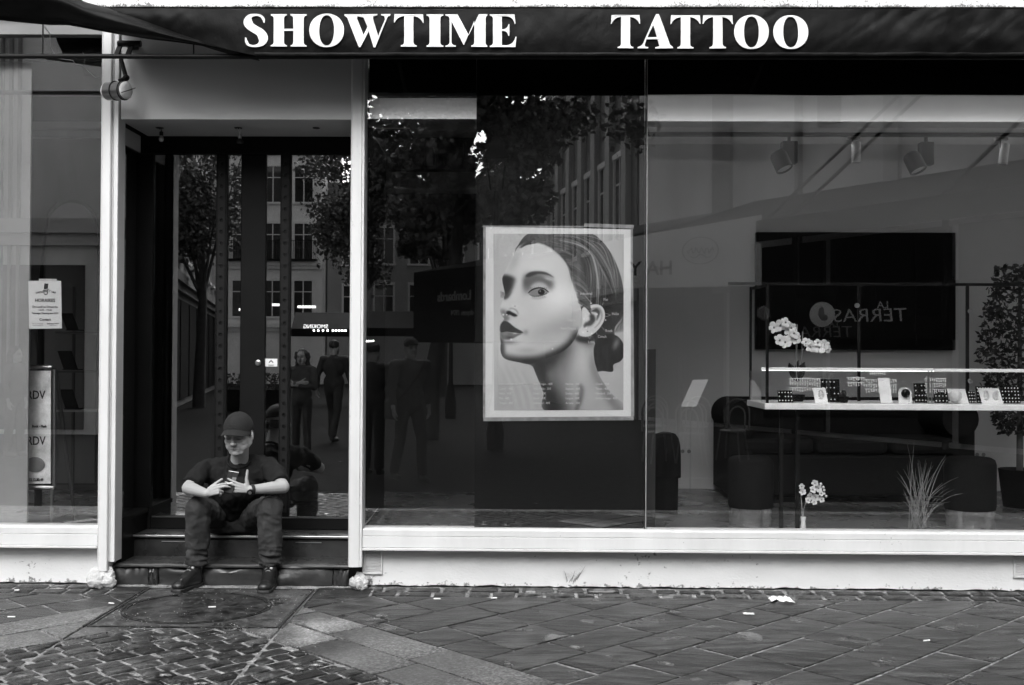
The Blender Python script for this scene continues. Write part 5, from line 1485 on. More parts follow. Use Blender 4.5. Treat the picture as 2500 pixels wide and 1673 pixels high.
tone = head_tones(data[0], C0, RH, 1.07, 0.42, 0.55)
tone[np.linalg.norm(np.array(data[0]) - np.array(C0), axis=1) > .22] = 0.34
solid('body', data, M['skin'], man, tone)
# T-shirt
tee = MB()
tee.cap(neck0 + Vector((0, .055, -.085)), chest + Vector((0, .02, -.02)), .105, .150)
tee.ell(chest + Vector((0, .03, -.03)), (.205, .135, .17)); tee.ell(hipc + Vector((0, -.02, .10)), (.195, .15, .15))
tee.cap(chest + Vector((0, .02, -.05)), hipc + Vector((0, 0, .09)), .15, .16)
for s, sh, el in ((-1, shL, elL), (1, shR, elR)):
    tee.cap(neck0 + Vector((s * .058, .060, -.030)), sh + Vector((0, .018, -.006)), .054, .056)
    tee.cap(chest + Vector((s * .08, .02, .02)), sh + Vector((0, .02, -.03)), .10, .075)
    e = sh.lerp(el, .80); t = (el - sh).normalized()
    tee.tube([sh, sh.lerp(el, .4), e], [.058, .063, .062], 18)
co, no, fs = remesh(tee, 0.0065, 5)
co2 = fold(co, no, 0.014, (9, 9, 5), 3.0)
co2 = fold(co2, no, 0.008, (18, 12, 15), 7.0)
shirt = solid('t_shirt', (co2, no, fs), M['tee'], man)
# collar ring
mb = MB(); ring = []
axn = (C0 - neck0).normalized(); qn = Vector((0, 0, 1)).rotation_difference((axn + Vector((0, -.55, .3))).normalized()).to_matrix()
cc = neck0 + Vector((0, .010, -.004))
ring = [cc + qn @ Vector((.077 * math.cos(2*math.pi*i/28), .080 * math.sin(2*math.pi*i/28), 0)) for i in range(29)]
mb.tube(ring, .009, 8); mb.build('collar', M['tee'], shirt, smooth=60)
pt = elR.lerp(shR, .38)
mb = MB(); mb.obox(pt + Vector((.050, -.040, .002)), (.022, .004, .028), Matrix.Rotation(.9, 3, 'Z')); mb.build('sleeve_badge', M['mid_grey'], shirt, bevel=0.002)
# trousers
tr = MB()
tr.ell(hipc + Vector((0, .02, 0)), (.185, .15, .115))
for s, kn, an in ((-1, knL, anL), (1, knR, anR)):
    h = hipc + Vector((s * .085, 0, 0))
    tr.cap(h, kn + Vector((0, .03, 0)), .098, .080); tr.ell(kn, (.080, .082, .082))
    hem = an + Vector((0, .004, .045)); m1 = kn.lerp(hem, .45)
    tr.tube([kn, m1, kn.lerp(hem, .8), hem], [.082, .080, .069, .068], 20)
tr.cap(hipc + Vector((-.1, -.05, 0)), hipc + Vector((.1, -.05, 0)), .095, .095)
co, no, fs = remesh(tr, 0.006, 5)
co2 = fold(co, no, 0.012, (10, 10, 6), 11.0)
co2 = fold(co2, no, 0.005, (22, 16, 18), 4.0)
zz_ = co[:, 2]; a_ = np.clip((0.34 - zz_) / 0.12, 0, 1)
ph = np.array([0.9 - 3.2 * abs(mnoise.noise(Vector((c[0] * 9 + 3, c[1] * 9, c[2] * 34 + 4 * c[0])))) + .5 * mnoise.noise(Vector((c[0] * 20, c[1] * 20, c[2] * 50))) for c in co])
co2 = co2 + no * (a_ * 0.0085 * ph)[:, None]
a2 = np.clip(1 - np.abs(zz_ - 0.50) / 0.07, 0, 1) * (co[:, 1] < 0.03)
a3 = np.array([abs(mnoise.noise(Vector((c[0] * 14, c[1] * 10, c[2] * 22)))) for c in co])
co2 = co2 - no * (a2 * 0.010 * a3)[:, None]
solid('trousers', (co2, no, fs), M['denim'], man)
# shoes
def shoe(an, toe_dir, nm='shoe'):
    d = Vector(toe_dir).normalized(); sd_ = Vector((-d.y, d.x, 0)); heel = Vector((an.x, an.y + .03, 0)) - d * 0.0
    up = MB()
    def Q(f, s, z): return heel + d * f + sd_ * s + Vector((0, 0, z))
    up.cap(Q(.03, 0, .05), Q(.20, 0, .042), .044, .043); up.ell(Q(.215, 0, .040), (.048, .048, .034)); up.ell(Q(.02, 0, .055), (.042, .045, .05))
    up.cap(Q(.035, 0, .07), Q(.045, 0, .125), .047, .050); up.cap(Q(.06, 0, .11), Q(.17, 0, .055), .040, .040)
    for v in up.v: v.z = max(v.z, .014)
    co, no, fs = remesh(up, 0.0055, 4)
    so_ = solid(nm, (co, no, fs), M['shoe'], man)
    mb = MB(); out = []
    prof = [(-.025, .0), (-.018, .03), (.01, .042), (.08, .043), (.15, .050), (.21, .053), (.25, .040), (.268, .0)]
    pts = [(f, s) for f, s in prof] + [(f, -s * .95) for f, s in prof[::-1][1:-1]]
    mb.grid([[Q(f * 1.0, s * .97, .001) for f, s in pts], [Q(f, s, .008) for f, s in pts], [Q(f, s, .022) for f, s in pts], [Q(f * .99, s * .9, .026) for f, s in pts]], closed=True)
    nn = len(pts); mb.f.append(tuple(range(nn))[::-1]); mb.f.append(tuple(range(3*nn, 4*nn)))
    mb.build('sole', M['rubber'], so_, smooth=40)
    mb = MB()
    for i in range(5):
        f = .085 + .022 * i; z = .140 - .0165 * i
        mb.tube([Q(f, -.026, z - .010), Q(f + .004, -.01, z + .004), Q(f + .004, .01, z + .004), Q(f, .026, z - .010)], .0032, 6)
    mb.build('laces', M['mid_grey'], so_, smooth=60)
    mb = MB(); mb.ell(Q(.083, .016, .142), (.011, .013, .013)); mb.build('sock', M['letter_white'], so_, smooth=60)
    return so_
shoe(anL, (-.34, -1, 0)); shoe(anR, (.02, -1, 0))
# cap
def T(x, y, z): return C0 + RH @ Vector((x * 1.07, y * 1.07, z * 1.07))
mb = MB(); rws = []
for i in range(15):
    th = math.pi / 2 * i / 14; rws.append([T(.0925 * math.cos(th) * math.cos(a), .012 + .108 * math.cos(th) * math.sin(a), .040 + (.106 + .014 * max(0, -math.sin(a)) * math.cos(th)) * math.sin(th)) for a in [2*math.pi*j/32 for j in range(32)]])
rws.insert(0, [T(.091 * math.cos(a), .012 + .106 * math.sin(a),   .030) for a in [2*math.pi*j/32 for j in range(32)]])
mb.grid(rws, closed=True); mb.v.extend([]); capo = mb.build('cap', M['cap_cloth'], man, smooth=60)
mb = MB(); top, bot = [], []
for i in range(9):
    v = i / 8; r1, r2 = [], []
    for j in range(21):
        a = math.radians(200 + 140 * j / 20); ext = .070 * v * max(0, math.sin(math.radians(9 * j))) ** .45
        x, y = .092 * math.cos(a), .012 + .107 * math.sin(a)
        zz = .060 - .014 * v - 4.2 * x * x * (1 + .2 * v)
        r1.append(T(x * (1 + .05 * v), y - ext, zz + .003)); r2.append(T(x * (1 + .05 * v), y - ext, zz))
    top.append(r1); bot.append(r2)
mb.grid(top[::-1]); mb.grid(bot); mb.grid([bot[-1], top[-1]]); mb.build('brim', M['cap_cloth'], capo, smooth=60)
mb = MB()
for k, zz in enumerate((.092, .076)):
    mb.tube([T(-.026 + .0065 * i, -.101 + (0.9 * (-.026 + .0065 * i)) ** 2 * 8 + (.004 if k else .010), zz + .006 * math.sin(i * 2.3 + k)) for i in range(9)], .0013, 5)
mb.build('cap_stitching', M['ink'], capo)
mb = MB(); mb.lathe([(0.008, 0), (0.006, .004), (0, .006)], T(0, .012, .1455), 10, RH); mb.build('cap_button', M['cap_cloth'], capo)
# hair at the temples and nape
mb = MB()
for s in (-1, 1):
    mb.ell(T(s * .078, .004, .012), (.008, .022, .026), RH); mb.ell(T(s * .069, .05, -.01), (.014, .03, .035), RH)
mb.ell(T(0, .085, -.01), (.06, .03, .04), RH); mb.build('hair', mat('hair_dark', 0.012, 0.6, bump=.4, bs=300), man, smooth=60)
# watch
wa = wrR.lerp(elR, .06); wd = (elR - wrR).normalized(); qw = Vector((0, 0, 1)).rotation_difference(wd).to_matrix()
mb = MB(); mb.lathe([(.031, -.010), (.036, -.010), (.036, .010), (.031, .010)], wa, 24, qw); wt = mb.build('watch', M['rubber'], man, smooth=30)
fn_ = Vector((-.1, -.88, -.35)).normalized(); qf = Vector((0, 0, 1)).rotation_difference(fn_).to_matrix()
mb = MB(); mb.lathe([(.0, .0), (.021, 0), (.021, .010), (.017, .013), (0, .013)], wa + fn_ * .031, 20, qf); mb.build('watch_case', M['black_metal'], wt, smooth=30)
mb = MB(); mb.lathe([(.0, .0), (.012, 0), (.012, .0015), (0, .0015)], wa + fn_ * .0445, 16, qf); mb.build('watch_dial', M['mid_grey'] if False else M['steel'], wt)
# phone and cigarette
pc = P(563, 1178, -0.165)
ph_ = thing('phone', pc, 'dark smartphone held upright in the seated man\'s hand', 'phone')
Rp = Matrix.Rotation(math.radians(-6), 3, 'Z') @ Matrix.Rotation(math.radians(-24), 3, 'X') @ Matrix.Rotation(math.radians(8), 3, 'Y')
mb = MB(); mb.obox(pc, (.074, .0085, .148), Rp); mb.build('case', mat('phone_case', .008, .5, spec=.15), ph_, bevel=.003)
mb = MB(); mb.obox(pc + Rp @ Vector((0, 0, .0745)), (.070, .007, .002), Rp); mb.build('top_edge', M['steel'], ph_)
mb = MB(); mb.obox(pc + Rp @ Vector((0, .0048, 0)), (.068, .0008, .140), Rp); mb.build('screen', mat('screen_glass', .02, .1), ph_)
mb = MB(); mb.obox(pc + Rp @ Vector((-.016, -.0055, .050)), (.030, .003, .034), Rp); cmo = mb.build('camera_bump', M['black_frame'], ph_, bevel=.001)
mb = MB(); mb.obox(pc + Rp @ Vector((.018, -.0046, .022)), (.030, .0008, .03), Rp); mb.build('sticker', mat('case_sticker', .10, .6), ph_)
e = endsL[0]
mb = MB(); mb.tube([e + Vector((-.012, -.006, .002)), e + Vector((.03, -.012, .012))], .0040, 8); tag(mb.build('cigarette', M['paper'], None, smooth=50), "white cigarette between the seated man's fingers", 'cigarette')

# ------------------------------------------------------------------ passers-by, seen mirrored in the glass
M['coat'] = mat('dark_coat', 0.012, 0.8, var=.3, vs=8, bump=.3, bs=60)
M['cardigan'] = mat('grey_cardigan', 0.035, 0.9, var=.3, vs=9, bump=.4, bs=80)
M['jacket'] = mat('grey_jacket', 0.03, 0.8, var=.3, vs=9, bump=.3, bs=50)
M['hair_m'] = mat('hair_brown', 0.02, 0.7, bump=.5, bs=150)
def standing(loc, rz, h, label, top, leg, pose, hair='short', cap=False, bag=False, build_=1.0, skin=.28):
    k = h / 1.75
    t = thing('person', loc, label, 'person'); t.rotation_euler = (0, 0, rz)
    R0 = Matrix.Rotation(rz, 3, 'Z'); O = Vector(loc)
    def V(x, y, z): return O + R0 @ Vector((x * k, y * k, z * k))
    t.rotation_euler = (0, 0, 0)
    st = .12 if pose == 'walk' else .03
    hp = [V(-.09, 0, .92), V(.09, 0, .92)]; kn = [V(-.10, -st, .50), V(.10, st * .6, .50)]; an = [V(-.11, -st * 1.1, .09), V(.11, st * 1.9, .10)]
    sh = [V(-.185 * build_, 0, 1.42), V(.185 * build_, 0, 1.42)]
    if pose == 'crossed':
        el = [V(-.24, -.08, 1.14), V(.24, -.08, 1.14)]; wr = [V(.03, -.21, 1.17), V(-.03, -.22, 1.21)]
        hd = [(R0 @ Vector((.9, .1, .1)), R0 @ Vector((0, 1, 0)), Vector((0, 0, 1))), (R0 @ Vector((-.9, .1, 0)), R0 @ Vector((0, 1, 0)), Vector((0, 0, 1)))]
    else:
        el = [V(-.24 * build_, .02 + st * .5, 1.14), V(.24 * build_, .02 - st * .5, 1.14)]; wr = [V(-.26 * build_, -.04 + st, .90), V(.26 * build_, -.04 - st, .90)]
        hd = [(Vector((0, 0, -1)) + R0 @ Vector((0, -.15, 0)), R0 @ Vector((1, 0, 0)), R0 @ Vector((0, -1, 0))), (Vector((0, 0, -1)) + R0 @ Vector((0, -.15, 0)), R0 @ Vector((-1, 0, 0)), R0 @ Vector((0, -1, 0)))]
    hc = V(0, -.02, 1.625)
    b = MB(); head_prims(b, hc, R0, k * .98); b.cap(V(0, .02, 1.42), V(0, .01, 1.58), .055 * k, .054 * k); b.cap(V(0, 0, 1.35), V(0, 0, 1.0), .10 * k, .11 * k)
    for i in range(2):
        b.cap(V(0, 0, 1.40), sh[i], .06 * k, .045 * k); b.cap(sh[i], el[i], .042 * k, .036 * k); b.cap(el[i], wr[i], .036 * k, .026 * k)
        hand(b, wr[i], *hd[i], [(.3, .35, .2)] * 4, k * .95)
        b.cap(hp[i], kn[i], .07 * k, .045 * k); b.cap(kn[i], an[i], .044 * k, .034 * k)
    d_ = remesh(b, 0.0075, 2); solid('body', d_, M['skin'], t, head_tones(d_[0], hc, R0, k * .98, skin, .3))
    c = MB(); c.ell(V(0, 0, 1.28), (.185 * k * build_, .125 * k, .19 * k), R0); c.ell(V(0, 0, 1.02), (.17 * k * build_, .125 * k, .18 * k), R0); c.cap(V(0, 0, 1.3), V(0, 0, .98), .14 * k, .14 * k)
    c.cap(V(0, .02, 1.45), V(0, 0, 1.3), .075 * k, .12 * k)
    for i in range(2):
        c.cap(V(0, .01, 1.41), sh[i], .07 * k, .068 * k); c.cap(sh[i], el[i], .066 * k, .056 * k); c.tube([el[i], el[i].lerp(wr[i], .85)], [.054 * k, .045 * k], 14)
    co, no, fs = remesh(c, .012, 4); solid('jacket' if pose != 'crossed' else 'cardigan', (fold(co, no, .010, (7, 7, 5), loc[0]), no, fs), top, t)
    c = MB(); c.ell(V(0, 0, .93), (.165 * k * build_, .12 * k, .12 * k), R0)
    for i in range(2): c.cap(hp[i], kn[i], .092 * k, .068 * k); c.tube([kn[i], kn[i].lerp(an[i], .5), an[i]], [.068 * k, .064 * k, .062 * k], 16)
    co, no, fs = remesh(c, .012, 4); solid('trousers', (fold(co, no, .008, (8, 8, 5), loc[1]), no, fs), leg, t)
    for i in range(2):
        c = MB(); a0 = an[i] + Vector((0, 0, -.045 * k)); f = R0 @ Vector((0, -1, 0)); c.cap(a0, a0 + f * .15 * k + Vector((0, 0, -.012)), .042 * k, .036 * k); c.cap(an[i], a0, .045 * k, .042 * k)
        co, no, fs = remesh(c, .010, 3); co[:, 2] = np.maximum(co[:, 2], .002); solid('shoe', (co, no, fs), M['shoe'], t)
    c = MB()
    if cap:
        c.ell(hc + R0 @ Vector((0, .01, .055)) * k, (.086 * k, .105 * k, .075 * k), R0); c.ell(hc + R0 @ Vector((0, -.11, .045)) * k, (.06 * k, .06 * k, .008 * k), R0)
        co, no, fs = remesh(c, .008, 3); solid('cap', (co, no, fs), M['cap_cloth'], t)
    else:
        c.ell(hc + R0 @ Vector((0, .028, .055)) * k, (.088 * k, .095 * k, .085 * k), R0)
        if hair == 'long':
            for s in (-1, 1):
                for q in range(5): c.ell(hc + R0 @ Vector((s * (.085 + .012 * math.sin(q * 2)), .02 + .01 * q, .05 - .05 * q)) * k, .042 * k)
            c.ell(hc + R0 @ Vector((0, .09, -.05)) * k, (.09 * k, .05 * k, .13 * k), R0)
        co, no, fs = remesh(c, .008, 2); solid('hair', (fold(co, no, .008, (30, 30, 12), 5.0), no, fs), M['hair_m'], t)
    if bag:
        c = MB(); c.tube([V(-.17, -.05, 1.46), V(-.05, -.155, 1.30), V(.10, -.15, 1.12), V(.22, -.06, .96), V(.22, .08, .96), V(.08, .155, 1.15), V(-.08, .15, 1.34), V(-.17, .06, 1.47), V(-.17, -.05, 1.46)], .016 * k, 6, flat=.5)
        sb = c.build('bag_strap', M['black_metal'], t, smooth=50)
        c = MB(); c.obox(V(.25, .02, .88), (.09 * k, .24 * k, .24 * k), R0); c.build('bag', M['paper'] if False else M['cardigan'], t, bevel=.03)
    return t
def vpos(px, yv, ym=0.03):
    """ground point of somebody mirrored at picture column px"""
    p = P(px, 870, yv); return (p.x, 2 * ym - p.y, 0.0)
standing(vpos(738, 9.6, .63), math.radians(188), 1.66, 'long-haired woman in grey cardigan with folded arms, mirrored in the door', M['cardigan'], M['coat'], 'crossed', 'long')
standing(vpos(816, 12.6, .63), math.radians(20), 1.84, 'man in a dark coat walking away, mirrored in the right door pane', M['coat'], M['coat'], 'walk', 'short', build_=1.15)
standing(vpos(1002, 6.35), math.radians(150), 1.80, 'man in cap and grey jacket with crossbody bag, mirrored left of the poster', M['jacket'], M['coat'], 'walk', 'short', cap=True, bag=True, build_=1.1)
standing(vpos(912, 7.0), math.radians(15), 1.74, 'passer-by in a long dark coat, mirrored beside the white right door post', M['coat'], M['coat'], 'stand', 'short', build_=1.15)
standing(vpos(38, 9.3), math.radians(100), 1.68, 'curly-haired person in grey mirrored faintly on the pale column, left window', M['jacket'], M['coat'], 'stand', 'long')
# ================================================================== inside the shop
FZ = 0.33
def struct_box(name, m, x0, x1, y0, y1, z0, z1):
    mb = MB(); mb.box(x0, x1, y0, y1, z0, z1); return tag(mb.build(name, m, None), kind='structure')
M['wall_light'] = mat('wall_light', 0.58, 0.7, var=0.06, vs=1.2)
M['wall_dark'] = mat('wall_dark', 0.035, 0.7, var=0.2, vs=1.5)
M['floor_tile'] = mat('floor_tile', 0.14, 0.28, var=0.2, vs=2, rvar=.06)
M['ceil'] = mat('ceiling_paint', 0.6, 0.7, var=0.04, vs=2)
M['velvet'] = mat('black_velvet', 0.005, 0.9, var=.3, vs=9, spec=.2)
M['silver'] = mat('silver', 0.82, 0.25)
M['gold'] = mat('polished_band', 0.6, 0.2, metal=0.88)
M['marble'] = mat('marble', 0.78, 0.25, var=.12, vs=9)
M['screen'] = mat('screen_dark', 0.003, 0.3, spec=.2)
M['petal'] = mat('petal', 0.62, 0.6, var=.15, vs=30)
M['leaf_dark'] = mat('leaf_dark', 0.014, 0.4)
M['dry_grass'] = mat('dry_grass', 0.28, 0.7, rand=.3)
CZ = 3.95
struct_box('interior_floor', M['floor_tile'], -6.0, min(xr, xb_) - .032, 0.07, 3.6, FZ - .1, FZ)
struct_box('interior_floor', M['floor_tile'], X_PR1 + .001, 6.4, 0.07, 3.6, FZ - .1, FZ)
struct_box('interior_floor', M['floor_tile'], min(xr, xb_) - .031, X_PR1, .72, 3.6, FZ - .1, FZ)
struct_box('interior_ceiling', M['ceil'], -6.0, 6.4, 0.12, 3.6, CZ, CZ + .1)
XW = bx0 + 0.15
struct_box('back_wall', M['wall_light'], XW, 6.4, 3.05, 3.2, FZ, CZ)
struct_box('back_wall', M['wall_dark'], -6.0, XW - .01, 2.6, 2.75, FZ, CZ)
struct_box('inner_wall', M['wall_light'], XW - .0, XW + .08, .065, 3.049, FZ, CZ)
struct_box('inner_wall', M['wall_light'], 6.3, 6.38, .12, 3.049, FZ, CZ)
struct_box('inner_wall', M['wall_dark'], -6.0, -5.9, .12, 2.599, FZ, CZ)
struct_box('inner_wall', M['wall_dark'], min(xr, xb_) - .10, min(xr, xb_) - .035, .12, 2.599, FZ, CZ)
struct_box('skirting', M['wall_light'], XW + .09, 6.29, 3.03, 3.049, FZ, FZ + .10)
# ---- rolled-down black blinds behind the top of the panes
def blind(x0, x1, py, y):
    z = ZP(py, 120 if x1 < 0 and x0 < -3 else 1250 if x0 < .9 else 2000, y); mb = MB(); n = 50
    lo = [Vector((x0 + (x1 - x0) * i / n, y + .004 * math.sin(i * .7), z + .006 * mnoise.noise(Vector((i * .13, x0, 0))))) for i in range(n + 1)]
    hi = [Vector((v.x, v.y, CZ)) for v in lo]; bk_ = [v + Vector((0, .01, 0)) for v in lo]
    mb.grid([bk_, lo, hi]); mb.build('roller_blind', M['black_board'], shop, smooth=60)
blind(xj2 + .01, 6.2, 230, .10); blind(X_PR1 + .01, bx0 - .003, 226, .10); blind(-5.6, X_PL0 - .01, 152, .09)
# ---- right room: bulkhead, track and spots
yb_ = 1.55
z318, z303 = ZP(318, 2000, yb_), ZP(303, 2000, yb_)
mb = MB(); mb.box(XW + .09, 6.29, yb_ + .03, yb_ + .6, z318, CZ - .003); bk = tag(mb.build('bulkhead', M['ceil'], None), kind='structure')
mb = MB(); mb.box(XW + .09, 6.29, yb_ - .10, yb_ - .08, z318, z303); mb.box(XW + .09, 6.29, yb_ - .079, yb_ + .029, z318, z318 + .012); mb.build('bulkhead_trim', M['ceil'], bk)
mb = MB(); mb.box(XW + .12, 6.25, yb_ + .16, yb_ + .18, z318 - .012, z318 - .004); mb.build('added_wall_glow', mat('added_wall_glow', .8, .4, emit=6.0), bk)  # glowing strip added out of sight to brighten the back wall
M['cove'] = mat('cove_light', .8, .4, emit=3.0)
mb = MB(); mb.box(XW + .12, 6.25, yb_ - .05, yb_ - .02, z318 + .014, z318 + .024); mb.build('cove_light', M['cove'], bk)
trk = thing('light_track', P(2030, 326, yb_ - .1), 'long black ceiling track running across the right window, holding four spots', 'light track')
z1, z0 = ZP(319, 2000, yb_ + .1), ZP(333, 2000, yb_ + .1)
mb = MB(); mb.box(XW + .1, 6.2, yb_ + .08, yb_ + .13, z0, z318 - .002); mb.build('rail', M['black_metal'], trk)
def spot(px_a0, px_a1, py0, py1, dx0, dx1, dy0, dy1, label):
    a, b = P(px_a0, py1, yb_ + .1), P(px_a1, py0, yb_ + .1)
    t = thing('track_spot', (a.x, yb_ + .1, z0), label, 'spotlight')
    mb = MB(); mb.box(a.x, b.x, yb_ + .06, yb_ + .15, a.z, b.z); mb.box((a.x + b.x)/2 - .012, (a.x + b.x)/2 + .012, yb_ + .09, yb_ + .12, b.z + .001, z0 - .001); mb.build('adapter', M['black_metal'], t, bevel=.006)
    c = (P(dx0, dy0, yb_ + .02) + P(dx1, dy1, yb_ + .02)) / 2; d = Vector((-.30, -.35, -.85)).normalized() if False else Vector((.30, -.30, -.85)).normalized()
    q = Vector((0, 0, 1)).rotation_difference(d).to_matrix(); r = abs(P(dx1, dy0, yb_).x - P(dx0, dy0, yb_).x) * .46
    mb = MB(); mb.lathe([(r * .8, -.085), (r, -.06), (r, .075), (r * .93, .078), (r * .9, .06)], c, 22, q); mb.build('drum', M['black_metal'], t, smooth=40)
    mb = MB(); mb.lathe([(r * .88, .062), (r * .5, .068), (0, .07)], c, 20, q); mb.build('lens', M['ceil'], t, smooth=60)
spot(1908, 1945, 346, 400, 1884, 1930, 372, 418, 'black track spotlight, left one under the ceiling track')
spot(2245, 2277, 348, 404, 2210, 2256, 374, 422, 'black track spotlight, third along the ceiling track')
def white_spot(px, py0, py1, tilt, label):
    a, b = P(px, py0, yb_ + .1), P(px, py1, yb_ + .1); t = thing('track_spot', (a.x, yb_ + .1, z0), label, 'spotlight')
    c = (a + b) / 2; R_ = Matrix.Rotation(tilt, 3, 'Y'); h = (a.z - b.z) / 2
    mb = MB(); mb.lathe([(.034, -h), (.036, -h + .004), (.036, h - .01), (.028, h)], c, 20, R_); mb.build('cylinder', M['white_paint'], t, smooth=40)
    mb = MB(); mb.box(a.x - .07, a.x + .03, yb_ + .085, yb_ + .125, z0 - .03, z0 - .001); mb.tube([(a.x - .03, yb_ + .1, z0 - .03), (a.x - .03, yb_ + .1, z0 - .09)], .006, 6); mb.build('adapter', M['mid_grey'], t)
white_spot(2090, 346, 397, 0, 'white cylinder spot, second along the ceiling track')
white_spot(2451, 350, 402, .12, 'tilted white cylinder spot at the right end of the track')
# ---- dark wall screen
a, b = P(1845, 853, 2.98), P(2334, 568, 2.98)
scn = thing('wall_screen', (a.x, 3.0, a.z), 'large dark screen hung on the back wall behind the vitrine', 'screen')
mb = MB(); mb.box(a.x, b.x, 2.98, 3.045, a.z, b.z); mb.build('screen_frame', M['black_frame'], scn, bevel=.01)
mb = MB(); mb.box(a.x + .03, b.x - .03, 2.974, 2.978, a.z + .03, b.z - .03); mb.build('screen_glass', M['screen'], scn)
for k in range(4): x = a.x + (b.x - a.x) * (k + 1) / 5; mb = MB(); mb.box(x - .006, x + .006, 2.971, 2.9735, a.z + .03, b.z - .03); mb.build('screen_seam', M['black_frame'], scn)
for px, py, lab in ((1674, 1102, 'double wall socket low on the back wall, left of the sofa'), (2385, 1110, 'row of wall sockets low on the back wall, right of the sofa')):
    c = P(px, py, 3.04); t = thing('wall_socket', c, lab, 'socket')
    w = .06 if px < 2000 else .09
    mb = MB(); mb.box(c.x - w, c.x + w, 3.035, 3.048, c.z - .035, c.z + .035); mb.build('plate', M['wall_light'], t, bevel=.003)
    for k in range(2 if px < 2000 else 3):
        mb = MB(); x = c.x - w + (k + .5) * 2 * w / (2 if px < 2000 else 3); mb.lathe([(.018, 0), (.018, .003), (0, .003)], (x, 3.034, c.z), 14, Matrix.Rotation(math.pi/2, 3, 'X')); mb.build('outlet', M['mid_grey'], t)
# tilted price sheet on a slim stand by the glass joint
a, b = P(1694, 993, 1.9), P(1694, 927, 1.9)
sh_ = thing('sheet_stand', (a.x, 1.9, FZ), 'white sheet on a slim slanted stand, left of the sofa', 'sheet')
q = [P(1662, 993, 1.88), P(1700, 993, 1.92), P(1729, 927, 1.98), P(1691, 928, 1.94)]
mb = MB(); mb.hexa(q, [v + Vector((0, .006, 0)) for v in q]); mb.build('sheet', M['paper'], sh_)
mb = MB(); c = (q[0] + q[1]) / 2 + Vector((.02, .02, 0)); mb.tube([Vector((c.x, c.y, FZ)), c], .006, 8); mb.lathe([(.11, 0), (.11, .01), (0, .012)], (c.x, c.y, FZ), 20); mb.build('stand', M['inner_glass'], sh_)
# ---- sofa
def pz(py, px, Y): return P(px, py, Y).z
sx0, sx1 = P(1800, 1000, 2.2).x, P(2335, 1000, 2.2).x
sofa = thing('sofa', ((sx0 + sx1)/2, 2.5, FZ), 'black velvet rolled-arm sofa standing against the back wall', 'sofa')
zt = pz(985, 2000, 2.2)
mb = MB(); mb.box(sx0, sx1, 2.05, 2.9, FZ + .06, FZ + .42); mb.build('base', M['velvet'], sofa, bevel=.03)
for k in range(3): mb = MB(); w = (sx1 - sx0) / 3; mb.box(sx0 + k * w + .01, sx0 + (k+1) * w - .01, 2.02, 2.6, FZ + .425, FZ + .56); mb.build('cushion', M['velvet'], sofa, bevel=.04)
mb = MB(); mb.box(sx0, sx1, 2.62, 2.9, FZ + .43, zt - .06); mb.tube([(sx0, 2.70, zt - .07), (sx1, 2.70, zt - .07)], .11, 16); mb.build('backrest', M['velvet'], sofa, smooth=40)
for s, x in ((-1, sx0), (1, sx1)):
    mb = MB(); mb.box(x - .09 if s < 0 else x - .10, x + .10 if s < 0 else x + .09, 2.03, 2.9, FZ + .06, zt - .12); mb.tube([(x - .04 * -s * -1, 2.0, zt - .12), (x - .04 * -s * -1, 2.9, zt - .12)], .155, 20); mb.build('arm', M['velvet'], sofa, smooth=40)
for x in (sx0 + .05, sx1 - .05):
    for y in (2.1, 2.85): mb = MB(); mb.lathe([(.03, 0), (.04, .06)], (x, y, FZ), 12); mb.build('leg', M['rubber'], sofa)
# ---- poufs with a polished band
def pouf(px0, px1, ytop, yband, ybot, Y, label):
    c = P((px0 + px1)/2, ybot, Y); r = (P(px1, ybot, Y).x - P(px0, ybot, Y).x) / 2
    t = thing('pouf', (c.x, Y + r, FZ), label, 'pouf', 'black poufs'); z1 = ZP(ytop, px0, Y); z2 = ZP(yband, px0, Y)
    cc_ = (c.x, Y + r, 0)
    mb = MB(); mb.lathe([(r * .96, z2 + .004), (r, z2 + .03), (r, z1 - .05), (r * .94, z1 - .015), (r * .8, z1), (0, z1 + .01)], cc_, 36); mb.build('cushion', M['velvet'], t, smooth=50)
    mb = MB(); mb.lathe([(r * .94, FZ), (r * .94, z2 + .003)], cc_, 36); mb.build('band', M['gold'], t, smooth=50)
pouf(1787, 1900, 1120, 1246, 1273, .62, 'black pouf with shiny band, in front of the left end of the sofa')
pouf(2330, 2455, 1122, 1252, 1281, .58, 'black pouf with shiny band behind the ornamental grass')
# rounded black chair at the left
c = P(1630, 1190, 1.3); r = .16
ch = thing('tub_chair', (c.x, 1.5, FZ), 'black rounded tub chair just right of the glass joint', 'chair')
zc1 = ZP(1058, 1630, 1.3)
mb = MB(); rws = []
for k in range(7):
    z = FZ + .28 + (zc1 - FZ - .28) * (1 - (1 - k/6) ** 1.8)
    rr = .125 * (1 - .75 * (k / 6) ** 4); rws.append([Vector((c.x + rr * math.cos(a), 1.45 + .12 * math.sin(a) * (1 - .5 * (k/6)**3), z)) for a in [2*math.pi*j/24 for j in range(24)]])
mb.grid(rws, closed=True); mb.f.append(tuple(6 * 24 + j for j in range(24))); mb.build('backrest', M['velvet'], ch, smooth=60)
mb = MB(); mb.lathe([(.10, FZ), (.105, FZ + .28), (.125, FZ + .30), (0, FZ + .31)], (c.x, 1.45, 0), 24); mb.build('base', M['velvet'], ch, smooth=40)
struct_box('curtain_edge', M['wall_dark'], xj2 + .02, XP(1599, 870, .5), .45, .50, FZ, ZP(870, 1590, .5) + .05)
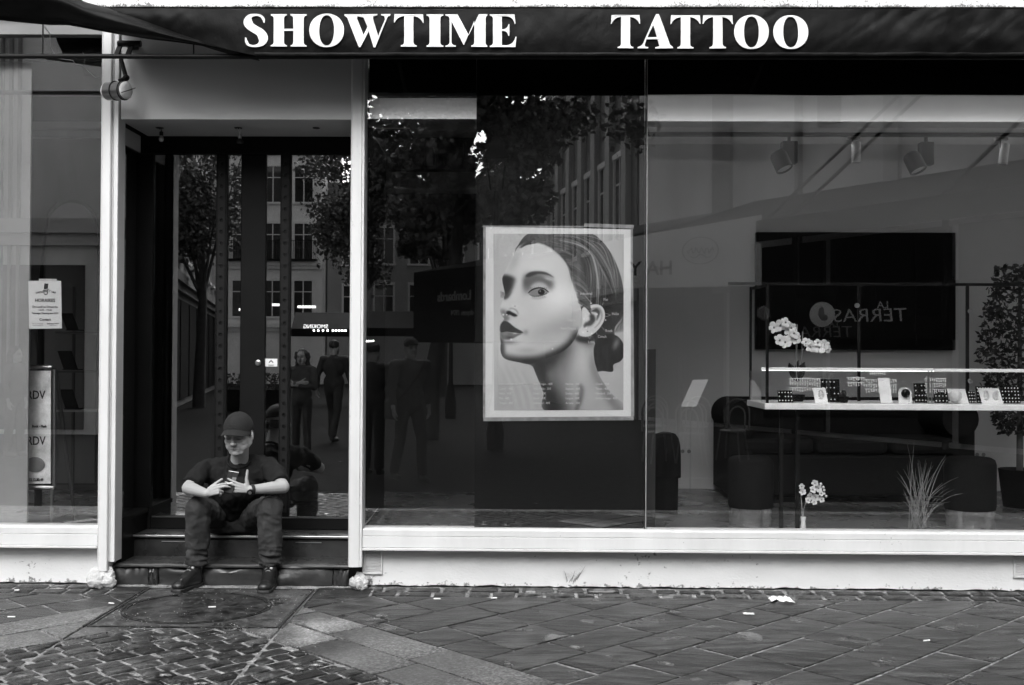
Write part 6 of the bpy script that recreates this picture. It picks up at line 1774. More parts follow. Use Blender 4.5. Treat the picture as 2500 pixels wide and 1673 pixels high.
# ---- vitrine: marble slab on legs, black frame, low glass case with a light rail
VY0, VY1 = .40, 1.02
zsl0, zsl1 = ZP(1000, 1870, VY0), ZP(985, 1870, VY0)
vx0, vx1 = XP(1867, 985, VY0), 6.0
vit = thing('vitrine', (vx0, VY0, FZ), 'black-framed glass jewellery vitrine on a marble slab in the right window', 'display case')
mb = MB(); mb.box(vx0, vx1, VY0, VY1 + .02, zsl0, zsl1); mb.build('marble_slab', M['marble'], vit, bevel=.004)
for px, y in ((1908, VY0 + .1), (1948, VY0 + .05)):
    x = XP(px, 1200, y); mb = MB(); mb.box(x - .013, x + .013, y, y + .03, FZ, zsl0 - .002); mb.build('leg', M['black_metal'], vit)
for x in (4.6, 5.8): mb = MB(); mb.box(x - .02, x + .02, .9, .94, FZ, zsl0 - .002); mb.build('leg', M['black_metal'], vit)
ztp = ZP(700, 2000, VY0 + .05); yF = VY0 + .02
for px in (1874,): pass
posts = [XP(1874, 800, yF), XP(2098, 800, yF + .45), XP(2363, 800, yF + .45)]
mb = MB(); mb.box(posts[0] - .009, posts[0] + .009, yF, yF + .02, zsl1 + .001, ztp + .02); mb.build('frame_post', M['black_metal'], vit)
zt2 = ZP(697, 2000, yF + .45)
for x in posts[1:]: mb = MB(); mb.box(x - .010, x + .010, yF + .45, yF + .47, zsl1 + .001, zt2); mb.build('frame_post', M['black_metal'], vit)
xl_ = XP(1832, 800, VY1)
mb = MB(); mb.box(xl_ - .008, xl_ + .008, VY1 - .02, VY1, zsl1 - .03, ztp + .03); mb.build('frame_post', M['black_metal'], vit)
mb = MB(); mb.hexa([Vector((posts[0], yF, ztp)), Vector((xl_, VY1 - .02, ztp + .008)), Vector((xl_, VY1 - .02, ztp + .028)), Vector((posts[0], yF, ztp + .02))], [Vector((posts[0] + .012, yF, ztp)), Vector((xl_ + .012, VY1 - .02, ztp + .008)), Vector((xl_ + .012, VY1 - .02, ztp + .028)), Vector((posts[0] + .012, yF, ztp + .02))]); mb.build('side_rail', M['black_metal'], vit)
mb = MB(); mb.box(posts[0] - .2, vx1, yF + .45, yF + .47, zt2 + .001, zt2 + .022); mb.build('top_rail', M['black_metal'], vit)
mb = MB(); mb.hexa([Vector((posts[0] - .012, yF, zsl1 - .012)), Vector((xl_ - .01, VY1, zsl1 - .012)), Vector((xl_ - .01, VY1, zsl1 + .0)), Vector((posts[0] - .012, yF, zsl1 + .0))], [Vector((posts[0] - .002, yF, zsl1 - .012)), Vector((xl_ + .0, VY1, zsl1 - .012)), Vector((xl_ + .0, VY1, zsl1)), Vector((posts[0] - .002, yF, zsl1))]); mb.build('side_shelf', M['steel'], vit)
for px, py in ((2092, 746), (2368, 760), (2092, 925), (2368, 930)):
    c = P(px, py, yF + .44); mb = MB(); mb.lathe([(.018, 0), (.018, .012), (.012, .018), (0, .018)], c, 16, Matrix.Rotation(math.pi/2, 3, 'X')); mb.build('hinge', M['steel'], vit, smooth=40)
# low glass case
zr0, zr1 = ZP(904, 1900, VY0 + .04), ZP(897.5, 1900, VY0 + .04)
cx0 = XP(1858, 940, VY0 + .04)
mb = MB(); mb.box(cx0, XP(2277, 905, VY0 + .04), VY0 + .035, VY0 + .055, zr0, zr1); mb.build('light_rail', M['silver'], vit, bevel=.002)
mb = MB(); mb.box(XP(2280, 905, VY0 + .04), vx1, VY0 + .035, VY0 + .055, zr0 - .006, zr1 - .002); mb.build('light_rail', M['silver'], vit, bevel=.002)
M['led'] = mat('led_strip', .8, .4, emit=2.0)
mb = MB(); mb.box(cx0 + .01, vx1 - .02, VY0 + .040, VY0 + .050, zr0 - .0035, zr0 - .0005); mb.build('led_strip', M['led'], vit)
mb = MB(); mb.box(cx0, vx1, VY0 + .028, VY0 + .033, zsl1 + .001, zr0 - .011); mb.build('case_pane', M['inner_glass'], vit)
mb = MB(); mb.box(cx0 - .005, cx0 - .001, VY0 + .028, VY0 + .4, zsl1 + .001, zr0 - .011); mb.build('case_pane', M['inner_glass'], vit)
for px in (2266, 2274): x = XP(px, 940, VY0 + .03); mb = MB(); mb.box(x - .004, x + .004, VY0 + .022, VY0 + .027, zsl1 + .001, zr0); mb.build('case_joint', M['steel'], vit)
# ---- jewellery on the slab
JY = VY0 + .16
zsl = zsl1
def base_z(px): return zsl1 + .001
def rack(px0, px1, pys, n, label, Y=JY + .05):
    a = P(px0, pys[-1], Y); b = P(px1, pys[0], Y); t = thing('jewellery_rack', ((a.x + b.x)/2, Y, zsl), label, 'jewellery rack')
    mb = MB(); x = (a.x + b.x)/2
    for xx in (a.x + .02, b.x - .02): mb.tube([(xx, Y + .03, zsl + .002), (xx, Y + .03, b.z)], .002, 6)
    mb.build('stand', M['inner_glass'], t)
    for i, py in enumerate(pys):
        z = P(px0, py, Y).z; mb = MB(); mb.box(a.x, b.x, Y, Y + .006, z - .002, z + .002); o = mb.build('bar', M['silver'], t)
        mb = MB()
        for k in range(n):
            x = a.x + (b.x - a.x) * (k + .5) / n; L = random.uniform(.008, .022); mb.tube([(x, Y - .001, z - .002), (x, Y - .004, z - .003 - L)], .0024, 4); mb.ell((x, Y - .004, z - .005 - L), .0048, nu=6, nv=4)
        tag(mb.build('hanging_jewellery', M['silver'], o), kind='stuff')
def card(px0, px1, py0, py1, label, ears=1, m='paper', Y=JY - .03, ball=False):
    a, b = P(px0, py1, Y), P(px1, py0, Y); z0_ = zsl + .001; t = thing('display_card', ((a.x + b.x)/2, Y, z0_), label, 'display card')
    h = b.z - a.z; w = b.x - a.x
    f = [Vector((a.x + w * .08, Y, z0_)), Vector((b.x, Y, z0_)), Vector((b.x - w * .08, Y + .05, z0_ + h)), Vector((a.x, Y + .05, z0_ + h))]
    mb = MB(); mb.hexa(f, [v + Vector((0, .004, 0)) for v in f]); mb.build('card', M[m], t)
    for e in range(ears):
        c = f[0].lerp(f[2], .5) + Vector(((e - (ears - 1)/2) * w * .45, -.006, .004)); s_ = h * .30
        pts = [c + Vector((s_ * .62 * math.cos(q) * (1 if e == 0 else -1), -.004, s_ * math.sin(q))) for q in [math.pi * (-.75 + 1.5 * k / 14) for k in range(15)]]
        mb = MB(); mb.tube(pts, [s_ * .2 * (1 if k > 2 else .8) for k in range(15)], 8); mb.ell(c + Vector((0, .002, -.05 * s_)), (s_ * .5, .005, s_ * .75)); mb.ell(c + Vector((0, -.004, -s_ * .75)), s_ * .3)
        mb.build('ear_form', M['petal'], t, smooth=60)
    if ball: mb = MB(); mb.ell((a.x + w * .25, Y - .02, z0_ + h * .55), h * .42); mb.build('ball', M['petal'], t, smooth=60)
def board(px0, px1, py0, py1, nx, nz, label, Y=JY + .07, m='velvet'):
    a, b = P(px0, py1, Y), P(px1, py0, Y); t = thing('ring_board', ((a.x + b.x)/2, Y, zsl), label, 'ring board')
    mb = MB(); f = [Vector((a.x, Y, zsl + .001)), Vector((b.x, Y, zsl + .001)), Vector((b.x, Y + .03, b.z)), Vector((a.x, Y + .03, b.z))]; mb.hexa(f, [v + Vector((0, .006, 0)) for v in f]); mb.build('panel', M[m], t)
    mb = MB()
    for i in range(nx):
        for k in range(nz):
            u, v = (i + .5) / nx, (k + .5) / nz
            if random.random() < .12: continue
            p = f[0].lerp(f[1], u).lerp(f[3].lerp(f[2], u), v) + Vector((0, -.003, 0)); mb.ell(p, .0052, nu=6, nv=4)
    tag(mb.build('rings', M['silver'], t), kind='stuff')
board(1900, 1937, 954, 985, 5, 3, 'small black stepped ring tray at the left end of the slab', JY - .02)
rack(1926, 2004, (924, 935, 947), 13, 'three-bar jewellery rack under the big orchid')
board(2006, 2052, 926, 968, 5, 4, 'dark ring board between ear card and cactus pot')
card(1988, 2022, 947, 983, 'white card with one ear form, left of the cactus pot')
card(2148, 2179, 918, 978, 'tall narrow white earring card in the middle of the slab', 0, Y=JY + .02)
rack(2122, 2162, (908,), 8, 'short top bar of earrings above the tall white card', JY + .03)
rack(2112, 2190, (927, 939, 950), 13, 'three-bar rack crossing behind the tall white card', JY + .09)
board(2234, 2264, 936, 980, 4, 4, 'board of dangling earrings right of the black ball stand')
rack(2258, 2310, (924, 937, 951), 10, 'three-bar rack behind the case joint')
card(2318, 2366, 952, 987, 'white card with ear form and round ball, right part of the slab', 1, ball=True)
board(2386, 2426, 944, 985, 6, 5, 'ring board behind the double ear card, left one', JY + .08)
card(2394, 2450, 951, 988, 'white card with two facing ear forms near the right border', 2)
board(2446, 2492, 944, 986, 6, 5, 'ring board at the right border, beyond the double ear card', JY + .06)
board(2366, 2384, 955, 985, 3, 4, 'narrow ring board between the two ear cards', JY + .04)
rack(2068, 2112, (922, 934), 7, 'short two-bar rack between the cactus pot and the tall white card', JY + .12)
board(2282, 2316, 950, 984, 4, 3, 'low ring board just left of the ball-and-ear card', JY + .03)
c = P(2060, 983, JY)
pt_ = thing('cactus_pot', (c.x, JY, zsl), 'small black pot with a stubby cactus on the marble slab', 'potted plant')
mb = MB(); mb.lathe([(.026, 0), (.035, .03), (.036, .045), (.03, .046), (.0, .04)], (c.x, JY, zsl + .001), 20); mb.build('pot', M['velvet'], pt_, smooth=40)
mb = MB(); mb.ell((c.x, JY, zsl + .065), (.02, .02, .032)); mb.ell((c.x - .02, JY, zsl + .06), (.012, .012, .02)); mb.build('cactus', M['leaf_dark'], pt_, smooth=60)
c = P(2212, 985, JY - .02)
bs_ = thing('ball_stand', (c.x, JY - .02, zsl), 'white arched stand holding a black ball and pendant on the slab', 'jewellery stand')
w_ = .048; hh_ = .115
pts = [(-w_, 0), (w_, 0)] + [(w_ * math.cos(math.pi * k / 12), hh_ - w_ + w_ * math.sin(math.pi * k / 12)) for k in range(13)]
mb = MB(); mb.prism(pts, [], lambda u, v: Vector((c.x + u, JY - .01 + v * .15, zsl + .001 + v)), (0, .006, 0)); mb.build('arch', M['paper'], bs_)
mb = MB(); mb.ell((c.x, JY - .012, zsl + .072), .032); mb.build('ball', M['black_metal'], bs_, smooth=60)
mb = MB(); mb.tube([(c.x + .012, JY - .045, zsl + .06), (c.x + .016, JY - .045, zsl + .02)], .002, 5); mb.ell((c.x + .016, JY - .045, zsl + .018), .005); mb.build('pendant', M['steel'], bs_)
# ---- orchids
def flower(c, s_, nrm, m='petal'):
    q = Vector((0, 0, 1)).rotation_difference(Vector(nrm).normalized()).to_matrix(); mb = MB()
    for k in range(5):
        a = 2 * math.pi * k / 5 + .3; w = .62 if k in (1, 4) else .42
        R_ = q @ Matrix.Rotation(a, 3, 'Z'); mb.ell(c + R_ @ Vector((s_ * .55, 0, .08 * s_)), (s_ * .50, s_ * w * .86, s_ * .05), R_ @ Matrix.Rotation(-.25, 3, 'Y'), 10, 6)
    return mb
def orchid(base, stems, flowers, leaves, label, Y, s_, name='orchid', pot=None):
    t = thing(name, base, label, 'orchid')
    for pts in stems:
        mb = MB(); mb.tube([P(x, y, Y) for x, y in pts], .004, 6); mb.build('stem', M['mid_grey'], t, smooth=60)
    rg = random.Random(4)
    for x, y, k in flowers:
        c_ = P(x, y, Y - .03 - .03 * rg.random()); nv_ = Vector((rg.uniform(-.6, .6), -1, rg.uniform(-.2, .6))).normalized()
        fo_ = flower(c_, s_ * k * .9, nv_).build('flower', M['petal'], t, smooth=60); mb = MB(); mb.ell(c_ + nv_ * s_ * .16, s_ * .17, None, 8, 6); mb.build('lip', M['mid_grey'], fo_, smooth=60)
    for (x0, y0, x1, y1, w) in leaves:
        a, b = P(x0, y0, Y), P(x1, y1, Y); d = b - a; sd_ = Vector((-d.z, 0, d.x)).normalized()
        rws = [[a + d * (k / 8) + sd_ * (w * math.sin(math.pi * (.08 + .92 * k / 8)) ** .7 * j) + Vector((0, .03 * abs(j), 0)) for j in (-1, -.5, 0, .5, 1)] for k in range(9)]
        mb = MB(); mb.grid(rws); mb.build('leaf', M['leaf_dark'], t, smooth=60)
    return t
OY = JY + .22
bO = P(1945, 930, OY)
oo = orchid((bO.x, OY, zsl + .001), [[(1945, 925), (1943, 860), (1946, 792)], [(1957, 890), (1959, 830), (1960, 810)], [(1944, 880), (1946, 830), (1938, 800), (1915, 790), (1890, 800)], [(1958, 860), (1965, 845), (1990, 838), (2020, 850)]],
       [(1890, 800, 1), (1906, 795, 1), (1917, 788, .9), (1925, 805, 1), (1933, 800, .85), (1938, 815, 1), (1943, 828, .9), (1903, 832, 1.1), (1918, 836, 1.1), (1928, 826, .8), (1968, 836, .8), (1978, 846, 1), (1996, 838, .7), (2000, 848, 1.1), (2012, 842, .9), (2020, 852, .7)],
       [(1948, 930, 1928, 886, .030), (1950, 930, 1966, 884, .032), (1946, 930, 1950, 880, .02)], 'white potted orchid with two flower sprays and dark leaves inside the vitrine', OY, .050)
mb = MB(); mb.lathe([(.045, 0), (.06, .03), (.062, .05), (0, .048)], (bO.x, OY, zsl + .001), 20); mb.build('pot', M['velvet'], oo, smooth=40)
VYs = .16
b2_ = P(1961, 1292, VYs)
o2 = orchid((b2_.x, VYs, FZ), [[(1961, 1262), (1963, 1240), (1972, 1210), (1985, 1190)], [(1959, 1262), (1957, 1230), (1955, 1200)]],
       [(1990, 1180, .9), (1998, 1192, 1), (1984, 1196, 1), (1978, 1212, .9), (1992, 1215, 1), (2004, 1205, .8), (2006, 1220, .8), (1972, 1222, .8), (1988, 1226, .8), (1957, 1188, .8), (1960, 1202, .9)],
       [], 'white artificial orchid in a slim white vase behind the sill', VYs, .030, 'orchid')
mb = MB()
for x, y in ((2004, 1182), (2010, 1190), (2012, 1206), (2017, 1212), (2012, 1197)): mb.ell(P(x, y, VYs), .010, nu=8, nv=6)
mb.build('bud', M['petal'], o2, smooth=60)
z_v = ZP(1262, 1961, VYs)
mb = MB(); mb.lathe([(.024, FZ), (.022, FZ + .06), (.014, z_v - .03), (.020, z_v), (.017, z_v), (.0, z_v - .01)], (b2_.x, VYs, 0), 18); mb.build('vase', M['letter_white'], o2, smooth=50)
# ---- ornamental grass behind the sill
gb = P(2222, 1292, .2)
gr = thing('ornamental_grass', (gb.x, .2, FZ), 'tuft of dry ornamental grass standing in the right window behind the sill', 'plant')
rg = random.Random(12)
tips = [(2215, 1085), (2232, 1075), (2190, 1150), (2205, 1200), (2310, 1110), (2340, 1165), (2350, 1205), (2190, 1165), (2240, 1130), (2250, 1140), (2262, 1130), (2275, 1128), (2285, 1150), (2300, 1180), (2320, 1225), (2330, 1195), (2205, 1180), (2195, 1215)]
for i in range(46):
    if i < len(tips): tx, ty = tips[i]
    else: tx, ty = 2245 + rg.gauss(0, 32), rg.uniform(1120, 1215)
    yy = .2 + rg.uniform(-.05, .09); a = P(2240 + rg.uniform(-22, 22), 1296, yy); e = P(tx, ty, yy + rg.uniform(-.04, .06)); bend = abs(tx - 2240) / 110
    m_ = a.lerp(e, .55) + Vector((0, 0, .10 * bend)); m_.x = a.x + (e.x - a.x) * (.35)
    pts = [a * (1-t)**2 + m_ * 2*t*(1-t) + e * t*t for t in [k/7 for k in range(8)]]
    mb = MB(); mb.tube(pts, [.0034, .0034, .0032, .003, .0026, .002, .0014, .0006], 5, flat=.5); mb.build('blade', M['dry_grass'], gr, smooth=60)
mb = MB(); mb.lathe([(.05, FZ), (.06, ZP(1291, 2222, .2) - .02), (0, ZP(1291, 2222, .2) - .02)], (P(2240, 1292, .2).x, .2, 0), 18); mb.build('pot', M['velvet'], gr)
# ---- dark leafy plant at the right border
pl = P(2475, 900, 1.9)
tp2 = thing('leafy_plant', (pl.x, 1.9, FZ), 'tall dark leafy plant inside at the right border', 'plant')
rg = random.Random(3); mb = MB()
for i in range(2200):
    t_ = rg.random(); z = ZP(1060, 2475, 1.9) + (ZP(650, 2475, 1.9) - ZP(1060, 2475, 1.9)) * t_; rad_ = .34 * (.55 + .45 * math.sin(t_ * 3.1)) * rg.random() ** .4; a = rg.uniform(0, 6.28)
    p = Vector((pl.x + .05 + rad_ * math.cos(a), 1.9 + rad_ * math.sin(a), z)); u = Vector((rg.gauss(0, 1), rg.gauss(0, 1), rg.gauss(0, 1)))  .normalized() * .030; w = u.orthogonal().normalized() * .018
    mb.add([p - u, p + w, p + u, p - w], [(0, 1, 2, 3)])
mb.build('foliage', M['leaf_dark'], tp2)
mb = MB(); mb.tube([(pl.x + .05, 1.9, FZ + .3), (pl.x + .05, 1.9, ZP(700, 2475, 1.9))], [.03, .012], 8); mb.build('trunk', M['bark'], tp2); mb = MB(); mb.lathe([(.13, FZ), (.17, FZ + .32), (.15, FZ + .32), (0, FZ + .3)], (pl.x + .05, 1.9, 0), 20); mb.build('pot', M['velvet'], tp2, smooth=40)
# ---- middle room: pale ceiling beams and shelf boxes seen dimly
for (x0, x1, y0, y1, Y, m_) in ((902, 1158, 240, 297, 1.5, 'ceil'), (1000, 1158, 303, 318, 1.3, 'mid_grey'), (935, 1156, 420, 460, 1.7, 'mid_grey')):
    a, b = P(x0, y1, Y), P(x1 + 40, y0, Y); mb = MB(); mb.box(a.x, b.x, Y, Y + .3, a.z, b.z); bm_ = tag(mb.build('ceiling_beam', M[m_], None), kind='structure')
    if m_ == 'ceil':
        mb = MB(); mb.box(a.x, b.x, Y - .12, Y - .10, a.z - .05, a.z - .003); mb.box(a.x, b.x, Y - .099, Y - .002, a.z - .05, a.z - .035); mb.build('cove_trim', M['mid_grey'], bm_)
        mb = MB(); mb.box(a.x + .02, b.x - .02, Y - .08, Y - .05, a.z - .033, a.z - .02); mb.build('cove_light', M['cove'], bm_)
a, b = P(935, 412, 1.6), P(1190, 405, 1.6)
shf = thing('wall_shelf', (a.x, 1.6, a.z), 'high dark shelf carrying small boxes, dim inside left of the poster', 'shelf')
mb = MB(); mb.box(a.x, b.x, 1.6, 1.9, a.z, b.z); mb.build('board', M['wall_dark'], shf)
for i, (x0, x1, h) in enumerate(((1035, 1058, 45), (1070, 1082, 25), (1100, 1130, 60))):
    p, q = P(x0, 405, 1.65), P(x1, 405 - h, 1.65); mb = MB(); mb.box(p.x, q.x, 1.65, 1.8, b.z + .002, q.z)
    tag(mb.build('storage_box', M['mid_grey' if i == 0 else 'wall_dark'], None, bevel=.004), ('pale small box, left one on the high shelf', 'tiny dark box in the middle of the high shelf', 'tall dark box at the right of the high shelf')[i], 'box')
# ---- left window
col_x0, col_x1 = XP(-60, 870, .14), XP(70, 870, .14)
M['column'] = mat('column_paint', 0.36, 0.7, var=.1, vs=3, bump=.2, bs=20)
mb = MB(); mb.box(col_x0 - .4, col_x1, .14, .165, FZ, CZ); tag(mb.build('plaster_panel', M['column'], None, bevel=.003), 'pale plastered panel standing inside the left end of the left window', 'panel')
for (y0, y1, Y, m_) in ((297, 312, .8, 'ceil'), (318, 333, .85, 'mid_grey')):
    a, b = P(0, y1, Y), P(300, y0, Y); mb = MB(); mb.box(-5.8, min(b.x, min(xr, xb_) - .11), Y, Y + .08, a.z, b.z); tag(mb.build('ceiling_beam', M[m_], None), kind='structure')
# arched mirror
ac = P(174, 560, 2.2); aw_, at_ = abs(P(236, 560, 2.2).x - ac.x), P(174, 495, 2.2).z; ab = P(174, 1180, 2.2).z
am = thing('arched_mirror', (ac.x, 2.2, ab), 'tall dim mirror with arched top in the left window', 'mirror')
pts = [(-aw_, 0), (aw_, 0)] + [(aw_ * math.cos(math.pi * k / 16), (at_ - ab) - aw_ * 1.25 + aw_ * 1.25 * math.sin(math.pi * k / 16)) for k in range(17)]
mb = MB(); mb.prism(pts, [], lambda u, v: Vector((ac.x + u, 2.2, ab + v)), (0, .03, 0)); mb.build('mirror_glass', mat('mirror_dim', .11, .35, metal=.6), am)
pts2 = [(u * 1.05, v * 1.02 - .02) for u, v in pts]; mb = MB(); mb.prism(pts2, [], lambda u, v: Vector((ac.x + u, 2.235, ab + v)), (0, .02, 0)); mb.build('mirror_frame', M['black_metal'], am)
# glass shelves with tilted black display easels
shs = thing('wall_shelving', (P(190, 1010, 1.5).x, 1.5, FZ), 'wall shelving with thin dark shelves in the left window', 'shelving')
for py, m_ in ((810, 'wall_dark'), (906, 'wall_dark'), (1002, 'mid_grey')):
    a, b = P(135, py + 4, 1.45), P(236, py, 1.45); mb = MB(); mb.box(a.x, min(b.x, min(xr, xb_) - .115), 1.45, 1.75, a.z, b.z); mb.build('shelf', M[m_], shs)
mb = MB(); x = P(180, 800, 1.76).x; mb.box(x - .01, x + .01, 1.755, 1.775, FZ, ZP(700, 180, 1.76)); mb.build('upright', M['wall_dark'], shs)
for i, (x0, y0, x1, y1) in enumerate(((148, 765, 182, 808), (140, 857, 180, 904), (144, 951, 182, 1000))):
    a = P(x0, y1, 1.5); q = [P(x0 + 16, y1 - .5, 1.5), P(x1 + 10, y1 - .5, 1.5), P(x1 - 6, y0, 1.62), P(x0, y0, 1.62)]
    t = thing('display_easel', a, ('black slanted display easel on the top shelf, left window', 'black slanted display easel on the middle shelf, left window', 'black slanted display easel on the lowest pale shelf, left window')[i], 'display easel')
    mb = MB(); mb.hexa(q, [v + Vector((0, .01, 0)) for v in q]); mb.build('panel', M['velvet'], t); mb = MB(); mb.box(q[0].x, q[1].x + .02, 1.47, 1.56, q[0].z + .001, q[0].z + .008); mb.build('ledge', M['velvet'], t)
# black floor lamp
lp = P(105, 900, 1.2); fl = thing('floor_lamp', (lp.x, 1.2, FZ), 'thin black floor lamp post in the left window behind the hours notice', 'lamp')
mb = MB(); mb.tube([(lp.x - .03, 1.2, FZ), (lp.x - .02, 1.2, ZP(880, 105, 1.2)), P(100, 690, 1.2), P(106, 600, 1.2), P(118, 520, 1.2), P(140, 492, 1.2)], [.03, .028, .018, .015, .012, .01], 10); mb.build('stem', M['black_metal'], fl, smooth=60)
mb = MB(); mb.lathe([(.16, 0), (.16, .02), (.03, .04)], (lp.x - .03, 1.2, FZ), 24); mb.build('base', M['black_metal'], fl)
# A-board
aY = .24
ab_ = thing('a_board', (P(60, 1270, aY).x, aY, FZ), 'aluminium A-board with faint floral print and RDV lettering beside the column', 'a-board')
xA0, xA1 = P(-40, 1000, aY).x, P(122, 1000, aY).x
zA_t, zA_b = ZP(897, 110, aY), ZP(1190, 125, aY)
ln = .05
def AP(u, v): return Vector((xA0 + (xA1 - xA0) * u + .05 * (1 - v) * (u - .3), aY + ln * v * 1.2, zA_b + (zA_t - zA_b) * v))
M['aboard'] = mat('a_board_print', .8, .5, var=.38, vs=9)
mb = MB(); mb.hexa([AP(.06, .03), AP(.95, .03), AP(.95, .97), AP(.06, .97)], [AP(.06, .03) + Vector((0, .004, 0)), AP(.95, .03) + Vector((0, .004, 0)), AP(.95, .97) + Vector((0, .004, 0)), AP(.06, .97) + Vector((0, .004, 0))]); mb.build('print', M['aboard'], ab_)
for u0, v0, u1, v1 in ((0, 0, 0, 1), (1, 0, 1, .98), (.0, 1, .97, 1), (0, 0, 1, 0)):
    mb = MB(); mb.tube([AP(u0, v0) + Vector((0, .002, 0)), AP(u1, v1) + Vector((0, .002, 0))], .014, 8); mb.build('frame_bar', M['steel'], ab_, smooth=40)
for u in (.02, .97):
    mb = MB(); p = AP(u, 0); mb.tube([p, Vector((p.x + .012, p.y - .03, FZ))], .012, 8); mb.build('leg', M['steel'], ab_, smooth=40)
    p = AP(u, .98); mb = MB(); mb.tube([p + Vector((.02, .02, 0)), Vector((p.x + .055, p.y + .30, FZ))], .012, 8); mb.build('leg', M['dark_steel'], ab_, smooth=40)
def at_px(px, py, Y): return P(px, py, Y)
XR, ZR = Vector((1, 0, 0)), Vector((0, 0, 1)); NR = Vector((0, -1, 0))
for s_, px, py, sz in (('SANS RDV', 104, 966, .085), ('Book - Flash', 110, 1042, .026), ('SUR RDV', 108, 1078, .085), ('06.12.13.80.49', 106, 1172, .028)):
    v = (ZP(py, px, aY) - zA_b) / (zA_t - zA_b); c = P(px, py, aY); c.y = aY + ln * v * 1.2 - .004
    text_obj(s_, sz, M['ink'], ab_, face_m(c, XR, ZR, NR), depth=.0008, align='RIGHT', xs=.8, bold=.0012)
mb = MB(); c = P(95, 1135, aY); mb.ell((c.x - .03, aY + .005, c.z), (.07, .004, .055)); mb.build('print_motif', M['mid_grey'], ab_)
# ---- opening-hours notice on the left pane
NY = GY + .012
q = [P(71, 803, NY), P(151, 802, NY), P(149, 686, NY), P(69, 686, NY)]
no_ = thing('hours_notice', q[0], 'white opening-hours notice with top-hat skull emblem taped inside the left window', 'notice')
mb = MB(); mb.hexa(q, [v + Vector((0, .001, 0)) for v in q]); mb.build('sheet', M['paper'], no_)
mb = MB(); a, b = P(95, 686, NY), P(138, 681, NY); mb.box(a.x, b.x, NY + .0, NY + .0009, a.z - .003, b.z); mb.build('tape', M['petal'], no_)
def nt_(s_, px, py, sz, bold=.0, xs=1, rot=0):
    u_ = XR * math.cos(rot) + ZR * math.sin(rot); w_2 = ZR * math.cos(rot) - XR * math.sin(rot)
    text_obj(s_, sz, M['ink'], no_, face_m(P(px, py, NY - .0012), u_, w_2, NR), depth=.0003, bold=bold, xs=xs)
nt_('HORAIRES', 110, 734, .032, .0010, .95); nt_('Du Lundi au Dimanche', 110, 749.5, .021, .0006, .9); nt_('14h30 - 19h30', 110, 757.5, .016, .0003); nt_('Tatouage / Piercing sans RDV', 110, 765, .017, .0006, .9)
nt_('Contact', 110, 780.5, .024, .0008); nt_('01 42 33 36 69', 92, 790.5, .012); nt_('Showtime SHOP', 129, 790.5, .012, .0004); nt_('www.showtime.fr', 92, 794.5, .010); nt_('75004 Paris', 129, 794.5, .010)
for i, ch in enumerate('SHOW'): nt_(ch, 89 + i * 4.6, 715.5 - 1.8 * math.sin(i * .5), .018, .0006, 1, .45 - .13 * i)
for i, ch in enumerate('TIME'): nt_(ch, 121.5 + i * 4.3, 711.5 + i * 1.2, .018, .0006, 1, -.1 - .13 * i)
hat = P(111, 700, NY - .0012)
mb = MB()
f_ = lambda u, v: hat + Vector((u, 0, v))
mb.prism([(-.012, -.020), (.016, -.014), (.020, .020), (-.008, .022)], [], f_, (0, .0004, 0)); mb.prism([(-.020, -.024), (-.016, -.030), (.022, -.022), (.025, -.013), (.018, -.018), (-.013, -.0245)], [], f_, (0, .0004, 0)); mb.build('top_hat', M['ink'], no_)
mb = MB(); sk_o = [(-.013, -.028), (-.0135, -.045), (-.006, -.056), (.003, -.058), (.012, -.054), (.019, -.042), (.019, -.024), (.003, -.029)]
mb.prism(sk_o, [[(-.0095, -.034), (-.0095, -.044), (-.003, -.050), (.006, -.051), (.013, -.044), (.014, -.032), (.003, -.034)]], f_, (0, .0004, 0))
mb.prism(ellipse(-.004, -.039, .0035, .003, 10), [], f_, (0, .0004, 0)); mb.prism(ellipse(.008, -.038, .0035, .003, 10), [], f_, (0, .0004, 0)); mb.build('skull_emblem', M['ink'], no_)
# ================================================================== poster on the black board
def gauss(a, s):
    if s <= 0: return a
    r = int(3 * s) + 1; k = np.exp(-0.5 * (np.arange(-r, r + 1) / s) ** 2); k /= k.sum()
    for ax in (0, 1):
        p = np.pad(a, [(r, r) if i == ax else (0, 0) for i in (0, 1)], mode='edge')
        a = sum(k[i] * np.take(p, range(i, i + a.shape[ax]), axis=ax) for i in range(2 * r + 1))
    return a
SCL = 0.62; X0_, Y0_ = 140, 97
PW, PH = int(1000 * SCL), int(1353 * SCL)
img = np.zeros((PH, PW))
yy, xx = np.mgrid[0:PH, 0:PW]; ZX, ZY = xx / SCL + X0_, yy / SCL + Y0_
def spline(pts, closed=True, k=6):
    n = len(pts); o = []
    for i in range(n if closed else n - 1):
        g = lambda j: pts[j % n] if closed else pts[min(max(j, 0), n - 1)]
        p0, p1, p2, p3 = g(i-1), g(i), g(i+1), g(i+2)
        for t in [q / k for q in range(k)]:
            o.append(tuple(0.5 * (2*p1[c] + (-p0[c]+p2[c])*t + (2*p0[c]-5*p1[c]+4*p2[c]-p3[c])*t*t + (-p0[c]+3*p1[c]-3*p2[c]+p3[c])*t**3) for c in (0, 1)))
    if not closed: o.append(pts[-1])
    return o
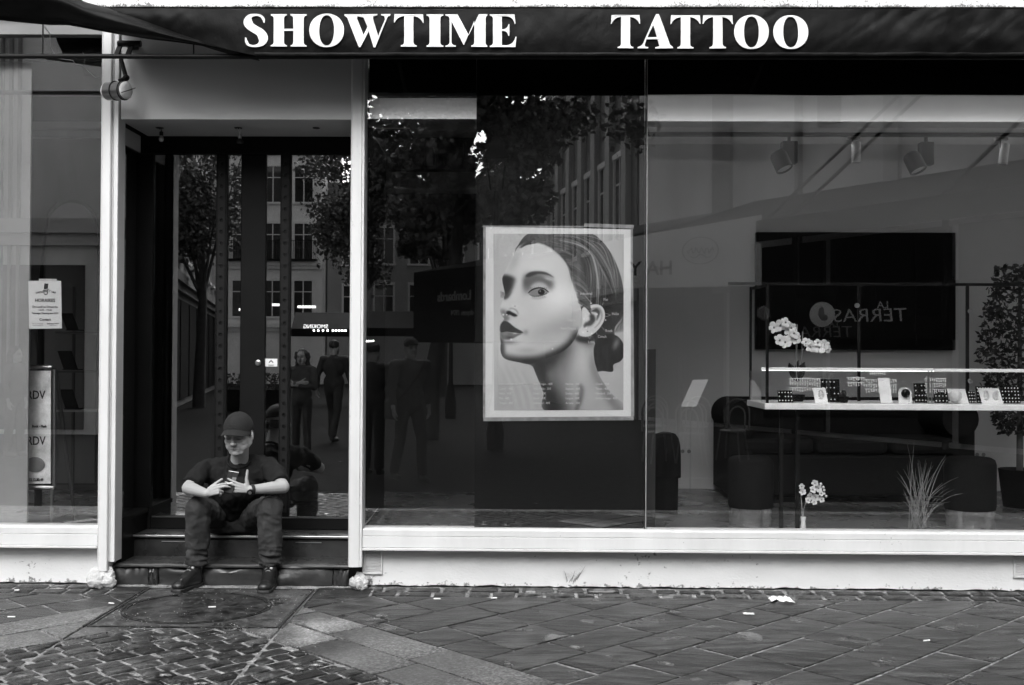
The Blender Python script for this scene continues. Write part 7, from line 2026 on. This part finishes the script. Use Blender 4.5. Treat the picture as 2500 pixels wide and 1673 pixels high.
def mask(pts, sm=True, blur=0.8):
    L = spline(pts) if sm else pts
    m = np.zeros((PH, PW), bool)
    for i in range(len(L)):
        (x0, y0), (x1, y1) = L[i], L[(i+1) % len(L)]
        x0, x1 = (x0 - X0_) * SCL, (x1 - X0_) * SCL; y0, y1 = (y0 - Y0_) * SCL, (y1 - Y0_) * SCL
        if y0 == y1: continue
        if y0 > y1: x0, y0, x1, y1 = x1, y1, x0, y0
        a, b = max(0, int(math.ceil(y0))), min(PH - 1, int(math.ceil(y1)) - 1)
        if b < a: continue
        r = np.arange(a, b + 1); xc = x0 + (r - y0) * (x1 - x0) / (y1 - y0)
        m[a:b+1] ^= (np.arange(PW)[None, :] >= xc[:, None])
    return gauss(m.astype(float), blur)
def paint(pts, v, blur=0.8, a=1.0, clipm=None, sm=True):
    global img
    m = mask(pts, sm, blur) * a
    if clipm is not None: m = m * clipm
    img = img * (1 - m) + v * m
def stroke(pts, w, v, a=1.0, blur=.7, clipm=None):
    L = spline(pts, False, 5); A, B = [], []
    for i, p in enumerate(L):
        q0, q1 = L[max(i-1, 0)], L[min(i+1, len(L)-1)]; dx, dy = q1[0]-q0[0], q1[1]-q0[1]; d = math.hypot(dx, dy) or 1
        k = w * .5 * math.sin(math.pi * (i + .6) / (len(L) + .2)) ** .5
        A.append((p[0] - dy/d*k, p[1] + dx/d*k)); B.append((p[0] + dy/d*k, p[1] - dx/d*k))
    paint(A + B[::-1], v, blur, a, clipm, False)
def glow(x, y, sx, sy, v, a=1.0, clipm=None, rot=0):
    global img
    dx, dy = ZX - x, ZY - y; c, s_ = math.cos(rot), math.sin(rot); u, w = dx*c + dy*s_, -dx*s_ + dy*c
    m = np.exp(-(u/sx)**2 - (w/sy)**2) * a
    if clipm is not None: m = m * clipm
    img = img * (1 - m) + v * m
rg = random.Random(2)
img[:] = 182 + 8 * np.sin(ZX / 300) ; img -= 14 * np.clip((ZY - 900) / 500, 0, 1) * (ZX < 600)
for i in range(7): stroke([(150 + i * 34, 1060 + i * 14), (230 + i * 36, 1220 + i * 18), (290 + i * 30, 1440)], 26, 200 if i % 2 else 158, .4, 7)
glow(160, 900, 120, 260, 208, .6)
# hair mass and bun
hairP = [(300, 250), (330, 180), (385, 110), (470, 80), (700, 70), (880, 90), (960, 140), (1045, 250), (1100, 370), (1130, 480), (1142, 600), (1138, 720), (1075, 810), (1060, 900), (960, 960), (900, 900), (820, 700), (740, 460), (690, 320), (560, 200), (430, 170), (340, 215)]
hm = mask(hairP); paint(hairP, 66); glow(1000, 620, 120, 260, 30, .8, hm); glow(880, 820, 90, 120, 24, .8, hm)
paint([(922, 1140), (905, 1010), (935, 910), (1010, 865), (1090, 880), (1142, 950), (1142, 1030), (1112, 1075), (1062, 1100), (1056, 1152), (985, 1148)], 20, 1.0)
paint([(1065, 850), (1090, 790), (1142, 720), (1142, 830), (1100, 850)], 120, 4, .8)
for i in range(6): stroke([(1075 + i * 12, 850 - i * 4), (1100 + i * 8, 800 - i * 10), (1142, 760 - i * 14)], 4, 60 + 30 * (i % 3), .8)
for i in range(75):
    t = rg.random(); o = rg.uniform(0, 1)
    x0, y0 = 560 + 200 * o, 100 + 70 * (1 - o) + rg.uniform(-8, 8)
    e = rg.uniform(.55, 1); ex, ey = 830 + 290 * o, 700 - 60 * o
    mx_, my_ = 820 + 200 * o + rg.uniform(-8, 8), 300 - 120 * o + rg.uniform(-8, 8)
    p = [(x0, y0), ((x0 + mx_) / 2 + 25, (y0 + my_) / 2 - 20), (mx_, my_), (mx_ + (ex - mx_) * e * .6 + 20, my_ + (ey - my_) * e * .5), (mx_ + (ex - mx_) * e, my_ + (ey - my_) * e)]
    stroke(p, rg.uniform(6, 13), rg.choice((10, 16, 24, 70, 100, 140, 165)), rg.uniform(.5, .9), 1.2, hm)
for i in range(12):
    o = i / 11; stroke([(590 + 20 * o, 128 - 26 * o), (760 + 20 * o, 118 - 10 * o + 30 * (1 - o)), (900 + 20 * o, 200 - 20 * o + 50 * (1 - o)), (1010 + 20 * o, 390 - 60 * o + 60 * (1 - o)), (1060 + 30 * o, 560)], rg.uniform(7, 12), rg.choice((150, 185, 120, 20, 14)), .8, .8, hm)
for i in range(5): stroke([(985 + i * 9, 1060), (975 + i * 10, 990), (990 + i * 10, 940)], 4, 80, .6)
glow(1082, 940, 26, 55, 150, .75, mask([(1000, 1100), (1000, 880), (1090, 880), (1140, 950), (1130, 1040)]), .35)
# neck and shoulder
neckP = [(415, 1090), (560, 1030), (690, 980), (760, 880), (905, 880), (908, 1000), (925, 1110), (975, 1220), (1050, 1325), (1145, 1452), (560, 1460), (520, 1310), (470, 1190), (440, 1115)]
nm = mask(neckP); paint(neckP, 168)
paint([(400, 1080), (540, 1020), (740, 930), (700, 1010), (630, 1090), (590, 1190), (640, 1290), (700, 1470), (540, 1470), (490, 1260)], 24, 24, .95, nm)
glow(585, 1180, 45, 75, 120, .85, nm, -.2); glow(560, 1130, 30, 30, 70, .5, nm)
paint([(640, 1100), (700, 1030), (760, 960), (690, 1180), (700, 1330), (720, 1460), (650, 1400)], 100, 24, .75, nm)
glow(820, 1080, 60, 190, 196, .8, nm); glow(870, 930, 60, 45, 120, .7, nm)
stroke([(770, 1460), (800, 1380), (820, 1300), (800, 1250)], 32, 40, .7, 8, nm); glow(900, 1330, 90, 80, 180, .6, nm, .6)
paint([(900, 1010), (930, 1140), (1000, 1260), (1150, 1460), (1080, 1460), (960, 1290), (890, 1120)], 96, 12, .6, nm)
# face
faceP = [(430, 150), (345, 182), (298, 240), (258, 320), (226, 392), (207, 432), (208, 470), (219, 520), (226, 560), (214, 596), (196, 636), (187, 664), (189, 700), (204, 728), (218, 744), (206, 768), (187, 800), (184, 835), (192, 856), (185, 885), (192, 930), (190, 985), (206, 1036), (246, 1062), (330, 1080), (420, 1095), (530, 1058), (650, 1010), (725, 955), (775, 880), (800, 790), (812, 660), (770, 480), (735, 380), (655, 265), (550, 185)]
hl = [(325, 120), (322, 205), (345, 196), (392, 158), (440, 148), (545, 168), (640, 232), (700, 300), (728, 370), (716, 420), (742, 468), (780, 530), (800, 590), (806, 640), (860, 660), (1000, 640), (1000, 90), (400, 80)]
fm = mask(faceP) * (1 - mask(hl, True, 15)); img = img * (1 - fm) + 206 * fm
glow(500, 320, 190, 130, 222, .8, fm); glow(300, 300, 40, 110, 165, .6, fm, .45); glow(640, 570, 150, 120, 238, .85, fm); glow(440, 240, 120, 60, 208, .5, fm)
paint([(800, 620), (780, 700), (640, 760), (480, 830), (400, 900), (480, 920), (640, 880), (760, 840), (800, 760)], 150, 34, .75, fm)
glow(560, 900, 170, 50, 190, .55, fm, -.15); glow(330, 690, 60, 60, 214, .7, fm)
# jaw and chin shadow
paint([(180, 900), (205, 1010), (250, 1030), (340, 1042), (480, 1035), (620, 985), (720, 920), (780, 830), (830, 900), (760, 1010), (600, 1080), (420, 1120), (240, 1090), (170, 1040)], 16, 15, 1, fm)
paint([(180, 880), (215, 930), (215, 1000), (180, 1010)], 20, 9, .9, fm); glow(300, 970, 70, 42, 198, .85, fm); glow(400, 990, 80, 25, 150, .5, fm)
# far eye socket and brow
paint([(175, 425), (235, 412), (300, 436), (306, 470), (286, 520), (250, 572), (216, 575), (180, 510)], 36, 8, .93, fm); paint([(215, 585), (250, 560), (280, 530), (262, 575), (228, 600)], 40, 4, .7, fm)
for i in range(5): stroke([(226, 552 + i * 7), (206, 545 + i * 9), (190, 536 + i * 11)], 3.2, 15, .9, .5)
# nose
paint([(300, 450), (292, 520), (262, 590), (300, 610), (330, 560), (352, 470)], 216, 12, .7, fm); glow(385, 470, 26, 60, 100, .75, fm, .1)
paint([(188, 690), (215, 730), (250, 712), (235, 690), (210, 668)], 95, 8, .8, fm); glow(228, 650, 26, 24, 212, .7, fm)
paint([(238, 694), (256, 686), (282, 698), (322, 722), (296, 730), (262, 716), (242, 718)], 14, 3, 1, fm); stroke([(255, 672), (290, 668), (318, 690), (330, 716)], 9, 90, .6, 3, fm); glow(300, 650, 20, 20, 222, .6, fm)
paint([(205, 730), (240, 722), (262, 742), (236, 768), (212, 765)], 85, 6, .7, fm)
# near eye
paint([(378, 440), (420, 405), (500, 400), (570, 425), (600, 475), (585, 520), (560, 520), (520, 480), (460, 480), (420, 520), (395, 560), (385, 510)], 84, 11, .8, fm)
paint([(425, 510), (455, 478), (510, 472), (552, 500), (560, 528), (510, 505), (455, 510)], 190, 5, .9, fm)
paint([(384, 420), (420, 390), (490, 383), (550, 395), (606, 432), (552, 412), (480, 405), (410, 428)], 58, 3, .9, fm); glow(560, 440, 40, 14, 205, .7, fm, .35)
paint([(410, 548), (450, 524), (510, 520), (560, 542), (520, 566), (460, 572), (425, 562)], 140, 1.5, 1, fm); paint(ellipse(506, 542, 25, 22, 20), 16, 1.2, 1, fm); glow(497, 535, 5, 5, 210, .9)
stroke([(404, 552), (430, 528), (475, 512), (525, 516), (566, 545)], 10, 10, 1, 1, fm); stroke([(412, 560), (450, 574), (505, 570), (552, 552)], 6, 36, .9, 1.5, fm); stroke([(430, 585), (480, 592), (540, 576)], 9, 120, .6, 4, fm)
for i in range(9): stroke([(430 + i * 14, 524 - (4 - abs(i - 4)) * 2), (425 + i * 15, 505 - (4 - abs(i - 4)) * 2)], 2.2, 24, .8, .5)
for i in range(7): stroke([(440 + i * 15, 574), (436 + i * 17, 586)], 2, 40, .7, .5)
# lips
paint([(187, 806), (206, 770), (228, 764), (256, 776), (300, 812), (366, 852), (300, 850), (240, 842), (192, 850)], 62, 2.2, 1); glow(225, 785, 20, 10, 60, .6, fm)
paint([(188, 854), (240, 846), (300, 854), (358, 858), (320, 880), (270, 905), (220, 906), (196, 894)], 120, 2.4, 1); glow(225, 862, 26, 9, 150, .7); glow(302, 858, 18, 8, 205, .85); glow(262, 890, 26, 9, 55, .6)
stroke([(190, 850), (240, 842), (300, 850), (366, 856)], 5, 10, .95, 1); glow(255, 930, 60, 16, 120, .7, fm); glow(385, 850, 22, 22, 120, .5, fm)
# ear
earP = [(820, 668), (868, 646), (935, 636), (980, 662), (997, 720), (980, 780), (930, 845), (868, 882), (805, 876), (792, 838), (818, 800), (822, 740)]
paint([(760, 890), (800, 880), (880, 890), (920, 860), (900, 925), (800, 925)], 24, 7, .95); em_ = mask(earP); paint(earP, 208)
stroke([(870, 690), (910, 664), (955, 672), (972, 720), (955, 775), (915, 820)], 13, 150, .8, 2, em_); paint([(885, 690), (930, 668), (958, 690), (950, 730), (930, 760), (935, 705), (905, 695)], 60, 3, .85, em_)
paint([(876, 720), (905, 712), (922, 745), (912, 775), (885, 800), (845, 800), (860, 770), (880, 755)], 48, 4, .85, em_); paint([(830, 800), (850, 770), (860, 790), (840, 815)], 70, 3, .8, em_); glow(850, 740, 20, 30, 220, .7, em_); glow(835, 850, 22, 18, 222, .8, em_)
for x, y, r in ((213, 716, 7), (240, 716, 5), (273, 906, 8), (303, 650, 4), (592, 978, 5), (888, 628, 6), (883, 668, 4), (1000, 757, 6), (935, 712, 5), (834, 748, 5), (852, 818, 5), (828, 850, 5), (862, 844, 4), (893, 858, 5)): glow(x, y, r, r, 240 if r != 4 else 90, 1)
stroke([(330, 190), (392, 140), (450, 128), (560, 152), (660, 222), (722, 300), (748, 380), (760, 460)], 80, 120, .5, 22, hm)
# hairline: soft strands over the temple
for i in range(150):
    o = rg.random(); q = spline([(345, 196), (392, 158), (440, 148), (545, 168), (640, 232), (700, 300), (728, 370)], False, 10); x0, y0 = q[int(o * (len(q) - 1))]; x0 += rg.uniform(-10, 6); y0 += rg.uniform(-4, 16)
    stroke([(x0, y0), (x0 + 45, y0 - 26 + 45 * o), (x0 + 120, y0 - 40 + 120 * o)], rg.uniform(4, 9), rg.choice((40, 60, 80, 120, 150)), rg.uniform(.3, .6), 1.2)
for i in range(110): y0 = rg.uniform(330, 630); stroke([(722 + (y0 - 330) * .26 + rg.uniform(-12, 10), y0), (790 + (y0 - 330) * .2, y0 + 35), (850 + (y0 - 330) * .15, y0 + 95)], rg.uniform(4, 9), rg.choice((30, 50, 80, 130, 160)), rg.uniform(.25, .55), 1.4)
for i in range(10): stroke([(345 + i * 8, 175 - i * 7), (322 + i * 6, 196 - i * 6), (306, 236 - i * 3)], 2, 60, .6, .6)
img += np.random.RandomState(1).normal(0, 1.6, img.shape)
img = 255 * (np.clip(img * 1.04, 0, 255) / 255.0) ** 1.08
img = np.clip(img, 0, 245) / 255.0
px_ = np.ones((PH, PW, 4), 'f'); px_[..., :3] = img[::-1, :, None]
im = bpy.data.images.new('portrait_print', PW, PH); im.colorspace_settings.name = 'sRGB'
im.pixels.foreach_set(px_.ravel()); im.update(); im.pack()
M['print'] = mat('portrait_print', .5, .42, bump=.12, bs=9)
n_ = M['print'].node_tree.nodes; l_ = M['print'].node_tree.links
tx_ = n_.new('ShaderNodeTexImage'); tx_.image = im; l_.new(tx_.outputs['Color'], n_['Principled BSDF'].inputs['Base Color'])
PYs = GY + .030
def ZPt(zx, zy, Y=PYs): return P(1160 + zx / 3.135, 540 + zy / 3.135, Y)
def wav(p): return Vector((p.x, p.y - .0015 + .0018 * mnoise.noise(Vector((p.x * 5, p.z * 5, 2))), p.z))
c = ZPt(640, 1525); pos = thing('poster', (c.x, PYs, c.z), 'white-bordered portrait poster of a woman in profile with piercing names and prices', 'poster')
def bil(q, u, v): return q[0].lerp(q[1], u).lerp(q[3].lerp(q[2], u), v)
def sheet_grid(q, nx, ny, off, name, m, uv=False):
    mb = MB(); mb.grid([[wav(bil(q, i / nx, j / ny)) + Vector((0, off, 0)) for i in range(nx + 1)] for j in range(ny + 1)])
    o = mb.build(name, m, pos, smooth=179)
    if uv:
        ul = o.data.uv_layers.new(name='UVMap')
        for lp_ in o.data.loops: i = lp_.vertex_index; ul.data[lp_.index].uv = ((i % (nx + 1)) / nx, (i // (nx + 1)) / ny)
    return o
qo = [ZPt(70, 1505), ZPt(1196, 1512), ZPt(1192, 64), ZPt(76, 42)]
sheet_grid(qo, 20, 26, 0, 'paper', mat('poster_paper', .74, .5, var=.06, vs=6, bump=.25, bs=7, bdist=.01))
qi = [ZPt(146, 1450), ZPt(1134, 1446), ZPt(1138, 101), ZPt(140, 97)]
prt = sheet_grid(qi, 20, 26, -.0012, 'portrait', M['print'], True)
M['tape'] = mat('packing_tape', .30, .3, var=.4, vs=14, bump=.3, bs=30)
for q in ([ZPt(60, 1510), ZPt(78, 1510), ZPt(82, 40), ZPt(62, 36)], [ZPt(62, 1532), ZPt(1214, 1524), ZPt(1212, 1494), ZPt(64, 1502)], [ZPt(1192, 1494), ZPt(1218, 1494), ZPt(1206, 60), ZPt(1190, 64)], [ZPt(830, 44), ZPt(1212, 58), ZPt(1214, 30), ZPt(838, 18)], [ZPt(60, 44), ZPt(830, 50), ZPt(830, 38), ZPt(62, 34)]):
    sheet_grid(q, 8, 8, -.0024, 'tape', M['tape'])
M['print_white'] = mat('print_white', .66, .5)
def pt_txt(s_, zx, zy, sz, m='print_white', bold=.0, al='LEFT', xs=.85):
    text_obj(s_, sz * .92, M[m], prt, face_m(ZPt(zx, zy, PYs - .0055), XR, ZR, NR), depth=.0003, bold=.0, align=al, xs=xs, name='caption')
for s_, x, y in (('Industriel', 802, 556), ('Flat', 982, 602), ('Hélix', 1046, 711), ('Rook', 996, 840), ('Conch', 938, 884), ('Lobe', 864, 926), ('Anti-Hélix', 718, 644), ('Daith', 742, 692), ('Tragus', 700, 757), ('Anti-Tragus', 652, 821), ('Nostril', 392, 680), ('Septum', 314, 746)): pt_txt(s_, x, y, .0285)
T4 = ((184, ('Inter-nez/Labret : 35€', 'Conch : 40€', 'Hélix : 35€', 'Flat : 40€', 'Tragus : 40€')), (446, ('Anti-Tragus : 40€', 'Anti-Hélix : 35€', 'Daith : 40€', 'Rook : 40€', 'Industriel : 40€')), (692, ('Narine : 30€', 'Septum : 40€', 'Smiley : 40€', 'Langue : 40€', 'Arcade : 35€')), (922, ('Cheek : 45€', 'Téton : 40€', 'Nombril : 35€', 'Surface visage : 45€')))
for x, L in T4:
    for i, s_ in enumerate(L): pt_txt(s_, x, 1247 + i * 36.5, .0235)
def pline(a, b):
    p, q = ZPt(*a, PYs - .0052), ZPt(*b, PYs - .0052); mb = MB(); mb.tube([p, q], .0006, 4); mb.build('pointer_line', M['print_white'], prt)
for a, b in (((842, 572), (896, 634)), ((982, 620), (972, 645)), ((1036, 716), (996, 706)), ((1036, 720), (994, 734)), ((992, 838), (960, 800)), ((934, 870), (922, 838)), ((880, 905), (850, 868)), ((884, 905), (888, 862)), ((780, 826), (850, 818)), ((826, 652), (872, 690))): pline(a, b)
